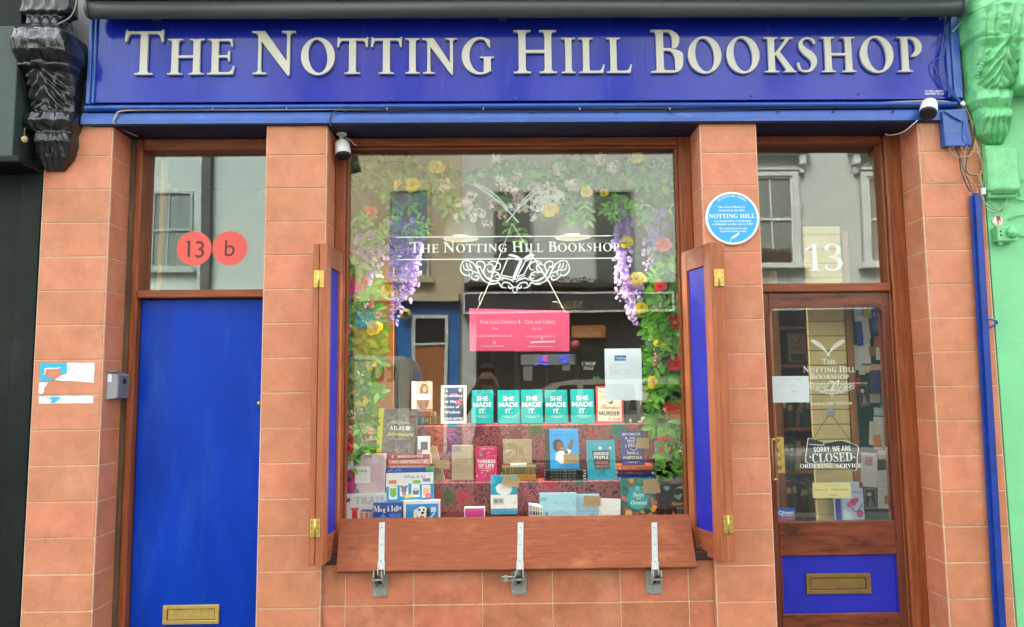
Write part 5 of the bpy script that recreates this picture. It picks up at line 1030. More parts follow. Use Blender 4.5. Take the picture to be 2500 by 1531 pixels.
# ------------------------------------------------------------------ window display: floral steps
def fabric():
    m = bpy.data.materials.new('floral_fabric'); m.use_nodes = True; n = m.node_tree.nodes; L = m.node_tree.links; bs = n['Principled BSDF']; bs.inputs['Roughness'].default_value = .8
    tc = n.new('ShaderNodeTexCoord'); mp = n.new('ShaderNodeMapping'); mp.inputs['Scale'].default_value = (1, 0, 1); L.new(tc.outputs['Object'], mp.inputs[0])
    n1 = n.new('ShaderNodeTexNoise'); n1.inputs['Scale'].default_value = 22; n1.inputs['Detail'].default_value = 3; L.new(mp.outputs[0], n1.inputs['Vector'])
    mx = n.new('ShaderNodeMix'); mx.data_type = 'VECTOR'; mx.inputs[0].default_value = .045
    L.new(mp.outputs[0], mx.inputs[4]); L.new(n1.outputs['Color'], mx.inputs[5])
    vo = n.new('ShaderNodeTexVoronoi'); vo.inputs['Scale'].default_value = 8; L.new(mx.outputs[1], vo.inputs['Vector'])
    def mth(op, *ins):
        q = n.new('ShaderNodeMath'); q.operation = op
        for i_, v in enumerate(ins):
            if isinstance(v, (int, float)): q.inputs[i_].default_value = v
            else: L.new(v, q.inputs[i_])
        return q.outputs[0]
    dv = n.new('ShaderNodeVectorMath'); dv.operation = 'SUBTRACT'; L.new(mx.outputs[1], dv.inputs[0]); L.new(vo.outputs['Position'], dv.inputs[1])
    sxyz = n.new('ShaderNodeSeparateXYZ'); L.new(dv.outputs[0], sxyz.inputs[0]); ang = mth('ARCTAN2', sxyz.outputs[2], sxyz.outputs[0])
    pet = mth('SINE', mth('MULTIPLY', ang, 11.0)); rad = mth('SUBTRACT', vo.outputs['Distance'], mth('MULTIPLY', pet, .10))
    hue = n.new('ShaderNodeValToRGB'); hue.color_ramp.interpolation = 'CONSTANT'
    cols = [(0, (.46, .10, .12)), (.25, (.52, .035, .045)), (.42, (.50, .15, .17)), (.58, (.015, .20, .16)), (.74, (.10, .13, .03)), (.84, (.20, .03, .04))]
    e = hue.color_ramp.elements; e[0].position, e[0].color = 0, (*cols[0][1], 1); e[1].position, e[1].color = cols[1][0], (*cols[1][1], 1)
    for p, c in cols[2:]: q = e.new(p); q.color = (*c, 1)
    sx = n.new('ShaderNodeSeparateColor'); L.new(vo.outputs['Color'], sx.inputs[0]); L.new(sx.outputs[0], hue.inputs[0])
    base = n.new('ShaderNodeRGB'); base.outputs[0].default_value = (.31, .085, .09, 1)
    st = n.new('ShaderNodeMapRange'); st.inputs[1].default_value = .36; st.inputs[2].default_value = .40; st.inputs[3].default_value = 1; st.inputs[4].default_value = 0; L.new(rad, st.inputs[0])
    m1 = n.new('ShaderNodeMix'); m1.data_type = 'RGBA'; L.new(st.outputs[0], m1.inputs[0]); L.new(base.outputs[0], m1.inputs[6]); L.new(hue.outputs[0], m1.inputs[7])
    dk = n.new('ShaderNodeTexNoise'); dk.inputs['Scale'].default_value = 30; dk.inputs['Detail'].default_value = 2; dk.inputs['Distortion'].default_value = 2.5; L.new(mp.outputs[0], dk.inputs['Vector'])
    dr = n.new('ShaderNodeMapRange'); dr.inputs[1].default_value = .55; dr.inputs[2].default_value = .585; L.new(dk.outputs['Fac'], dr.inputs[0])
    m2 = n.new('ShaderNodeMix'); m2.data_type = 'RGBA'; m2.inputs[7].default_value = (.028, .022, .014, 1); L.new(mth('MULTIPLY', dr.outputs[0], mth('SUBTRACT', 1.0, st.outputs[0])), m2.inputs[0]); L.new(m1.outputs[2], m2.inputs[6])
    m3_ = n.new('ShaderNodeMix'); m3_.data_type = 'RGBA'; m3_.blend_type = 'MULTIPLY'; L.new(mth('MULTIPLY', st.outputs[0], .75), m3_.inputs[0]); L.new(m2.outputs[2], m3_.inputs[6])
    gr = n.new('ShaderNodeMapRange'); gr.inputs[1].default_value = -1; gr.inputs[2].default_value = .3; gr.inputs[3].default_value = .25; L.new(pet, gr.inputs[0]); L.new(gr.outputs[0], m3_.inputs[7])
    L.new(m3_.outputs[2], bs.inputs['Base Color']); return m
FAB = fabric()
YT, YM, YBt = .64, .47, .30
zT, zM, zD = W(1250, 1037, YT).z, W(1250, 1176, YM).z, W(1250, 1290, .3).z
ds = thing('display_stand', 'stepped display stand covered in pink floral fabric behind the window', 'display stand', (0, .6, zD - .3))
for nm, x0, x1, y0, y1, z0, z1 in (('step', W(1000, 1100, YT).x, W(1606, 1100, YT).x, YT, .95, zD, zT), ('step', W(985, 1200, YM).x, W(1640, 1200, YM).x, YM, YT - .001, zD, zM)):
    b = sub(ds); b.cbox(x0, x1, y0, y1, z0 + .0005, z1, FAB, .006); b.build(nm, ds)
b = sub(ds); b.cbox(gx0 - .05, gx1 + .05, YG + .03, .95, zD - .03, zD, MAHOH, .003); b.build('deck', ds)
ORG = mat('orange_board', (.42, .13, .012), .6, var=.1, vs=4)
a, c = W(842, 1115, .56), W(962, 640, .56); e = thing('orange_board', 'tall orange board behind the left flower garland', 'board', (a.x, .57, zD)); b = sub(e); b.cbox(a.x, c.x, .56, .575, zD, c.z, ORG, .002); b.build('panel', e)
b = sub(e); q = W(868, 700, .56); b.cbox(a.x + .01, q.x + .06, .556, .5595, q.z - .02, q.z + .1, mat('poster_red', (.6, .03, .02), .5), .001); b.text('CA', q.x - .03, q.z - .25, .06, .559, mat('pale_print', (.7, .4, .3), .5), 'n'); b.build('print', e)
a, c = W(1598, 1035, .75), W(1616, 1000, .75); e = MB(at((a.x, .76, zT))); e.cbox(a.x - .02, c.x + .2, .75, .765, zT, c.z, ORG, .002); o = e.build('orange_card'); o.location = (a.x, .76, zT); tag(o, 'orange card standing at the right end of the top step behind the leaves', 'card')

# ------------------------------------------------------------------ books and boxes
PAGE = mat('book_pages', (.72, .68, .58), .8, var=.12, vs=90, stretch=(.2, 1, 30))
def prints(b, w, h, y, ops):
    for i, op in enumerate(ops):
        yy = y - .0004 - i * .00012; k = op[0]
        if k == 't':
            _, t, cx, cy, hh, st, col = op[:7]; mw = op[7] if len(op) > 7 else None
            b.text(t, (cx - .5) * w, cy * h, hh * h, yy, P(col), st, w=mw * w if mw else None, off=op[8] if len(op) > 8 else 0)
        elif k == 'r': _, x0, y0, x1, y1, col = op; b.flat([((x0 - .5) * w, y0 * h), ((x1 - .5) * w, y0 * h), ((x1 - .5) * w, y1 * h), ((x0 - .5) * w, y1 * h)], yy, P(col))
        elif k == 'e': _, cx, cy, rx, ry, col = op; b.disc((cx - .5) * w, cy * h, rx * w, ry * h, yy, P(col), 24)
        elif k == 'p': b.flat([((x - .5) * w, z * h) for x, z in op[1]], yy, P(op[2]))
        elif k == 'o': _, cx, cy, r, wd, col = op; b.ring((cx - .5) * w, cy * h, (r - wd) * w, r * w, yy, P(col), 24)
        elif k == 's': stroke(b, [((x - .5) * w, z * h) for x, z in op[1]], op[2] * w, yy, P(op[3]))
        elif k == 'z':                                    # illegible handwriting
            _, x0, x1, y0, hh, col = op; r_ = random.Random(int(x0 * 99 + y0 * 999)); x = x0; pts = []
            while x < x1:
                n_ = r_.randint(3, 6); pts = [((x - .5) * w + j * hh * h * .38, (y0 + hh * r_.uniform(-.5, .5)) * h) for j in range(n_ * 2)]
                stroke(b, pts, hh * h * .13, yy, P(col)); x += (n_ * 2 * hh * h * .38 + hh * h * .7) / w
def place(name, label, cat, rect, Y, tilt=.1, roll=0, yaw=0, group=None, zbase=None):
    ym = (rect[1] + rect[3]) / 2; a, c = W(rect[0], ym, Y), W(rect[2], ym, Y); m = W((rect[0] + rect[2]) / 2, rect[3], Y); m.x = (a.x + c.x) / 2; top = W((rect[0] + rect[2]) / 2, rect[1], Y)
    e = thing(name, label, cat, (m.x, Y, zbase if zbase is not None else m.z), group, (-tilt, roll, yaw))
    return e, c.x - a.x, W((rect[0] + rect[2]) / 2, rect[1], Y + tilt * (top.z - m.z)).z - e.location.z
def book(label, rect, Y, col, ops, t=.02, tilt=.1, roll=0, yaw=0, spine=None, group=None, rough=.35, cm=None, name='book', zbase=None):
    e, w, h = place(name, label, 'book', rect, Y, tilt, roll, yaw, group, zbase); m = cm or P(col, rough); b = MB(); x0, x1 = -w / 2, w / 2
    b.cbox(x0, x1, 0, .003, 0, h, m, .0008); b.cbox(x0, x1, t - .003, t, 0, h, m, .0008); b.cbox(x0, x0 + .003, .0031, t - .0031, 0, h, m, .0006)
    if spine: b.box(x0 - .0006, x0 + spine[1] * w, -.0003, t + .0005, -.0005, h + .0005, P(spine[0]))
    prints(b, w, h, -.0001, ops); b.build('cover', e)
    b = MB(); b.box(x0 + .0032, x1 - .003, .0032, t - .0032, .003, h - .003, PAGE); b.build('pages', e); return e
def carton(label, rect, Y, col, ops, t=.04, tilt=.06, roll=0, yaw=0, side=None, cat='box', name='box', cm=None, zbase=None):
    e, w, h = place(name, label, cat, rect, Y, tilt, roll, yaw, zbase=zbase); b = MB(); b.cbox(-w / 2, w / 2, 0, t, 0, h, P(side or col, .4), .001); b.build('carton', e)
    b = MB(); b.flat([(-w / 2 + .001, .001), (w / 2 - .001, .001), (w / 2 - .001, h - .001), (-w / 2 + .001, h - .001)], -.0004, cm or P(col, .35)); prints(b, w, h, -.0006, ops); b.build('front_print', e); return e
def lying(label, rect, Y, col, ops, depth=.15, yaw=0, group=None, rough=.45, name='book', cm=None):
    e, w, h = place(name, label, 'book', rect, Y, 0, 0, yaw, group); b = MB(); m = cm or P(col, rough); x0, x1 = -w / 2, w / 2
    b.cbox(x0, x1, 0, depth, 0, .0025, m, .0006); b.cbox(x0, x1, 0, depth, h - .0025, h, m, .0006); b.cbox(x0, x1, -.001, .0025, .0026, h - .0026, m, .0006); prints(b, w, h, -.0012, ops); b.build('cover', e)
    b = MB(); b.box(x0 + .002, x1 - .002, .0027, depth - .003, .0026, h - .0026, PAGE); b.build('pages', e); return e
def card(label, rect, Y, col, ops, roll=0, tilt=0, name='card', cat='card', t=.0012, yaw=0):
    e, w, h = place(name, label, cat, rect, Y, tilt, roll, yaw); b = MB(); b.box(-w / 2, w / 2, 0, t, 0, h, P(col, .8)); prints(b, w, h, 0, ops); b.build('sheet', e); return e
KR = '#b79a6c'; INK = '#3a3128'
KRAFT = mat('kraft_paper', (.40, .30, .17), .8, var=.08, vs=30)
Y1, Y2, Y3 = .67, .50, .335
# top step
e = book('white book with a tabby cat cover, standing on two old books', (1005, 931, 1056, 1004), Y1, '#d8d4cc', [('r', .22, 0, 1, 1, '#b9b0a2'), ('e', .6, .68, .2, .24, '#7a5f42'), ('e', .55, .35, .3, .3, '#8d6c4a'), ('e', .62, .74, .1, .1, '#c2a27a'), ('r', .25, .38, .92, .58, '#eeece8'), ('r', .12, .02, 1, .07, '#a8614f'), ('s', [(.4, .1), (.45, .2), (.42, .33)], .03, '#54402d'), ('s', [(.7, .1), (.72, .2), (.7, .33)], .03, '#54402d'), ('p', [(.48, .86), (.5, .95), (.55, .88)], '#7a5f42'), ('p', [(.64, .88), (.7, .95), (.72, .86)], '#7a5f42')], t=.03, yaw=.12, spine=('#e8e5de', .16))
lying('old brown book lying on the green one under the cat book', (1011, 1006, 1061, 1017), Y1, '#7c5334', [('r', .1, 0, .13, 1, '#caa55a'), ('r', .85, 0, .88, 1, '#caa55a')], rough=.6)
lying('old green book with gilt bands lying at the left end of the top step', (1010, 1018, 1075, 1036), Y1, '#39513a', [('r', x, 0, x + .02, 1, '#b79b54') for x in (.12, .3, .36, .62, .82)] + [('r', .44, .3, .56, .7, '#8a7b3c')], rough=.6)
book('black and white novel about a traveller, left of the teal books', (1076, 941, 1138, 1034), Y1 - .01, '#e9e7e2', [('r', .13, .07, .9, .95, '#424a4f'), ('e', .5, .76, .16, .03, '#c9727e'), ('p', [(.52, .55), (.8, .66), (.86, .6), (.72, .58), (.84, .5), (.6, .5)], '#d0606a'), ('t', 'A', .22, .87, .075, 'B', '#f4f2ee'), ('t', 'Traveller', .5, .73, .07, 'B', '#f4f2ee', .72), ('t', 'at the', .38, .585, .07, 'B', '#f4f2ee', .45), ('t', 'Gates of', .44, .44, .07, 'B', '#f4f2ee', .58), ('t', 'Wisdom', .46, .30, .075, 'B', '#f4f2ee', .62), ('t', 'JOHN BOYNE', .5, .125, .065, 'b', '#f4f2ee', .7), ('e', .76, .88, .06, .04, '#f4f2ee')], t=.03, spine=('#dcd9d2', .06))
for i, (r_, lab) in enumerate((((1151, 952, 1204, 1034), 'first of five teal books, right beside the black and white novel'), ((1215, 952, 1269, 1034), 'second of five teal SHE MADE IT books, counting from the black and white novel'), ((1272, 951, 1325, 1034), 'middle one of the five teal SHE MADE IT books on the top step'), ((1331, 952, 1386, 1034), 'fourth of five teal SHE MADE IT books, second from the pink bordered novel'), ((1394, 950, 1451, 1034), 'last of five teal SHE MADE IT books, right beside the pink bordered novel'))):
    TE = '#10a6a6'; WH = '#f3f6f4'
    book(lab, r_, Y1, TE, [('z', .2, .8, .93, .03, '#0c7f76'), ('t', 'SHE', .5, .75, .14, 'n', WH, .52, .012), ('t', 'MADE', .5, .565, .14, 'n', WH, .88, .012), ('t', 'IT.', .52, .37, .14, 'n', WH, .3, .012), ('r', .2, .215, .86, .225, '#c5efe8'), ('r', .34, .175, .72, .185, '#c5efe8')], t=.024, yaw=(-.05, .02, -.02, .03, -.04)[i], tilt=(.1, .12, .11, .09, .12)[i], group='teal books on the top step')
book('cream novel with a pink border, right beside the teal books', (1455, 943, 1522, 1034), Y1 - .005, '#c9505a', [('r', .06, .06, .92, .95, '#ecdfc8'), ('t', 'RICHARD', .48, .85, .085, 'n', '#4d5a52', .76), ('t', 'OSMAN', .44, .715, .085, 'n', '#4d5a52', .64), ('p', [(.35, .60), (.5, .56), (.62, .63), (.58, .53), (.5, .53)], '#3d3a33'), ('t', 'The', .3, .5, .04, 'I', '#cf5a50', .14), ('t', 'Thursday', .5, .435, .09, 'I', '#cf5a50', .68), ('t', 'MURDER', .48, .27, .12, 'b', '#54503f', .76), ('t', 'Club', .66, .13, .09, 'I', '#cf5a50', .42)], t=.036, roll=.03)
book('grey photographic novel half hidden by the white notice', (1524, 943, 1596, 1036), Y1 + .01, '#a9aaa2', [('r', 0, 0, 1, .62, '#4b4e4a'), ('t', 'AMIS', .72, .9, .07, 'b', '#6e3a3a', .42), ('r', .55, .5, 1, .82, '#9aa08f'), ('p', [(.12, .36), (.2, .6), (.34, .72), (.46, .6), (.5, .36)], '#23241f'), ('e', .32, .74, .07, .07, '#8f8a80'), ('p', [(.5, .3), (.62, .6), (.8, .58), (.86, .3)], '#1b1c19'), ('r', 0, .0, 1, .3, '#2e302d'), ('e', .62, .14, .07, .06, '#c9cbc4'), ('e', .2, .1, .05, .05, '#b9bbb4'), ('r', .45, .05, .9, .09, '#d9dad4'), ('e', .85, .2, .05, .05, '#b0b2aa')], t=.04)
# middle step
ATL = mat('atlas_marble', (.13, .12, .105), .5)
def marble():
    m = ATL; n = m.node_tree.nodes; L = m.node_tree.links; tc = n.new('ShaderNodeTexCoord'); no = n.new('ShaderNodeTexNoise'); no.inputs['Scale'].default_value = 16; no.inputs['Detail'].default_value = 8; no.inputs['Distortion'].default_value = 1.2
    L.new(tc.outputs['Object'], no.inputs['Vector']); r_ = n.new('ShaderNodeValToRGB'); e = r_.color_ramp.elements; e[0].position = .40; e[0].color = (.10, .09, .08, 1); e[1].position = .62; e[1].color = (.15, .14, .12, 1)
    q = e.new(.5); q.color = (.36, .34, .28, 1); q = e.new(.475); q.color = (.12, .11, .1, 1); q = e.new(.525); q.color = (.15, .14, .125, 1); L.new(no.outputs['Fac'], r_.inputs[0]); L.new(r_.outputs[0], n['Principled BSDF'].inputs['Base Color'])
marble()
zs3 = W(1000, 1107, Y2 - .04).z
book('large dark marbled atlas of adventure with yellow spine at the left of the display', (919, 997, 1014, 1106), Y2 - .05, '#4f4a42', [('t', "LONELY PLANET'S", .57, .695, .035, 'n', '#e0dcc8', .52), ('r', .3, .665, .84, .672, '#d8d3b8'), ('t', 'ATLAS', .5, .56, .09, 'b', '#f0ecd8', .38), ('e', .78, .565, .06, .05, '#f0ecd8'), ('p', [(.72, .6), (.84, .6), (.83, .54), (.78, .5), (.73, .54)], '#f0ecd8'), ('t', 'of', .78, .565, .03, 'I', '#444036', .05), ('t', 'Adventure', .58, .43, .10, 'I', '#e6e23c', .72), ('r', .3, .33, .86, .336, '#d8d3b8'), ('r', .4, .3, .76, .305, '#d8d3b8')], t=.035, cm=ATL, spine=('#dcd51c', .13), roll=.035, tilt=.12)
carton('small white framed picture box in front of the marbled atlas', (1019, 1066, 1051, 1109), Y3 + .07, '#eceae6', [('r', .26, .25, .78, .7, '#5a5d5a'), ('r', .34, .32, .7, .62, '#6f7370'), ('e', .2, .17, .17, .12, '#c0384c'), ('t', '5', .2, .17, .1, 'b', '#f3d9dc')], t=.06, side='#8d8a84', yaw=.25, tilt=0)
lying('dark red book Marvels of the World, top of the three lying on the puzzle box', (946, 1109, 1050, 1120), Y3 + .06, '#8e1a2c', [('t', 'MARVELS', .42, .5, .55, 'b', '#f2eae2', .36), ('t', 'WORLD', .72, .5, .55, 'b', '#f2eae2', .22), ('e', .61, .5, .02, .3, '#d88a8a'), ('r', .1, .2, .14, .8, '#d8b0a8')], depth=.12)
lying('salmon pink book Food Trails, middle of the three lying on the puzzle box', (948, 1121.5, 1052, 1133.5), Y3 + .06, '#ea9a86', [('t', 'FOOD TRAILS', .5, .5, .5, 'b', '#fbf1e4', .42), ('r', .08, .35, .2, .6, '#f6d3c6'), ('e', .88, .5, .045, .3, '#faf0e6'), ('r', .86, .4, .9, .6, '#d8705e')], depth=.12)
lying('orange book of epic bike rides, lowest of the three lying on the puzzle box', (946, 1134.5, 1047, 1143.5), Y3 + .06, '#e0745a', [('t', 'EPIC BIKE RIDES OF THE WORLD', .55, .5, .45, 'b', '#f5c7b4', .62), ('r', .08, .4, .2, .6, '#f6d3c6')], depth=.12)
QB = '#2a4fa8'
carton('blue and white picture matching puzzle box titled What Is It?', (943, 1142, 1058, 1225), Y3 + .03, '#1ea0cc', [('r', 0, .86, 1, 1, QB), ('r', 0, .6, 1, .86, '#eef0ee'), ('p', [(0, .45), (0, .62), (1, .62), (1, .52), (.8, .5), (.5, .53), (.2, .48)], '#eef0ee'), ('r', .85, .9, 1, 1, '#3fae4a'), ('z', .04, .24, .93, .05, '#f0f3f6'), ('t', 'What Is It?', .6, .74, .1, 'n', '#6a5b66', .46), ('r', .06, .08, .24, .46, '#f2f4f2'), ('e', .15, .27, .07, .13, '#8cc63f'), ('e', .11, .38, .03, .04, '#8cc63f'), ('e', .19, .38, .03, .04, '#8cc63f'), ('r', .29, .16, .47, .54, '#f2f4f2'), ('e', .38, .36, .06, .1, '#8d7f9c'), ('e', .33, .45, .03, .04, '#8d7f9c'), ('e', .43, .45, .03, .04, '#8d7f9c'), ('e', .38, .24, .04, .06, '#9c90ac'), ('r', .54, .14, .71, .52, '#f2f4f2'), ('p', [(.57, .2), (.69, .2), (.7, .33), (.56, .33)], '#7d6bb0'), ('o', .63, .33, .05, .012, '#5a6a80'), ('r', .76, .12, .94, .48, '#f2f4f2'), ('e', .85, .33, .07, .08, '#f0c97a'), ('p', [(.79, .14), (.91, .14), (.92, .28), (.78, .28)], '#f0b2b0'), ('r', .06, .54, .22, .64, '#e8863c'), ('r', .57, .53, .73, .63, '#7cc242'), ('r', .78, .58, .94, .68, '#8e7bb4'), ('p', [(.4, .1), (.57, .14), (.56, .24), (.4, .2)], '#eedb4a'), ('e', .9, .15, .06, .08, '#c8455a'), ('t', '20', .9, .16, .06, 'b', '#f6dfe2', .06), ('t', 'Word Matching Puzzles', .5, .045, .045, 'b', '#e6f6fa', .36), ('e', .93, .8, .035, .045, '#e6dfe6')], t=.05, roll=-.012)
carton('square pink floral box lettered AWB at the lower left of the display', (835, 1109, 940, 1207), Y3 + .02, '#d8bfc0', [('p', [(0, 0), (.3, 0), (.34, .2), (.3, .6), (0, .65)], '#a8246e'), ('e', .14, .4, .2, .24, '#b92a7c'), ('e', .15, .38, .07, .07, '#4a2a4a'), ('e', .1, .8, .18, .2, '#d9d6d4'), ('e', .08, .82, .1, .11, '#c4c0c0'), ('p', [(.22, .98), (.28, .72), (.42, .8), (.46, 1)], '#2a8a98'), ('p', [(.34, .98), (.38, .7), (.44, .82), (.42, 1)], '#244a66'), ('p', [(0, 0), (.2, 0), (.14, .1), (0, .14)], '#4f4a5a'), ('p', [(.34, .02), (.42, .05), (.36, .16), (.28, .1)], '#3aa0a0'), ('e', .75, .6, .2, .25, '#d6b4b8'), ('e', .62, .15, .2, .12, '#dcc4c4'), ('e', .9, .25, .1, .2, '#cdb2c0'), ('e', .72, .85, .16, .1, '#dfcaca'), ('r', .3, .28, .66, .7, '#eef0ec'), ('t', 'AWB', .48, .58, .07, 'B', '#3a4a4a', .2), ('r', .36, .5, .6, .505, '#9aa6a4'), ('r', .42, .47, .54, .473, '#9aa6a4'), ('r', .4, .38, .58, .383, '#b4bcba'), ('r', .42, .34, .56, .343, '#b4bcba'), ('o', .9, .87, .04, .006, '#a0787a')], t=.06, roll=.0, tilt=.02, side='#cbb2b4')
for r_, lab, sp_ in (((1052, 1090, 1066, 1175), 'left one of two kraft paper wrapped sticks leaning crosswise', .0), ((1066, 1088, 1082, 1174), 'right one of two kraft paper wrapped sticks leaning crosswise', .0)):
    e, w, h = place('wrapped_stick', lab, 'wrapped gift', r_, Y2 - .02, .05, -.27, 0, 'kraft wrapped sticks'); e.location.x += .012; b = MB(); b.cbox(-w / 2, w / 2, 0, .018, 0, h, KRAFT, .002); b.build('wrapping', e)
    b = MB(); b.lathe([(0, .008), (.006, .006), (.008, .002)], (0, .009, h), (0, 0, 1), KRAFT, 8); b.build('twisted_end', e)
card('kraft tag with handwriting tied across the two wrapped sticks', (1058, 1123, 1096, 1144), Y2 - .045, KR, [('z', .1, .9, .75, .14, INK), ('z', .15, .85, .5, .14, INK), ('z', .4, .6, .22, .14, INK)], roll=.08)
e, w, h = place('wrapped_book', 'book wrapped in kraft paper with handwritten lines, beside the pink embroidered book', 'wrapped book', (1102, 1086, 1156, 1173), Y2, .09); b = MB(); b.cbox(-w / 2, w / 2, 0, .03, 0, h, KRAFT, .003); prints(b, w, h, 0, [('z', .15, .7, .92, .035, INK), ('z', .13, .8, .84, .035, INK), ('z', .2, .8, .6, .035, INK), ('z', .18, .6, .52, .035, INK), ('z', .2, .5, .45, .035, INK), ('z', .2, .7, .37, .035, INK), ('z', .2, .7, .3, .035, INK), ('z', .2, .6, .24, .035, INK)]); b.build('wrapping', e)
PKO = random.Random(3); ops = [('p', [(x + .05 * math.cos(a), z + .04 * math.sin(a * 1.3)) for a in (0, 1.5, 3, 4.5)], PKO.choice(['#e88aa0', '#b32e5a', '#f0b6c0', '#5f8a7a', '#a8284e', '#e2607e'])) for x, z in [(PKO.uniform(.05, .95), PKO.choice([PKO.uniform(.02, .3), PKO.uniform(.62, .97)])) for _ in range(46)]]
book('pink embroidered book Threads of Life beside the wrapped book', (1161, 1090, 1213, 1174), Y2, '#d0386a', ops + [('e', .25, .77, .1, .06, '#6b8f93'), ('z', .3, .7, .93, .05, '#f6e6ea'), ('t', 'THREADS', .5, .565, .1, 'b', '#fbf3f4', .86), ('t', 'OF LIFE', .5, .44, .1, 'b', '#fbf3f4', .72), ('r', .15, .35, .85, .36, '#f0c2cf'), ('r', .25, .3, .75, .31, '#f0c2cf')], t=.03)
e, w, h = place('kraft_card', 'square kraft card embossed SALE on a white stand', 'card', (1228, 1072, 1298, 1132), Y2 + .02, .08); b = MB(); b.cbox(-w / 2, w / 2, 0, .006, 0, h, KRAFT, .0015); PL = '#d8c193'; stroke_ = [('s', [(.32, .88), (.16, .92), (.1, .72), (.26, .58), (.34, .44), (.22, .26), (.06, .24)], .016, PL), ('s', [(.3, .28), (.37, .62), (.44, .28)], .012, PL), ('s', [(.33, .42), (.41, .42)], .01, PL), ('s', [(.54, .66), (.54, .28), (.7, .28)], .012, PL), ('s', [(.9, .66), (.78, .66), (.78, .28), (.92, .28)], .012, PL), ('s', [(.78, .48), (.88, .48)], .012, PL), ('z', .12, .9, .17, .03, INK), ('z', .16, .86, .09, .03, INK)]; prints(b, w, h, 0, stroke_); b.build('board', e)
e, w, h = place('card_stand', 'small white plastic stand under the embossed kraft card', 'stand', (1246, 1132, 1286, 1140), Y2 + .01, 0); b = MB(); b.cbox(-w / 2, w / 2, -.01, .04, 0, h, mat('stand_white', (.7, .7, .66), .35), .002); b.cbox(-w / 2 + .01, w / 2 - .01, .0405, .044, 0, .1, mat('stand_white', (.7, .7, .66), .35), .001); b.build('stand_body', e)
lying('old olive book with gilt bands lying under the embossed kraft card', (1226, 1140, 1309, 1158), Y2 - .005, '#6d6236', [('r', x, 0, x + .012, 1, '#b8a25c') for x in (.1, .24, .3, .7, .76, .9)], rough=.6)
lying('ochre yellow book lying beneath the olive one on the middle step', (1224, 1159, 1308, 1174), Y2 - .01, '#b5812f', [('r', 0, .15, .01, .85, '#8a5f22')], rough=.6)
KB = '#17a0e6'
book('blue picture book with a smiling child reaching up, standing on the black stack', (1332, 1047, 1414, 1145), Y2, KB, [('z', .22, .88, .845, .06, '#1b4f86'), ('p', [(.22, .62), (.24, .5), (.34, .43), (.48, .45), (.55, .6), (.5, .7), (.38, .75), (.27, .72)], '#3c2c24'), ('p', [(.36, .68), (.5, .66), (.58, .55), (.52, .42), (.4, .43), (.34, .52)], '#8a5a42'), ('p', [(.38, .44), (.5, .46), (.62, .4), (.62, .2), (.48, .12), (.3, .22), (.3, .36)], '#eef2f2'), ('p', [(.56, .38), (.66, .5), (.78, .46), (.7, .36)], '#eef2f2'), ('p', [(.66, .5), (.72, .66), (.8, .7), (.84, .66), (.78, .46)], '#8a5a42'), ('e', .8, .7, .05, .04, '#8a5a42'), ('e', .62, .42, .06, .05, '#7a4f3a'), ('s', [(.46, .52), (.5, .5), (.53, .53)], .012, '#f4f0ea')], t=.012, spine=('#1c2328', .13), yaw=.05)
card('kraft tag with handwriting clipped on the blue picture book', (1377, 1108, 1413, 1131), Y2 - .02, KR, [('z', .1, .9, .75, .12, INK), ('z', .12, .85, .5, .12, INK), ('z', .3, .7, .25, .12, INK)], roll=-.06)
for k in range(5):
    y1 = 1179 - k * 6.6; lying(('lowest black book in the stack under the blue picture book', 'second lowest black book in the stack under the blue picture book', 'middle black book of the stack under the blue picture book', 'second from top black book in the stack under the blue picture book', 'topmost black book in the stack, right under the blue picture book')[k], (1331 + (k % 2), y1 - 6.2, 1433 - (k % 3), y1), Y2 - .015, '#15171c', [('z', .14, .42, .5, .4, '#e4e2dc'), ('z', .47, .66, .5, .45, '#e4e2dc'), ('r', .92, .25, .985, .75, '#c9c6be')], depth=.15, group='black stacked books')
AX = '#2f9fb4'
book('turquoise novel Anxious People standing on the middle step', (1434, 1074, 1503, 1173), Y2 - .01, AX, [('z', .14, .75, .925, .02, '#d6f0f2'), ('z', .22, .66, .885, .02, '#d6f0f2'), ('e', .47, .8, .06, .045, '#e9ece8'), ('p', [(.17, .73), (.8, .75), (.8, .29), (.28, .28)], '#2e4448'), ('t', 'ANXIOUS', .5, .665, .075, 'b', '#f2f4ee', .54), ('t', 'PEOPLE', .5, .57, .08, 'b', '#f2f4ee', .5), ('t', 'FREDRIK', .53, .44, .07, 'b', '#e0705e', .44), ('t', 'BACKMAN', .54, .345, .07, 'b', '#e0705e', .46), ('s', [(.44, .28), (.44, .15), (.38, .1)], .02, '#2e4448'), ('s', [(.57, .28), (.57, .15), (.63, .1)], .02, '#2e4448'), ('s', [(.18, .62), (.1, .5), (.2, .45)], .014, '#2e4448'), ('e', .83, .8, .04, .03, '#d6f0f2'), ('z', .68, .9, .15, .02, '#d6f0f2')], t=.03)
book('dark blue novel The Day I Fell Into a Fairytale on a stack at the right', (1518, 1051, 1573, 1135), Y2 - .01, '#3a3f86', [('t', 'BEN MILLER', .46, .9, .075, 'B', '#eceaf0', .82), ('t', 'THE', .5, .785, .05, 'B', '#eceaf0', .26), ('t', 'DAY I', .5, .7, .09, 'B', '#eceaf0', .46), ('t', 'FELL', .52, .575, .1, 'B', '#eceaf0', .44), ('t', 'INTO A', .5, .34, .075, 'B', '#eceaf0', .5), ('t', 'FAIRYTALE', .48, .215, .085, 'B', '#f2e4c0', .84), ('s', [(.36, .5), (.5, .42), (.66, .46), (.7, .52)], .025, '#cfcde2'), ('e', .22, .78, .05, .035, '#c8c6dc'), ('e', .2, .55, .03, .05, '#b8b6d0'), ('e', .26, .38, .03, .04, '#b8b6d0'), ('r', .2, .09, .78, .1, '#c8c6dc'), ('r', .3, .06, .68, .07, '#c8c6dc')], t=.032)
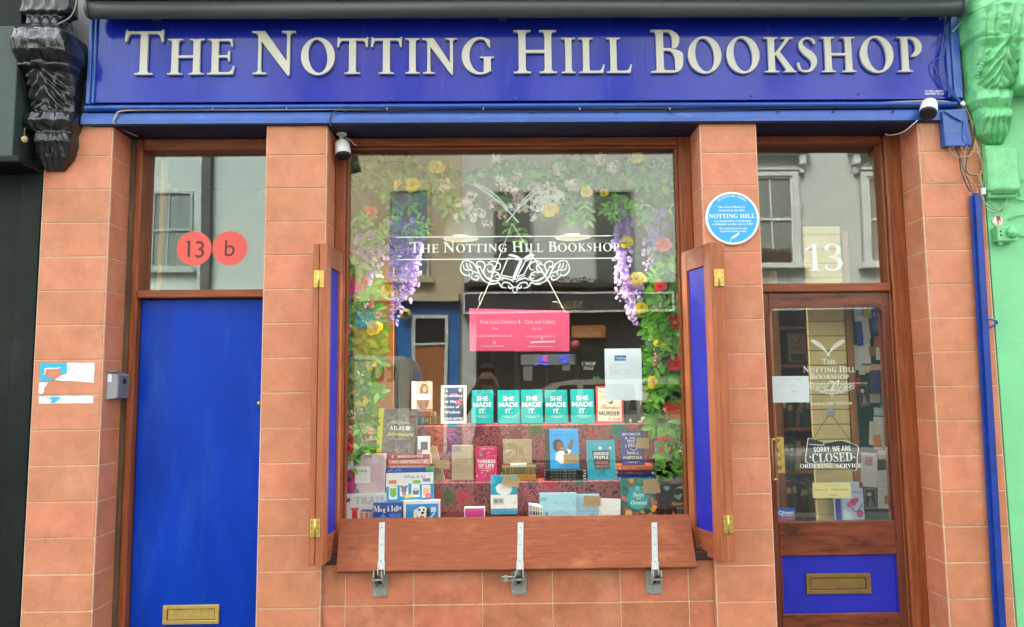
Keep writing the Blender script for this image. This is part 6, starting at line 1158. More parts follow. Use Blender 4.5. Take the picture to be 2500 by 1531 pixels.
card('kraft tag with handwriting overlapping the dark blue fairytale novel', (1553, 1069, 1584, 1095), Y2 - .03, KR, [('z', .1, .9, .82, .1, INK), ('z', .12, .85, .62, .1, INK), ('z', .1, .9, .42, .1, INK), ('z', .3, .7, .2, .1, INK)], roll=.05)
lying('orange book lying on top of the stack under the fairytale novel', (1508, 1137, 1598, 1148), Y2 - .02, '#cf6a3a', [('z', .15, .5, .5, .4, '#f0cf9a'), ('e', .06, .5, .03, .3, '#e8c25a')], depth=.15)
lying('purple book in the middle of the stack under the fairytale novel', (1509, 1149, 1600, 1160.5), Y2 - .02, '#4a2f5c', [('z', .2, .62, .5, .4, '#e08aa0'), ('e', .93, .5, .025, .28, '#e8d8e0'), ('r', .04, .2, .1, .8, '#8a3a6a')], depth=.15)
lying('blue book at the bottom of the stack under the fairytale novel', (1508, 1161.5, 1602, 1175), Y2 - .02, '#254a94', [('z', .4, .8, .5, .35, '#b8d4ee'), ('r', .02, .2, .08, .8, '#7fb2dc')], depth=.15)
book('pale grey book with purple blossoms half hidden by the right garland', (1602, 1076, 1674, 1178), Y2 - .03, '#8f8a92', [('e', .7, .2, .12, .06, '#5a3a66'), ('e', .82, .3, .08, .05, '#6d4a7a'), ('e', .55, .14, .1, .04, '#4a3056'), ('e', .4, .8, .04, .1, '#a58a9a'), ('s', [(.6, .05), (.66, .2), (.8, .35)], .02, '#3d2c44')], t=.03, yaw=-.1)
# front row
carton('white train set box with grey outlined lettering at the lower left corner', (831, 1206, 941, 1275), Y3, '#d9dde0', [('t', 'TRAIN', .68, .77, .24, 'b', '#8f9396', .72), ('t', 'TRAIN', .68, .77, .24, 'b', '#c3c6c8', .70, -.03), ('r', .26, .1, .38, .5, '#cf3a3c'), ('r', .24, .42, .4, .52, '#d9484a'), ('p', [(.42, .38), (.5, .46), (.74, .44), (.7, .36)], '#3a62a8'), ('p', [(.44, .1), (.52, .1), (.52, .34), (.44, .34)], '#e08a72'), ('p', [(.55, .1), (.62, .1), (.62, .34), (.55, .34)], '#d9806a'), ('p', [(.64, .1), (.74, .12), (.76, .36), (.66, .34)], '#b9bdbf'), ('r', 0, .72, .16, .9, '#b99a4a'), ('p', [(.1, .74), (.2, .86), (.22, .78), (.18, .72)], '#3a3c3c'), ('s', [(0, .66), (.1, .69), (.18, .74)], .012, '#8f8a60')], t=.05, tilt=.02)
MB_ = '#2450a8'
carton('blue box with wonky white title lettering left of the puppy puzzle', (911, 1227, 981, 1280), Y3 - .02, MB_, [('r', .0, 0, 1, .36, '#2f7fd0'), ('p', [(.1, 0), (.2, .3), (.36, .5), (.46, .3), (.55, 0)], '#3f9ae6')] + [('t', ch, .12 + i * .135, .7 + (.03, -.01, -.05, .02, .04, .03, .08)[i], (.3, .2, .24, .26, .28, .28, .2)[i], 'B', '#f0f3f8', (.22, .13, .1, .07, .07, .14, .12)[i]) for i, ch in enumerate('Matilda')] + [('r', .55, .28, .98, .5, '#4c74c4'), ('z', .6, .92, .39, .08, '#c9d8f0'), ('r', .55, .0, 1, .26, '#dfe6f0')], t=.04, tilt=.03, yaw=.04)
carton('white puzzle box with a blue picture of a white spotted puppy', (985, 1222, 1075, 1282), Y3 - .01, '#e9edf0', [('r', .07, 0, .95, .86, '#168fd4'), ('e', .5, .5, .17, .26, '#f2f4f4'), ('e', .33, .45, .06, .2, '#e4e8e8'), ('e', .67, .52, .055, .18, '#2a2c2e'), ('e', .43, .62, .035, .05, '#23262a'), ('e', .55, .62, .03, .05, '#23262a'), ('e', .52, .5, .045, .05, '#191b1e'), ('e', .5, .3, .06, .1, '#d6606a'), ('e', .38, .34, .02, .03, '#2a2c2e'), ('e', .62, .36, .02, .03, '#2a2c2e'), ('r', .74, .52, .88, .72, '#bfe0f2'), ('s', [(.72, .3), (.78, .36), (.84, .5)], .03, '#eef6fa'), ('s', [(.7, .2), (.8, .16), (.88, .24)], .025, '#eef6fa'), ('z', .12, .36, .79, .03, '#d2ecf8'), ('z', .72, .92, .79, .03, '#d2ecf8')], t=.06, tilt=.03, yaw=.1, side='#dfe3e6')
carton('pink jigsaw puzzle tin at the bottom of the window', (1133, 1238, 1184, 1276), Y3 - .01, '#e6dfe2', [('r', .05, 0, .95, .9, '#d0468e'), ('t', 'JIGSAW PUZZLE', .5, .36, .1, 'b', '#8a1c54', .72), ('s', [(.1, .24), (.5, .24), (.9, .24)], .01, '#8a1c54'), ('s', [(.1, .48), (.5, .48), (.9, .48)], .01, '#8a1c54'), ('z', .12, .4, .8, .05, '#7a1a4a'), ('z', .68, .9, .68, .05, '#7a1a4a')], t=.04, tilt=.04, name='tin', cat='tin')
carton('turquoise and white stationery box with a scalloped white label', (1198, 1160, 1263, 1256), Y3 + .04, '#2aa3c4', [('r', 0, .15, 1, .5, '#eef0ea'), ('p', [(.18, .68), (.24, .56), (.36, .52), (.44, .47), (.6, .5), (.74, .54), (.82, .64), (.76, .76), (.6, .82), (.44, .8), (.26, .76)], '#f3f4ee'), ('r', .08, .25, .5, .42, '#c9cac4'), ('e', .2, .34, .08, .05, '#8f928a'), ('e', .38, .34, .08, .05, '#9a9c94'), ('s', [(.36, .67), (.55, .675), (.7, .67)], .008, '#a8aba4'), ('r', .3, .61, .64, .614, '#b4b6b0'), ('p', [(.0, .78), (.2, .8), (.1, 1), (0, 1)], '#58bcd6'), ('z', .66, .9, .1, .035, '#d2eef4'), ('s', [(.82, .28), (.9, .32), (.94, .26)], .02, '#9ab08a')], t=.035, tilt=.08, roll=-.0)
card('kraft tag with handwriting on the turquoise stationery box', (1225, 1164, 1266, 1187), Y3 + .025, KR, [('z', .2, .8, .65, .16, INK), ('z', .15, .85, .35, .16, INK)], roll=.16)
for k, (x0, x1, cols) in enumerate(((1292, 1300, ('#7a8a9a', '#c8ccd0')), (1300.5, 1307, ('#a82a5a', '#eae8e6')), (1307.5, 1312, ('#2f5fa8', '#e9eaec')), (1312.5, 1318, ('#4fae4a', '#eceee8')), (1318.5, 1325, ('#9ac07a', '#f0f0ea')))):
    e, w, h = place('slim_book', ('slim grey book, leftmost of five standing spines at the window bottom', 'slim magenta and white book, second of five standing spines', 'slim blue and white book, middle of five standing spines', 'slim green and white book, fourth of five standing spines', 'slim pale green book, rightmost of five standing spines')[k], 'book', (x0, 1233 + k, x1, 1275), Y3 - .01, .02, 0, 0, 'slim upright books'); b = MB(); b.cbox(-w / 2, w / 2, 0, .11, 0, h, P(cols[1]), .0008); prints(b, w, h, 0, [('r', .08, .42, .92, .66, cols[0]), ('r', .3, .72, .7, .92, cols[0])]); b.build('cover', e)
LB = '#a9dbe8'
book('pale blue activity planner with a drawn arch, wide and low in the front row', (1318, 1203, 1408, 1276), Y3 - .005, LB, [('r', .02, .72, .2, .84, '#7fc6c8'), ('z', .28, .8, .66, .07, '#7fa9b8'), ('s', [(.2, .12), (.35, .3), (.55, .36), (.75, .3), (.95, .12)], .012, '#6f9fb2'), ('s', [(.22, .08), (.38, .24), (.55, .29), (.75, .24), (.9, .1)], .008, '#6f9fb2'), ('p', [(.4, .12), (.46, .26), (.52, .12)], '#d8b0c8'), ('p', [(.58, .12), (.64, .26), (.7, .12)], '#d8b0c8'), ('r', .15, .02, .175, .36, '#4f6a78'), ('r', .2, .02, .22, .36, '#4f6a78'), ('s', [(.82, .9), (.9, .7), (.96, .5)], .01, '#8fc0b8'), ('r', .3, 0, .95, .08, '#e9dcb8')], t=.012, tilt=.06)
book('smaller pale blue planner half behind the wide one in the front row', (1408, 1206, 1464, 1276), Y3 + .01, '#9fd4e4', [('z', .1, .8, .42, .08, '#6f9fb2'), ('e', .7, .2, .16, .14, '#7fc4dc'), ('r', .1, .02, .6, .1, '#e9dcb8'), ('z', .1, .6, .84, .05, '#6f9fb2')], t=.012, tilt=.06)
card('kraft tag with handwriting between the pale blue planners', (1424, 1211, 1466, 1235), Y3 - .025, KR, [('z', .2, .8, .7, .14, INK), ('z', .25, .8, .4, .14, INK)], roll=.05)
book('white book lettered honey leaning at the bottom of the window', (1462, 1217, 1514, 1276), Y3 - .005, '#f0f1ee', [('t', 'honey', .42, .33, .14, 'n', '#c9cfd4', .72), ('z', .3, .7, .68, .06, '#d4d8da')], t=.012, tilt=.1, roll=.05)
rs = random.Random(5); ops = [('p', [(x + rr_ * math.cos(a) * (1 + .3 * math.sin(3 * a)), z + rr_ * .8 * math.sin(a)) for a in [k * .9 for k in range(7)]], c) for x, z, rr_, c in [(rs.uniform(.02, .98), rs.choice([rs.uniform(.02, .3), rs.uniform(.72, .98)]), rs.uniform(.03, .10), rs.choice(['#d08a3a', '#8aa03a', '#2f6a4a', '#c8a050', '#4f8a5a', '#a85a5a', '#e0c060', '#274f3c'])) for _ in range(36)] + [(rs.choice([rs.uniform(.0, .16), rs.uniform(.86, 1)]), rs.uniform(.2, .8), .07, rs.choice(['#e0a03a', '#8aa03a', '#c86a4a', '#3a7a5a'])) for _ in range(12)]]
book('green picture book Seas and Oceans with coral border at the right of the front row', (1517, 1168, 1602, 1276), Y3 + .02, '#1f7a6a', ops + [('e', .48, .55, .32, .26, '#1f9fb0'), ('e', .5, .52, .28, .22, '#27a8a8'), ('e', .48, .78, .06, .06, '#4fd0c8'), ('t', 'Seas', .5, .64, .1, 'I', '#f4f2e6', .32), ('t', 'and', .5, .555, .04, 'b', '#f4f2e6', .12), ('t', 'Oceans', .5, .46, .1, 'I', '#f4f2e6', .46), ('e', .8, .62, .1, .09, '#7d8a96'), ('e', .2, .22, .1, .08, '#e0c27a')], t=.015, tilt=.07)
card('kraft tag with handwriting at the top corner of the green ocean book', (1572, 1170, 1612, 1204), Y3 - .005, KR, [('z', .1, .8, .85, .09, INK), ('z', .12, .9, .68, .09, INK), ('z', .1, .7, .5, .09, INK), ('z', .2, .8, .32, .09, INK), ('z', .3, .7, .15, .09, INK)], roll=-.05)
book('black picture book Story of Evolution at the lower right corner', (1614, 1183, 1684, 1276), Y3 + .02, '#16191d', [('t', 'Story', .6, .5, .1, 'I', '#d8b24a', .48), ('t', 'of', .9, .5, .06, 'I', '#8a8f4a', .1), ('t', 'EVOLUTION', .78, .38, .05, 'B', '#b9a27a', .5), ('e', .62, .66, .08, .06, '#7a9a6a'), ('e', .52, .7, .06, .05, '#6a8a5a'), ('e', .7, .72, .05, .04, '#8aa87a'), ('p', [(.1, .92), (.2, .98), (.34, .94), (.3, .86), (.2, .84)], '#7fb0b8'), ('p', [(.5, .9), (.8, .98), (.98, .9), (.9, .84), (.7, .9)], '#b0a39a'), ('p', [(.36, .2), (.42, .32), (.48, .2), (.42, .1)], '#b0705a'), ('s', [(.06, .75), (.14, .7), (.1, .6)], .015, '#6a6f5a'), ('s', [(.1, .4), (.18, .3), (.1, .2)], .015, '#7a6a5a'), ('s', [(.6, .14), (.7, .2), (.86, .12)], .02, '#b09a8a'), ('r', .55, .3, .9, .305, '#8a8070')], t=.02, tilt=.05)
# hanging pink sign
Yp = .33; hp = Yp - .004
cs = [W(1146, 753, Yp), W(1390, 759, Yp), W(1390, 858, Yp), W(1147, 857, Yp)]
pk = thing('hanging_sign', 'bright pink hand lettered sign hanging on white strings in the window', 'sign', (0, Yp, cs[3].z)); PNK = mat('pink_card', (.72, .07, .17), .5)
b = sub(pk); vs = [tuple(v) for v in cs]; vs += [(x, y + .005, z) for x, y, z in vs]; b.add(vs, [(0, 3, 2, 1), (4, 5, 6, 7)] + [(i, (i + 1) % 4, (i + 1) % 4 + 4, i + 4) for i in range(4)], PNK); b.build('board', pk)
b = sub(pk); k8 = .1458; PW2 = P('#f2c3cc'); s8 = k8 / FPX * (Yp - CAM.y); f8 = lambda x, y: W(1100 + x * k8, 680 + y * k8, Yp)
def ptx(t, x0, x1, y, h, st='n', off=0): q = f8((x0 + x1) / 2, y); b.text(t, q.x, q.z, h * s8, Yp - .0006, PW2, st, w=(x1 - x0) * s8, off=off)
ptx('Free Local Delivery &', 500, 1175, 722, 72, off=-.005); ptx('Click and Collect', 1240, 1755, 722, 72, off=-.005); b.build('lettering', pk); b = sub(pk); ptx('Email', 705, 800, 838, 40); ptx('Or Visit', 1375, 1525, 840, 40); ptx('info@thenottinghillbookshop.co.uk', 440, 1030, 955, 42); ptx('www.thenottinghillbookshop.co.uk', 1245, 1755, 962, 36)
b.build('small_lettering', pk); b = sub(pk); q = f8(735, 1075); s_ = 24 * s8
for q_ in ((-1, -1, 1, -.8), (-1, .8, 1, 1), (-1, -.8, -.8, .8), (.8, -.8, 1, .8)): b.flat([(q.x + q_[0] * s_, q.z + q_[1] * s_), (q.x + q_[2] * s_, q.z + q_[1] * s_), (q.x + q_[2] * s_, q.z + q_[3] * s_), (q.x + q_[0] * s_, q.z + q_[3] * s_)], Yp - .0006, PW2)
b.ring(q.x, q.z, s_ * .3, s_ * .5, Yp - .0006, PW2, 16); [stroke(b, [(f8(x_, y_).x, f8(x_, y_).z) for x_ in (xa_, (xa_ + xb_) / 2, xb_)], 7 * s8, Yp - .0006, PW2) for xa_, xb_, y_ in ((510, 900, 1133), (1300, 1720, 1140))]
q0_, q1_ = f8(1340, 1070), f8(1750, 1055); stroke(b, [(q0_.x, q0_.z), ((q0_.x + q1_.x) / 2, (q0_.z + q1_.z) / 2 + .001), (q1_.x, q1_.z)], 26 * s8, Yp - .0006, PW2); q = f8(1530, 1005); b.flat([(q.x - .006, q.z - .004), (q.x + .006, q.z - .004), (q.x + .001, q.z + .007), (q.x - .001, q.z + .007)], Yp - .0006, PW2); b.build('lettering', pk)
STR = mat('string_white', (.72, .72, .66), .8); hk = W(1250, 546, Yp - .01)
for pts, in (([(1164, 757), (1172, 742), (1195, 690), (1250, 546)],), ([(1382, 764), (1373, 750), (1340, 688), (1250, 546)],)):
    b = sub(pk); b.tube([W(x, y, Yp - .006) for x, y in pts], .0022, STR, 6); x, y = pts[1]; sg = 1 if x < 1250 else -1
    b.tube(spl([W(x, y, Yp - .006), W(x - 2 * sg, y - 12, Yp - .012), W(x + 4 * sg, y - 28 if sg > 0 else y - 12, Yp - .01)] if sg > 0 else [W(x, y, Yp - .006), W(x - 8, y - 11, Yp - .012), W(x - 24, y - 13, Yp - .01)]), .002, STR, 5); b.lathe([(-.005, .002), (0, .005), (.005, .002)], W(x, y, Yp - .006), (0, 0, 1), STR, 8); b.build('string', pk)
# notice stuck inside the glass
card('white printed notice taped inside the glass above the cream novel', (1477, 851, 1567, 977), YG + .012, '#e6edf0', [('r', .27, .765, .58, .865, '#1f5aa8'), ('t', 'booking', .46, .815, .05, 'b', '#e8f2fa', .2), ('r', .3, .795, .34, .84, '#9ac0e6')] + [('r', .12, z, x, z + .005, '#a9b0b4') for z, x in ((.69, .62), (.65, .34), (.62, .2), (.575, .72), (.545, .36), (.515, .7), (.48, .18))], name='notice', cat='notice', t=.0008)

# ------------------------------------------------------------------ flowers and garlands
LF = [mat('leaf_bright', (.10, .33, .018), .45, var=.3, vs=18, trans=.2), mat('leaf_lime', (.19, .42, .035), .45, var=.25, vs=18, trans=.2), mat('leaf_deep', (.035, .15, .018), .4, var=.35, vs=18, trans=.15), mat('leaf_mid', (.07, .25, .02), .4, var=.3, vs=18, trans=.18)]
STEMM = mat('stem_green', (.06, .14, .03), .6)
def petal(col, nm): return mat('petal_' + nm, col, .6, var=.15, vs=30, trans=.3)
YEL, RED, MAG, PNK_, SAL, WHT, BLS, LAV, LILA, PURP = petal((.75, .58, .02), 'yellow'), petal((.62, .02, .03), 'red'), petal((.60, .05, .25), 'magenta'), petal((.72, .20, .27), 'pink'), petal((.72, .13, .11), 'salmon'), petal((.80, .78, .72), 'white'), petal((.78, .58, .54), 'blush'), petal((.42, .32, .72), 'lavender'), petal((.60, .42, .66), 'lilac'), petal((.28, .17, .56), 'purple')
rp = random.Random(11)
def U(a, b): return rp.uniform(a, b)
def frame(d, n):
    d = Vector(d).normalized(); n = Vector(n); n = (n - d * n.dot(d)); n = n.normalized() if n.length > 1e-4 else d.orthogonal().normalized(); return d, d.cross(n), n
def leaf(b, p, d, nrm, L_, wd, m):
    d, s, n = frame(d, nrm); p = Vector(p); f = []
    for u, w_, dz in ((.0, .03, 0), (.22, .34, .02), (.5, .5, .035), (.78, .32, .0), (1, .0, -.05)):
        c = p + d * L_ * u + n * L_ * dz
        f.append((c - s * wd * w_ + n * wd * .12 * (w_ > .1), c, c + s * wd * w_ + n * wd * .12 * (w_ > .1)))
    vs = [x for r_ in f for x in r_]; b.add([(x.x, max(x.y, YG + .014), x.z) for x in vs], [(3 * i + j, 3 * i + j + 1, 3 * i + j + 4, 3 * i + j + 3) for i in range(4) for j in (0, 1)], m, True)
def petal_geo(b, p, d, nrm, L_, wd, m, cup=.3):
    d, s, n = frame(d, nrm); vs = []
    for u, w_ in ((0, .18), (.4, .46), (.75, .5), (1, .26)):
        for v in (-1, 0, 1): vs.append(Vector(p) + d * L_ * u + s * wd * w_ * v + n * L_ * (cup * (u * u - .5 * (v == 0) * u) + .10 * abs(v)))
    b.add([(x.x, max(x.y, YG + .014), x.z) for x in vs], [(3 * i + j, 3 * i + j + 1, 3 * i + j + 4, 3 * i + j + 3) for i in range(3) for j in (0, 1)], m, True)
def rose(parent, p, r, m, face=(0, -1, .2), name='rose'):
    r *= 1.25; b = MB(at(parent.location)); f, s, n = frame(face, (0, 0, 1))
    for k in range(19):
        a = k * 2.4 + U(-.2, .2); t = k / 18; rad = r * (.12 + .55 * t); dr = (s * math.cos(a) + n * math.sin(a)); op = .2 + 1.0 * t
        petal_geo(b, Vector(p) + dr * rad * .45 - f * r * .25 * t, dr * op * .75 + f * (1.25 - .75 * t), f * .3 - dr * (1 - t), r * (.55 + .35 * t), r * (.6 + .55 * t), m, -.25)
    for k in range(4): a = k * 1.6; leaf(b, Vector(p) - f * r * .5, s * math.cos(a) + n * math.sin(a) - f * .2, f, r * .9, r * .35, LF[2])
    return b.build(name, parent, recalc=False)
def blossom(parent, p, r, m, n_=26, name='blossom', rx=1, rz=1):
    r *= 1.2; b = MB(at(parent.location))
    for k in range(n_):
        d = Vector((U(-1, 1), U(-1, .4), U(-1, 1))).normalized(); c = Vector(p) + Vector((d.x * rx, d.y * .6, d.z * rz)) * r * U(.3, 1)
        for j in range(5):
            a = j * 1.257 + U(-.2, .2); f, s, n = frame(d, (.1, .2, 1)); petal_geo(b, c, (s * math.cos(a) + n * math.sin(a)) + f * .25, f, r * U(.28, .4), r * .30, m if rp.random() < .8 else WHT, .2)
    return b.build(name, parent, recalc=False)
def sprig(b, p, d, n_, L_, ms, spread=.9):
    "stem with paired leaves"
    p = Vector(p); d = Vector(d).normalized(); pts = [p]
    for i in range(n_):
        d = (d + Vector((U(-.18, .18), U(-.15, .15), -.10))).normalized(); p = p + d * L_ * .55; pts.append(p); s = d.cross(Vector((U(-.3, .3), -1, U(-.2, .3)))).normalized()
        for sg in (-1, 1): leaf(b, p, d * .55 + s * sg * spread + Vector((0, U(-.4, .1), U(-.2, .2))), Vector((U(-.5, .5), -1, U(.0, .9))), L_ * U(.75, 1.15), L_ * U(.38, .52), rp.choice(ms))
    leaf(b, p, d, (U(-.4, .4), -1, .4), L_, L_ * .45, rp.choice(ms)); b.tube(pts, .0013, STEMM, 4, False)
def garland(label, spine, wd, dens, L_, ms, down=.6):
    "spine: (px,py,Y)"
    pts = [W(*q) for q in spine]; e = thing('flower_garland', label, 'garland', pts[0], 'flower garlands round the display window'); b = sub(e); c = spl(pts, 8); b.tube(c, .005, STEMM, 5)
    tot = sum((q - p).length for p, q in zip(c, c[1:])); n_ = int(tot * dens)
    for i in range(n_):
        k = rp.randrange(len(c) - 1); p = c[k].lerp(c[k + 1], rp.random()); side = U(-1, 1); q = p + Vector((side * wd * (.9 if abs(side) < .8 else 1.0), U(-.045, .05), U(-.02, .02)))
        sprig(b, q, (U(-.7, .7) + side * .5, U(-.5, .2), -down + U(-.5, .6)), rp.choice((1, 2, 2, 3)), L_ * U(.8, 1.15), ms)
    b.build('foliage', e, recalc=False); return e
g1 = garland('lush green garland of leaves, roses and pink blossoms down the left edge of the window', [(878, 500, .36), (872, 620, .36), (880, 720, .35), (890, 790, .35), (872, 850, .35), (866, 940, .35), (866, 1010, .37), (872, 1095, .40)], .05, 92, .074, [LF[0], LF[0], LF[1], LF[3]])
for x, y, r, m in ((904, 516, .03, SAL), (868, 706, .035, MAG), (945, 708, .027, YEL), (914, 800, .036, YEL), (905, 888, .03, YEL), (884, 975, .032, YEL), (845, 1095, .035, RED), (890, 690, .02, RED)): rose(g1, W(x, y, .292), r, m, (U(-.4, .4), -1, U(-.1, .5)))
for x, y, r, m, rz in ((860, 728, .03, PNK_, 1.5), (884, 748, .034, PNK_, 1.6), (922, 768, .02, PNK_, 1.2), (855, 868, .026, PNK_, 1.6), (850, 966, .032, PNK_, 1.7), (858, 1012, .018, BLS, 1.8), (898, 1062, .03, PNK_, 1.6), (880, 1000, .016, BLS, 1.6), (846, 700, .03, MAG, 1.3), (848, 800, .024, PNK_, 1.6), (842, 910, .024, PNK_, 1.5), (850, 1050, .024, MAG, 1.3), (905, 740, .022, PNK_, 1.4), (915, 640, .02, BLS, 1.6), (862, 620, .02, PNK_, 1.5)): blossom(g1, W(x, y, .292), r, m, 16, rz=rz)
g2 = garland('lush green garland with red and yellow roses down the right edge of the window', [(1652, 560, .36), (1640, 640, .36), (1622, 720, .35), (1628, 800, .35), (1640, 870, .35), (1622, 930, .35), (1632, 1010, .35), (1642, 1070, .34), (1644, 1120, .31)], .05, 76, .076, [LF[0], LF[0], LF[1], LF[3], LF[2]])
b = sub(g2)
for spn in ([(1585, 690, .34), (1592, 770, .34), (1588, 830, .34)], [(1600, 840, .34), (1590, 900, .33), (1596, 960, .33)]):
    c = spl([W(*q) for q in spn], 6)
    for p in c[::1]: sprig(b, p, (U(-.5, .5), U(-.4, 0), -.8), 2, .062, [LF[0], LF[1], LF[3]])
b.build('foliage', g2, recalc=False)
for x, y, r, m in ((1621, 598, .036, SAL), (1530, 591, .028, YEL), (1558, 681, .036, YEL), (1566, 752, .027, YEL), (1612, 700, .028, RED), (1645, 786, .032, RED), (1611, 845, .032, YEL), (1650, 888, .034, RED), (1596, 932, .032, YEL), (1640, 985, .036, RED), (1628, 1081, .040, RED)): rose(g2, W(x, y, .29), r, m, (U(-.4, .4), -1, U(-.1, .5)))
for x, y, r, m, rz in ((1606, 745, .028, LILA, 1.5), (1608, 862, .022, PNK_, 1.3), (1600, 885, .018, PNK_, 1.8), (1632, 965, .026, MAG, 1.0), (1628, 1000, .018, BLS, 1.5), (1660, 756, .022, LILA, 1.3), (1665, 1095, .018, PNK_, 1.5), (1655, 1110, .016, PNK_, 1.2)): blossom(g2, W(x, y, .292), r, m, 14, rz=rz)
g3 = garland('leafy garland with pale blossoms and yellow roses arching across the top of the window', [(850, 420, .40), (930, 395, .42), (1020, 400, .42), (1120, 420, .42), (1250, 415, .42), (1380, 410, .42), (1480, 405, .42), (1580, 410, .41), (1650, 440, .40)], .035, 64, .072, [LF[0], LF[3], LF[2], LF[1]], .5)
b = sub(g3)
for _ in range(74):
    x = U(850, 1650); y = 375 + U(0, 95) + 30 * (1 - ((x - 1250) / 400) ** 2); sprig(b, W(x, y, U(.36, .48)), (U(-.7, .7), U(-.5, .2), U(-1, .3)), 2, .066 * U(.8, 1.2), [LF[0], LF[3], LF[2]])
for x, y in ((1100, 440), (1130, 470), (1235, 470), (1250, 520), (1420, 480), (1440, 500), (1395, 500), (1270, 545)): sprig(b, W(x, y, .37), (U(-.3, .3), -.2, -1), 3, .06, [LF[0], LF[1], LF[3]])
b.build('foliage', g3, recalc=False)
for x, y, r, m in ((1066, 408, .036, YEL), (1008, 452, .034, YEL), (972, 448, .02, YEL), (1345, 512, .036, YEL), (1432, 468, .028, YEL), (1556, 385, .03, YEL), (1475, 470, .02, YEL)): rose(g3, W(x, y, .30), r, m, (U(-.4, .4), -1, U(-.1, .4)))
for x, y, r, m, rx in ((1086, 452, .032, BLS, 1), (1135, 505, .042, BLS, 1), (1170, 520, .03, BLS, 1.2), (1205, 500, .03, BLS, 1), (1225, 520, .028, BLS, 1), (1265, 478, .045, BLS, 1.0), (1255, 505, .036, WHT, 1.3), (1305, 455, .036, BLS, 1), (1330, 480, .045, WHT, .9), (1318, 500, .04, WHT, .9), (1365, 480, .04, WHT, .8), (1365, 412, .034, BLS, .9), (1397, 455, .036, BLS, 1), (1467, 390, .036, BLS, .8), (1155, 530, .024, WHT, 1), (1300, 530, .024, WHT, .7), (1212, 385, .028, WHT, 1), (1495, 410, .03, WHT, .8), (1262, 430, .024, BLS, 1), (1222, 440, .03, WHT, .8), (1290, 500, .04, WHT, 1), (1345, 455, .03, BLS, 1), (1190, 545, .022, BLS, 1.2), (1120, 530, .026, WHT, 1.2), (1150, 480, .03, BLS, 1), (1350, 500, .034, WHT, 1), (1240, 460, .03, BLS, 1)): blossom(g3, W(x, y, .305), r, m, 24, rx=rx)
# hanging wisteria
def wisteria(label, top, bot, w0, w1, Y, ms, dens=1.0, leaves=True, side=0):
    p0, p1 = W(*top, Y), W(*bot, Y); e = thing('wisteria', label, 'flower', p0, 'hanging wisteria in the window'); b = sub(e); L_ = (p1 - p0).length
    for s_ in range(3 if w0 > .03 else 2):
        ph_ = U(0, 6); ax = [p0 + (p1 - p0) * t * (1 - .12 * s_) + Vector((math.sin(t * 4 + ph_) * .008 + (s_ - 1) * w0 * .45, (s_ - 1) * .015, 0)) for t in [i / 12 for i in range(13)]]; b.tube(ax, .0011, STEMM if s_ == 0 else mat('stem_pale', (.5, .5, .42), .6), 4, False)
        n_ = int(L_ * 150 * dens / (1 + .2 * s_))
        for i in range(n_):
            t = (i + rp.random()) / n_; p = p0 + (p1 - p0) * t * (1 - .12 * s_) + Vector((math.sin(t * 4 + ph_) * .008 + (s_ - 1) * w0 * .45, (s_ - 1) * .015, 0)); w_ = w0 + (w1 - w0) * t; a = U(0, 2 * PI); d = Vector((math.cos(a), math.sin(a) * .7, U(-.5, .25))); q = p + d * w_ * U(.45, 1); sz = .036 * (1 - .6 * t)
            b.tube([p, q], .0006, mat('stem_pale', (.5, .5, .42), .6), 3, False); m = rp.choice(ms)
            petal_geo(b, q, d + Vector((0, -.3, .6)), (d.x, -1, .3), sz, sz * 1.1, m, .35); petal_geo(b, q, d + Vector((0, -.3, -.6)), (d.x, -1, -.2), sz * .8, sz * .7, rp.choice(ms), .35)
    b.build('florets', e, recalc=False)
    if leaves:
        b = sub(e)
        for _ in range(9): sprig(b, p0 + Vector((U(-.05, .05), U(-.05, .03), U(-.01, .05))), (U(-1, 1), U(-.2, .3), U(-.9, .4)), 3, .05, [LF[0], LF[1], LF[3]])
        b.build('leaves', e, recalc=False)
wisteria('longest purple wisteria, hanging left of the window lettering', (992, 545), (972, 795), .058, .018, .325, [LAV, LAV, PURP, LILA])
wisteria('second tail of purple wisteria close behind the longest one on the left', (1010, 570), (1005, 740), .036, .014, .335, [LAV, LILA, PURP], leaves=False)
wisteria('short pale lilac wisteria between the left garland and the long purple one', (910, 575), (903, 705), .06, .018, .33, [LILA, LILA, LAV], 1.0)
wisteria('purple wisteria hanging at the end of the window lettering on the right', (1517, 510), (1525, 735), .042, .02, .325, [LAV, LILA, LAV], .8)
wisteria('lilac wisteria tail curling below the yellow rose on the right', (1540, 680), (1555, 795), .042, .01, .32, [LILA, LILA, LAV], .8, False)
wisteria('sparse pale wisteria beside the salmon rose at the upper right', (1600, 515), (1590, 660), .06, .02, .33, [LAV, LILA, LAV], .75)
b = None
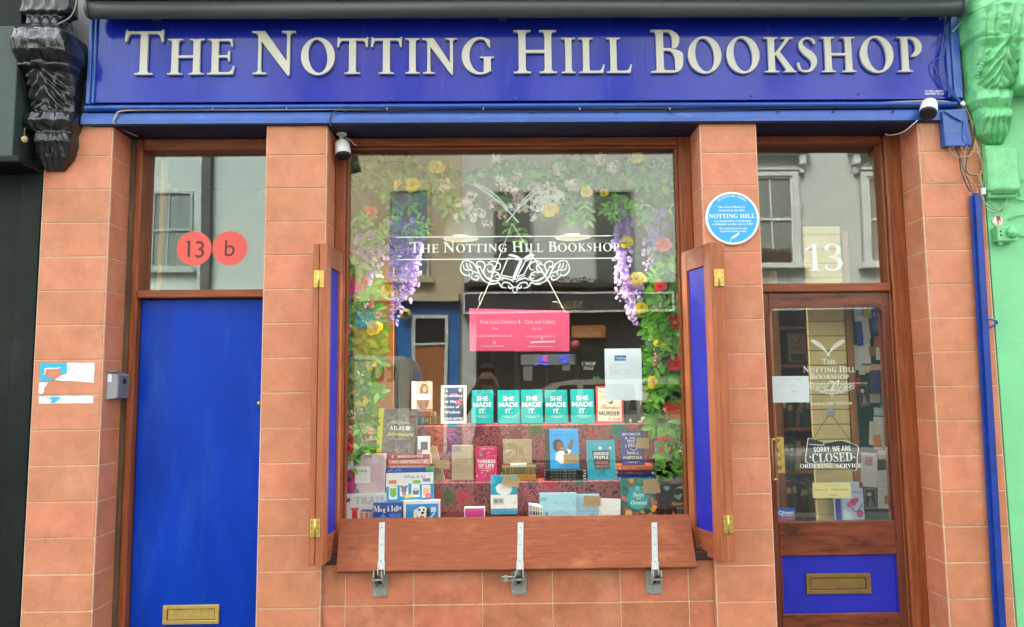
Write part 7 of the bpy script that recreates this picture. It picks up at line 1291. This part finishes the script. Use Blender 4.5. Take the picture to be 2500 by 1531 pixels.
# ------------------------------------------------------------------ pendant lamps in the shop
LAMPM = mat('lamp_glow', (1, .93, .80), .5, emit=1.6); SHADEM = mat('lamp_shade_white', (.30, .29, .24), .7)
for (px, py, wpx), lab, en in (((1398, 580, 86), 'lit white pendant lamp shade behind the window lettering on the right', 18), ((1125, 583, 86), 'white pendant lamp shade behind the window lettering on the left', 18)):
    Yl = .56; p = W(px, py, Yl); r = wpx / FPX * (Yl - CAM.y) / 2; e = thing('pendant_lamp', lab, 'lamp', p, 'pendant lamps in the shop window'); b = sub(e)
    vs = []; n_ = 48
    for h_, k in ((0, 1.0), (.01, 1.0), (.09, .86), (.15, .55), (.17, .2), (.18, .12)): vs += [(p.x + r * k * (1 + .018 * (i % 2)) * math.cos(2 * PI * i / n_), p.y + r * k * (1 + .018 * (i % 2)) * math.sin(2 * PI * i / n_), p.z + h_) for i in range(n_)]
    b.add(vs, [(j * n_ + i, j * n_ + (i + 1) % n_, (j + 1) * n_ + (i + 1) % n_, (j + 1) * n_ + i) for j in range(5) for i in range(n_)], SHADEM, True); b.build('lamp_shade', e)
    b = sub(e); b.lathe([(0, r * .62), (.004, r * .62)], (p.x, p.y, p.z + .03), (0, 0, 1), LAMPM, 24); b.build('diffuser', e); b = sub(e); b.tube([(p.x, p.y, p.z + .17), (p.x, p.y, 3.08)], .003, CABLEB, 6); b.build('flex', e)
    l = bpy.data.lights.new('lamp_bulb', 'SPOT'); l.energy = en; l.color = (1, .9, .76); l.shadow_soft_size = .08; l.spot_size = math.radians(165); l.spot_blend = .4; lo = bpy.data.objects.new('lamp_bulb', l); COL.objects.link(lo); lo.location = (p.x, p.y, p.z - .015)
# ------------------------------------------------------------------ inside the right hand door
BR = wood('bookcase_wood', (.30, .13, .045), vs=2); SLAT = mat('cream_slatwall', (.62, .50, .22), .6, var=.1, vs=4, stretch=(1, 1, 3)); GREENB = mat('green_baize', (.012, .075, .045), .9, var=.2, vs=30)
Ys = .46; a, c = W(1985, 1050, Ys), W(2077, 552, Ys); c.x = W(2077, 1050, Ys).x; e = thing('slat_wall', 'cream slatted panel standing inside the glazed door', 'wall panel', ((a.x + c.x) / 2, Ys, .1)); b = sub(e)
pz = .088; k = 0
while .1 + k * pz < c.z - .02: b.cbox(a.x, c.x, Ys + rr(0, .003), Ys + .018, .1 + k * pz + .0035, min(c.z, .1 + (k + 1) * pz), SLAT, .003); k += 1
b.box(a.x + .002, c.x - .002, Ys + .0185, Ys + .03, .1, c.z, mat('slat_gap', (.16, .12, .05), .8)); b.build('slats', e)
a2, c2 = W(2086, 1152, Ys - .01), W(2101, 1152, Ys - .01); b = sub(e); b.cbox(a2.x, c2.x, Ys - .012, Ys + .03, .1, 2.5, BR, .003); b.build('post', e)
Yn = .52; a, c = W(2102, 1152, Yn), W(2190, 1152, Yn); e = thing('notice_board', 'green baize notice board full of pinned papers inside the glazed door', 'notice board', ((a.x + c.x) / 2, Yn, .6)); b = sub(e); b.cbox(a.x, c.x + .1, Yn, Yn + .02, .6, W(2100, 735, Yn).z, GREENB, .002); b.build('board', e)
for i, (q, col, lab, ops) in enumerate((((600, 165, 648, 255), '#b9d0d2', 'pale blue card at the top left of the green notice board', 1), ((650, 165, 695, 235), '#d8c27a', 'yellow card at the top of the green notice board', 1), ((612, 225, 652, 255), '#e4e2da', 'small white slip under the pale blue card on the notice board', 0), ((612, 255, 650, 400), '#274f9c', 'tall narrow blue leaflet on the green notice board', 2), ((652, 232, 694, 360), '#d9dbd4', 'curling white sheet right of the tall blue leaflet', 1), ((708, 168, 752, 322), '#3d78bd', 'blue poster with white border at the upper right of the notice board', 3), ((714, 345, 756, 410), '#c8736a', 'reddish card at the right edge of the notice board', 1), ((690, 405, 734, 462), '#8f7a34', 'olive card right of the printed white sheets', 1), ((726, 410, 760, 484), '#dcdedb', 'white folded flyer at the right edge of the notice board', 0), ((640, 362, 694, 506), '#dfe1dc', 'printed white sheet pinned by its top on the green notice board', 1), ((565, 395, 640, 545), '#dedfda', 'tilted white newsletter hanging over the brown post', 1), ((625, 515, 662, 572), '#c9ccc4', 'pale slip pinned under the tilted newsletter', 0), ((664, 515, 698, 560), '#d8d48a', 'small yellow green note on the notice board', 0), ((698, 510, 764, 545), '#d9a8a0', 'pinkish strip across the right of the notice board', 0), ((690, 545, 750, 600), '#46506a', 'dark grey blue flyer in the middle of the notice board', 1), ((566, 585, 630, 670), '#b81f28', 'red card fixed on the brown post in the door', 0), ((632, 628, 688, 760), '#6f6c55', 'brown photograph flyer beside the red card', 3), ((690, 600, 760, 680), '#3b4f7d', 'dark blue flyer in the middle right of the notice board', 1), ((690, 680, 750, 740), '#a9aba2', 'grey printed card under the dark blue flyer', 1), ((750, 612, 772, 795), '#2d7a78', 'teal strip at the right edge of the notice board', 0),
    ((714, 768, 776, 815), '#c3d2cc', 'pale green slip above the lower cluster of papers', 1), ((712, 822, 778, 935), '#d8dad6', 'white sheet in the lower cluster of papers', 1), ((682, 850, 716, 990), '#d2cdbb', 'cream card with an orange patch in the lower cluster', 1), ((716, 930, 764, 1016), '#d99a5a', 'orange card in the lower cluster of papers', 0), ((760, 850, 790, 1000), '#d9dbd8', 'long white sheet at the right of the lower cluster', 1), ((740, 1020, 790, 1075), '#c8c9c0', 'crumpled pale paper below the lower cluster', 0), ((632, 1035, 730, 1240), '#dfe0dd', 'long white letter with a small pink picture hanging low on the board', 4), ((738, 1140, 796, 1222), '#d9dbd7', 'white card near the bottom right of the notice board', 1), ((660, 1245, 730, 1370), '#8f9088', 'grey photograph card near the bottom of the notice board', 3), ((734, 1215, 798, 1368), '#dcdcd4', 'white list at the bottom right of the notice board', 1), ((780, 1290, 812, 1340), '#c8a04a', 'ochre card at the bottom right corner of the notice board', 0))):
    pr = {0: [], 1: [('z', .12, .85, z, .05, '#6a6f74') for z in (.85, .7, .55, .4, .25)], 2: [('z', .15, .85, z, .03, '#c5d2ec') for z in (.9, .8, .7, .6, .5, .4, .3)], 3: [('r', .1, .08, .9, .92, '#3f4438' if i > 6 else '#2f69b4'), ('p', [(.2, .1), (.5, .6), (.8, .1)], '#8b8f80'), ('e', .4, .7, .2, .1, '#c4c8ba')], 4: [('r', .25, .62, .7, .88, '#c88f9a'), ('z', .2, .8, .5, .03, '#8a8f92'), ('z', .2, .8, .4, .03, '#8a8f92')]}[ops]
    r_ = tuple(f(v) for f, v in zip((lambda v: 1840 + v / 2.435, lambda v: 680 + v / 2.435) * 2, q)); card(lab, r_, Yn - .006 - .0018 * (i % 9), col, pr, roll=rr(-.1, .1), name='paper', cat='paper')
# bookcase at the left behind the door
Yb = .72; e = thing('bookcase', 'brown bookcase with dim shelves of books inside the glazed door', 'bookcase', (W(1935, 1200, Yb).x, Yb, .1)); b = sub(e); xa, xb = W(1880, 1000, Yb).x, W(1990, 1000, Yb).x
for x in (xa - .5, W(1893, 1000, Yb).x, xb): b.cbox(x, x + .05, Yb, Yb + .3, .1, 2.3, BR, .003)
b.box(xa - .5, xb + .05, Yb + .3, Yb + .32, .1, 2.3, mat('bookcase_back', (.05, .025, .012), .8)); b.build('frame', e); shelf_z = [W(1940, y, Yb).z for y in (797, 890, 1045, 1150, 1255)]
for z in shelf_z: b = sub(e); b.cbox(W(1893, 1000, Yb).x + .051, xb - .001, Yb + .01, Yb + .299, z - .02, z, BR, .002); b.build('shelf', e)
CB = ['#6e2a22', '#4a5a3a', '#8a7a5a', '#2f4a5a', '#3f7a4a', '#b9b09a', '#7a3a2a', '#55606a']; xs0 = W(1893, 1000, Yb).x + .06
for si, z in enumerate(shelf_z[2:]):
    x = xs0; k = 0
    while x < xb - .04 and k < 6:
        t = rr(.022, .04); h = rr(.16, .21); q = thing('shelf_book', '%s book, number %d from the left on the %s shelf seen through the door' % (('dark red', 'moss green', 'sand coloured', 'slate blue', 'green', 'pale', 'rust brown', 'grey')[(k + si * 3) % 8], k + 1, ('middle', 'lower', 'lowest')[si]), 'book', (x, Yb + .05, z), 'books on the dim bookcase shelves', (0, rr(-.06, .2) if k % 3 == 2 else 0, 0)); b = MB(); m = P(CB[(k + si * 3) % 8], .6); b.cbox(0, t, 0, .13, .0005, h, m, .002); b.box(.003, t - .003, -.0006, 0, h * .6, h * .8, P('#c9b98a')); b.build('cover', q); b = MB(); b.box(.002, t - .002, .002, .129, h + .0001, h + .001, PAGE); b.build('pages', q); x += t + .004; k += 1
card('framed sepia book cover facing out on the second shelf inside the door', (1922, 810, 1972, 888), Yb + .03, '#6a5a42', [('r', .08, .08, .92, .94, '#a08a62'), ('s', [(.2, .8), (.4, .6), (.7, .85)], .03, '#4a3a28'), ('s', [(.2, .4), (.5, .5), (.8, .35)], .03, '#54422c'), ('r', .15, .1, .85, .3, '#5a4630')], name='book', cat='book', t=.02)
r7 = lambda x0, y0, x1, y1: (1840 + x0 / 2.435, 680 + y0 / 2.435, 1840 + x1 / 2.435, 680 + y1 / 2.435)
card('plain white sheet of paper taped inside the door glass at the left', r7(110, 580, 330, 737), YD + .012, '#e3e9ee', [('z', .3, .65, .86, .06, '#8a9096'), ('z', .1, .6, .64, .06, '#a4a9ae'), ('z', .5, .75, .42, .06, '#9aa0a6')], name='paper', cat='paper')
card('cream note with handwriting stuck low inside the door glass', r7(350, 1214, 578, 1305), YD + .012, '#d9c98a', [('z', .25, .75, .84, .09, '#54482a'), ('t', 'Please call', .22, .54, .11, 'n', '#54482a', .32), ('t', '07973 665810', .7, .55, .12, 'n', '#54482a', .44), ('t', 'Thanks!', .52, .2, .1, 'n', '#54482a', .2)], roll=.01, name='note', cat='note')
e = book('watercolour painting book with pink flowers on its cover, standing behind the door note', r7(484, 1211, 655, 1434), YD + .16, '#aebfd6', [('r', 0, 0, .2, .56, '#3b3f9c'), ('t', 'Watercolour', .54, .74, .07, 'i', '#3a3f4a', .86), ('r', .88, .84, 1, 1, '#8a2a4a'), ('e', .62, .46, .12, .1, '#c23a74'), ('e', .5, .4, .1, .07, '#d0568a'), ('e', .74, .52, .1, .07, '#c23a74'), ('e', .6, .34, .06, .05, '#d87aa0'), ('e', .84, .16, .12, .11, '#b8406a'), ('s', [(.55, .3), (.75, .22), (.95, .44)], .03, '#4a5560'), ('p', [(.2, .0), (.3, .3), (.5, .2), (.6, 0)], '#d3dde8'), ('r', .2, .0, .26, .56, '#8fa8d0')], tilt=.02, name='book')
card('blue and red security sticker in the lower left corner of the door glass', r7(143, 1362, 245, 1438), YD + .0105, '#1459a6', [('r', 0, 0, 1, .27, '#b3243c'), ('t', 'Swann', .6, .62, .22, 'b', '#f2f5f8', .62), ('o', .16, .62, .12, .04, '#f2f5f8'), ('t', 'SECURITY', .56, .4, .1, 'b', '#e8eef4', .7), ('z', .3, .7, .9, .04, '#c8d6ea'), ('z', .2, .85, .12, .06, '#f0d6da')], name='sticker', cat='sticker', t=.0006)
# closed sign
YC = YD + .018; e = thing('closed_sign', 'black ribbon shaped sign reading Sorry we are closed, hanging on a cord in the door', 'sign', (W(2032, 1100, YC).x, YC, W(2032, 1150, YC).z)); b = sub(e); gC = lambda x, y: (W(1840 + x / 2.435, 680 + y / 2.435, YC).x, W(1840 + x / 2.435, 680 + y / 2.435, YC).z)
out = [(322, 948), (370, 955), (420, 975), (470, 968), (520, 962), (570, 975), (622, 1000), (618, 1060), (612, 1140), (570, 1132), (525, 1120), (470, 1100), (400, 1100), (345, 1102), (308, 1088), (312, 1020)]
sc_ = lambda pts, k: [(465 + (x - 465) * k, 1040 + (y - 1040) * k) for x, y in pts]
from mathutils.geometry import tessellate_polygon
def tprism(b, pts, y0, y1, m):
    tri = tessellate_polygon([[Vector((x, z, 0)) for x, z in pts]]); n_ = len(pts); b.add([(x, y0, z) for x, z in pts] + [(x, y1, z) for x, z in pts], [tuple(t) for t in tri] + [tuple(v + n_ for v in t[::-1]) for t in tri] + [(i, (i + 1) % n_, (i + 1) % n_ + n_, i + n_) for i in range(n_)], m)
CL = mat('sign_black', (.018, .02, .028), .4); sm = lambda pts: [gC(p.x, p.y) for p in spl([(x, y, 0) for x, y in pts + pts[:1]], 4)[:-1]]
tprism(b, sm(out), YC, YC + .003, CREAMV); tprism(b, sm(sc_(out, .965)), YC - .0006, YC - .0001, CL); b.build('board', e)
b = sub(e); kC = 1 / 2.435 / FPX * (YC - CAM.y)
stroke(b, [gC(x, y) for x, y in ((330, 985), (410, 990), (415, 978))], 4 * kC, YC - .0012, CREAMV)
for t, x, y, h, w_, st in (('SORRY, WE ARE', 466, 1013, 30, 220, 'b'), ('CLOSED', 466, 1062, 54, 240, 'B')):
    q = gC(x, y); b.text(t, q[0], q[1], h * kC, YC - .0012, CREAMV, st, w=w_ * kC, rot=.03)
for x in (336, 598): q = gC(x, 1062); b.disc(q[0], q[1], 5 * kC, 5 * kC, YC - .0012, CREAMV, 12)
b.build('lettering', e); b = sub(e); hk = gC(455, 800)
for x, y in ((350, 958), (592, 985)): q = gC(x, y); b.tube([(hk[0], YC + .001, hk[1]), (q[0], YC + .001, q[1])], .0015, mat('cord_brown', (.10, .08, .06), .8), 5)
b.build('cord', e); q = gC(455, 795); b = sub(e); b.lathe([(-.004, 26 * kC), (.002, 26 * kC), (.004, 20 * kC)], (q[0], YD + .0125, q[1]), (0, -1, 0), mat('suction_cup', (.45, .46, .46), .2, trans=.5), 20); b.build('suction_cup', e)
# timber edge and smoke alarm in the hall behind the left transom
a, c = W(376, 712, .42), W(404, 360, .42); e = thing('timber_post', 'honey coloured timber edge inside the left transom glass', 'post', (a.x, .43, .1)); b = sub(e); b.cbox(a.x + .012, c.x, .42, .47, .1, 3.05, mat('honey_timber', (.62, .34, .07), .5, var=.2, vs=3, stretch=(8, 8, 1)), .003); b.build('timber', e)
q = W(624, 441, 1.2); b = MB(at((q.x, 1.49, q.z))); b.lathe([(0, .055), (.02, .055), (.03, .04)], (q.x, 1.4995, q.z), (0, -1, 0), WHITE, 24); o = b.build('smoke_alarm'); o.location = (q.x, 1.49, q.z); tag(o, 'round white smoke alarm on the hall wall behind the left transom glass', 'smoke alarm')
#@@NEXT
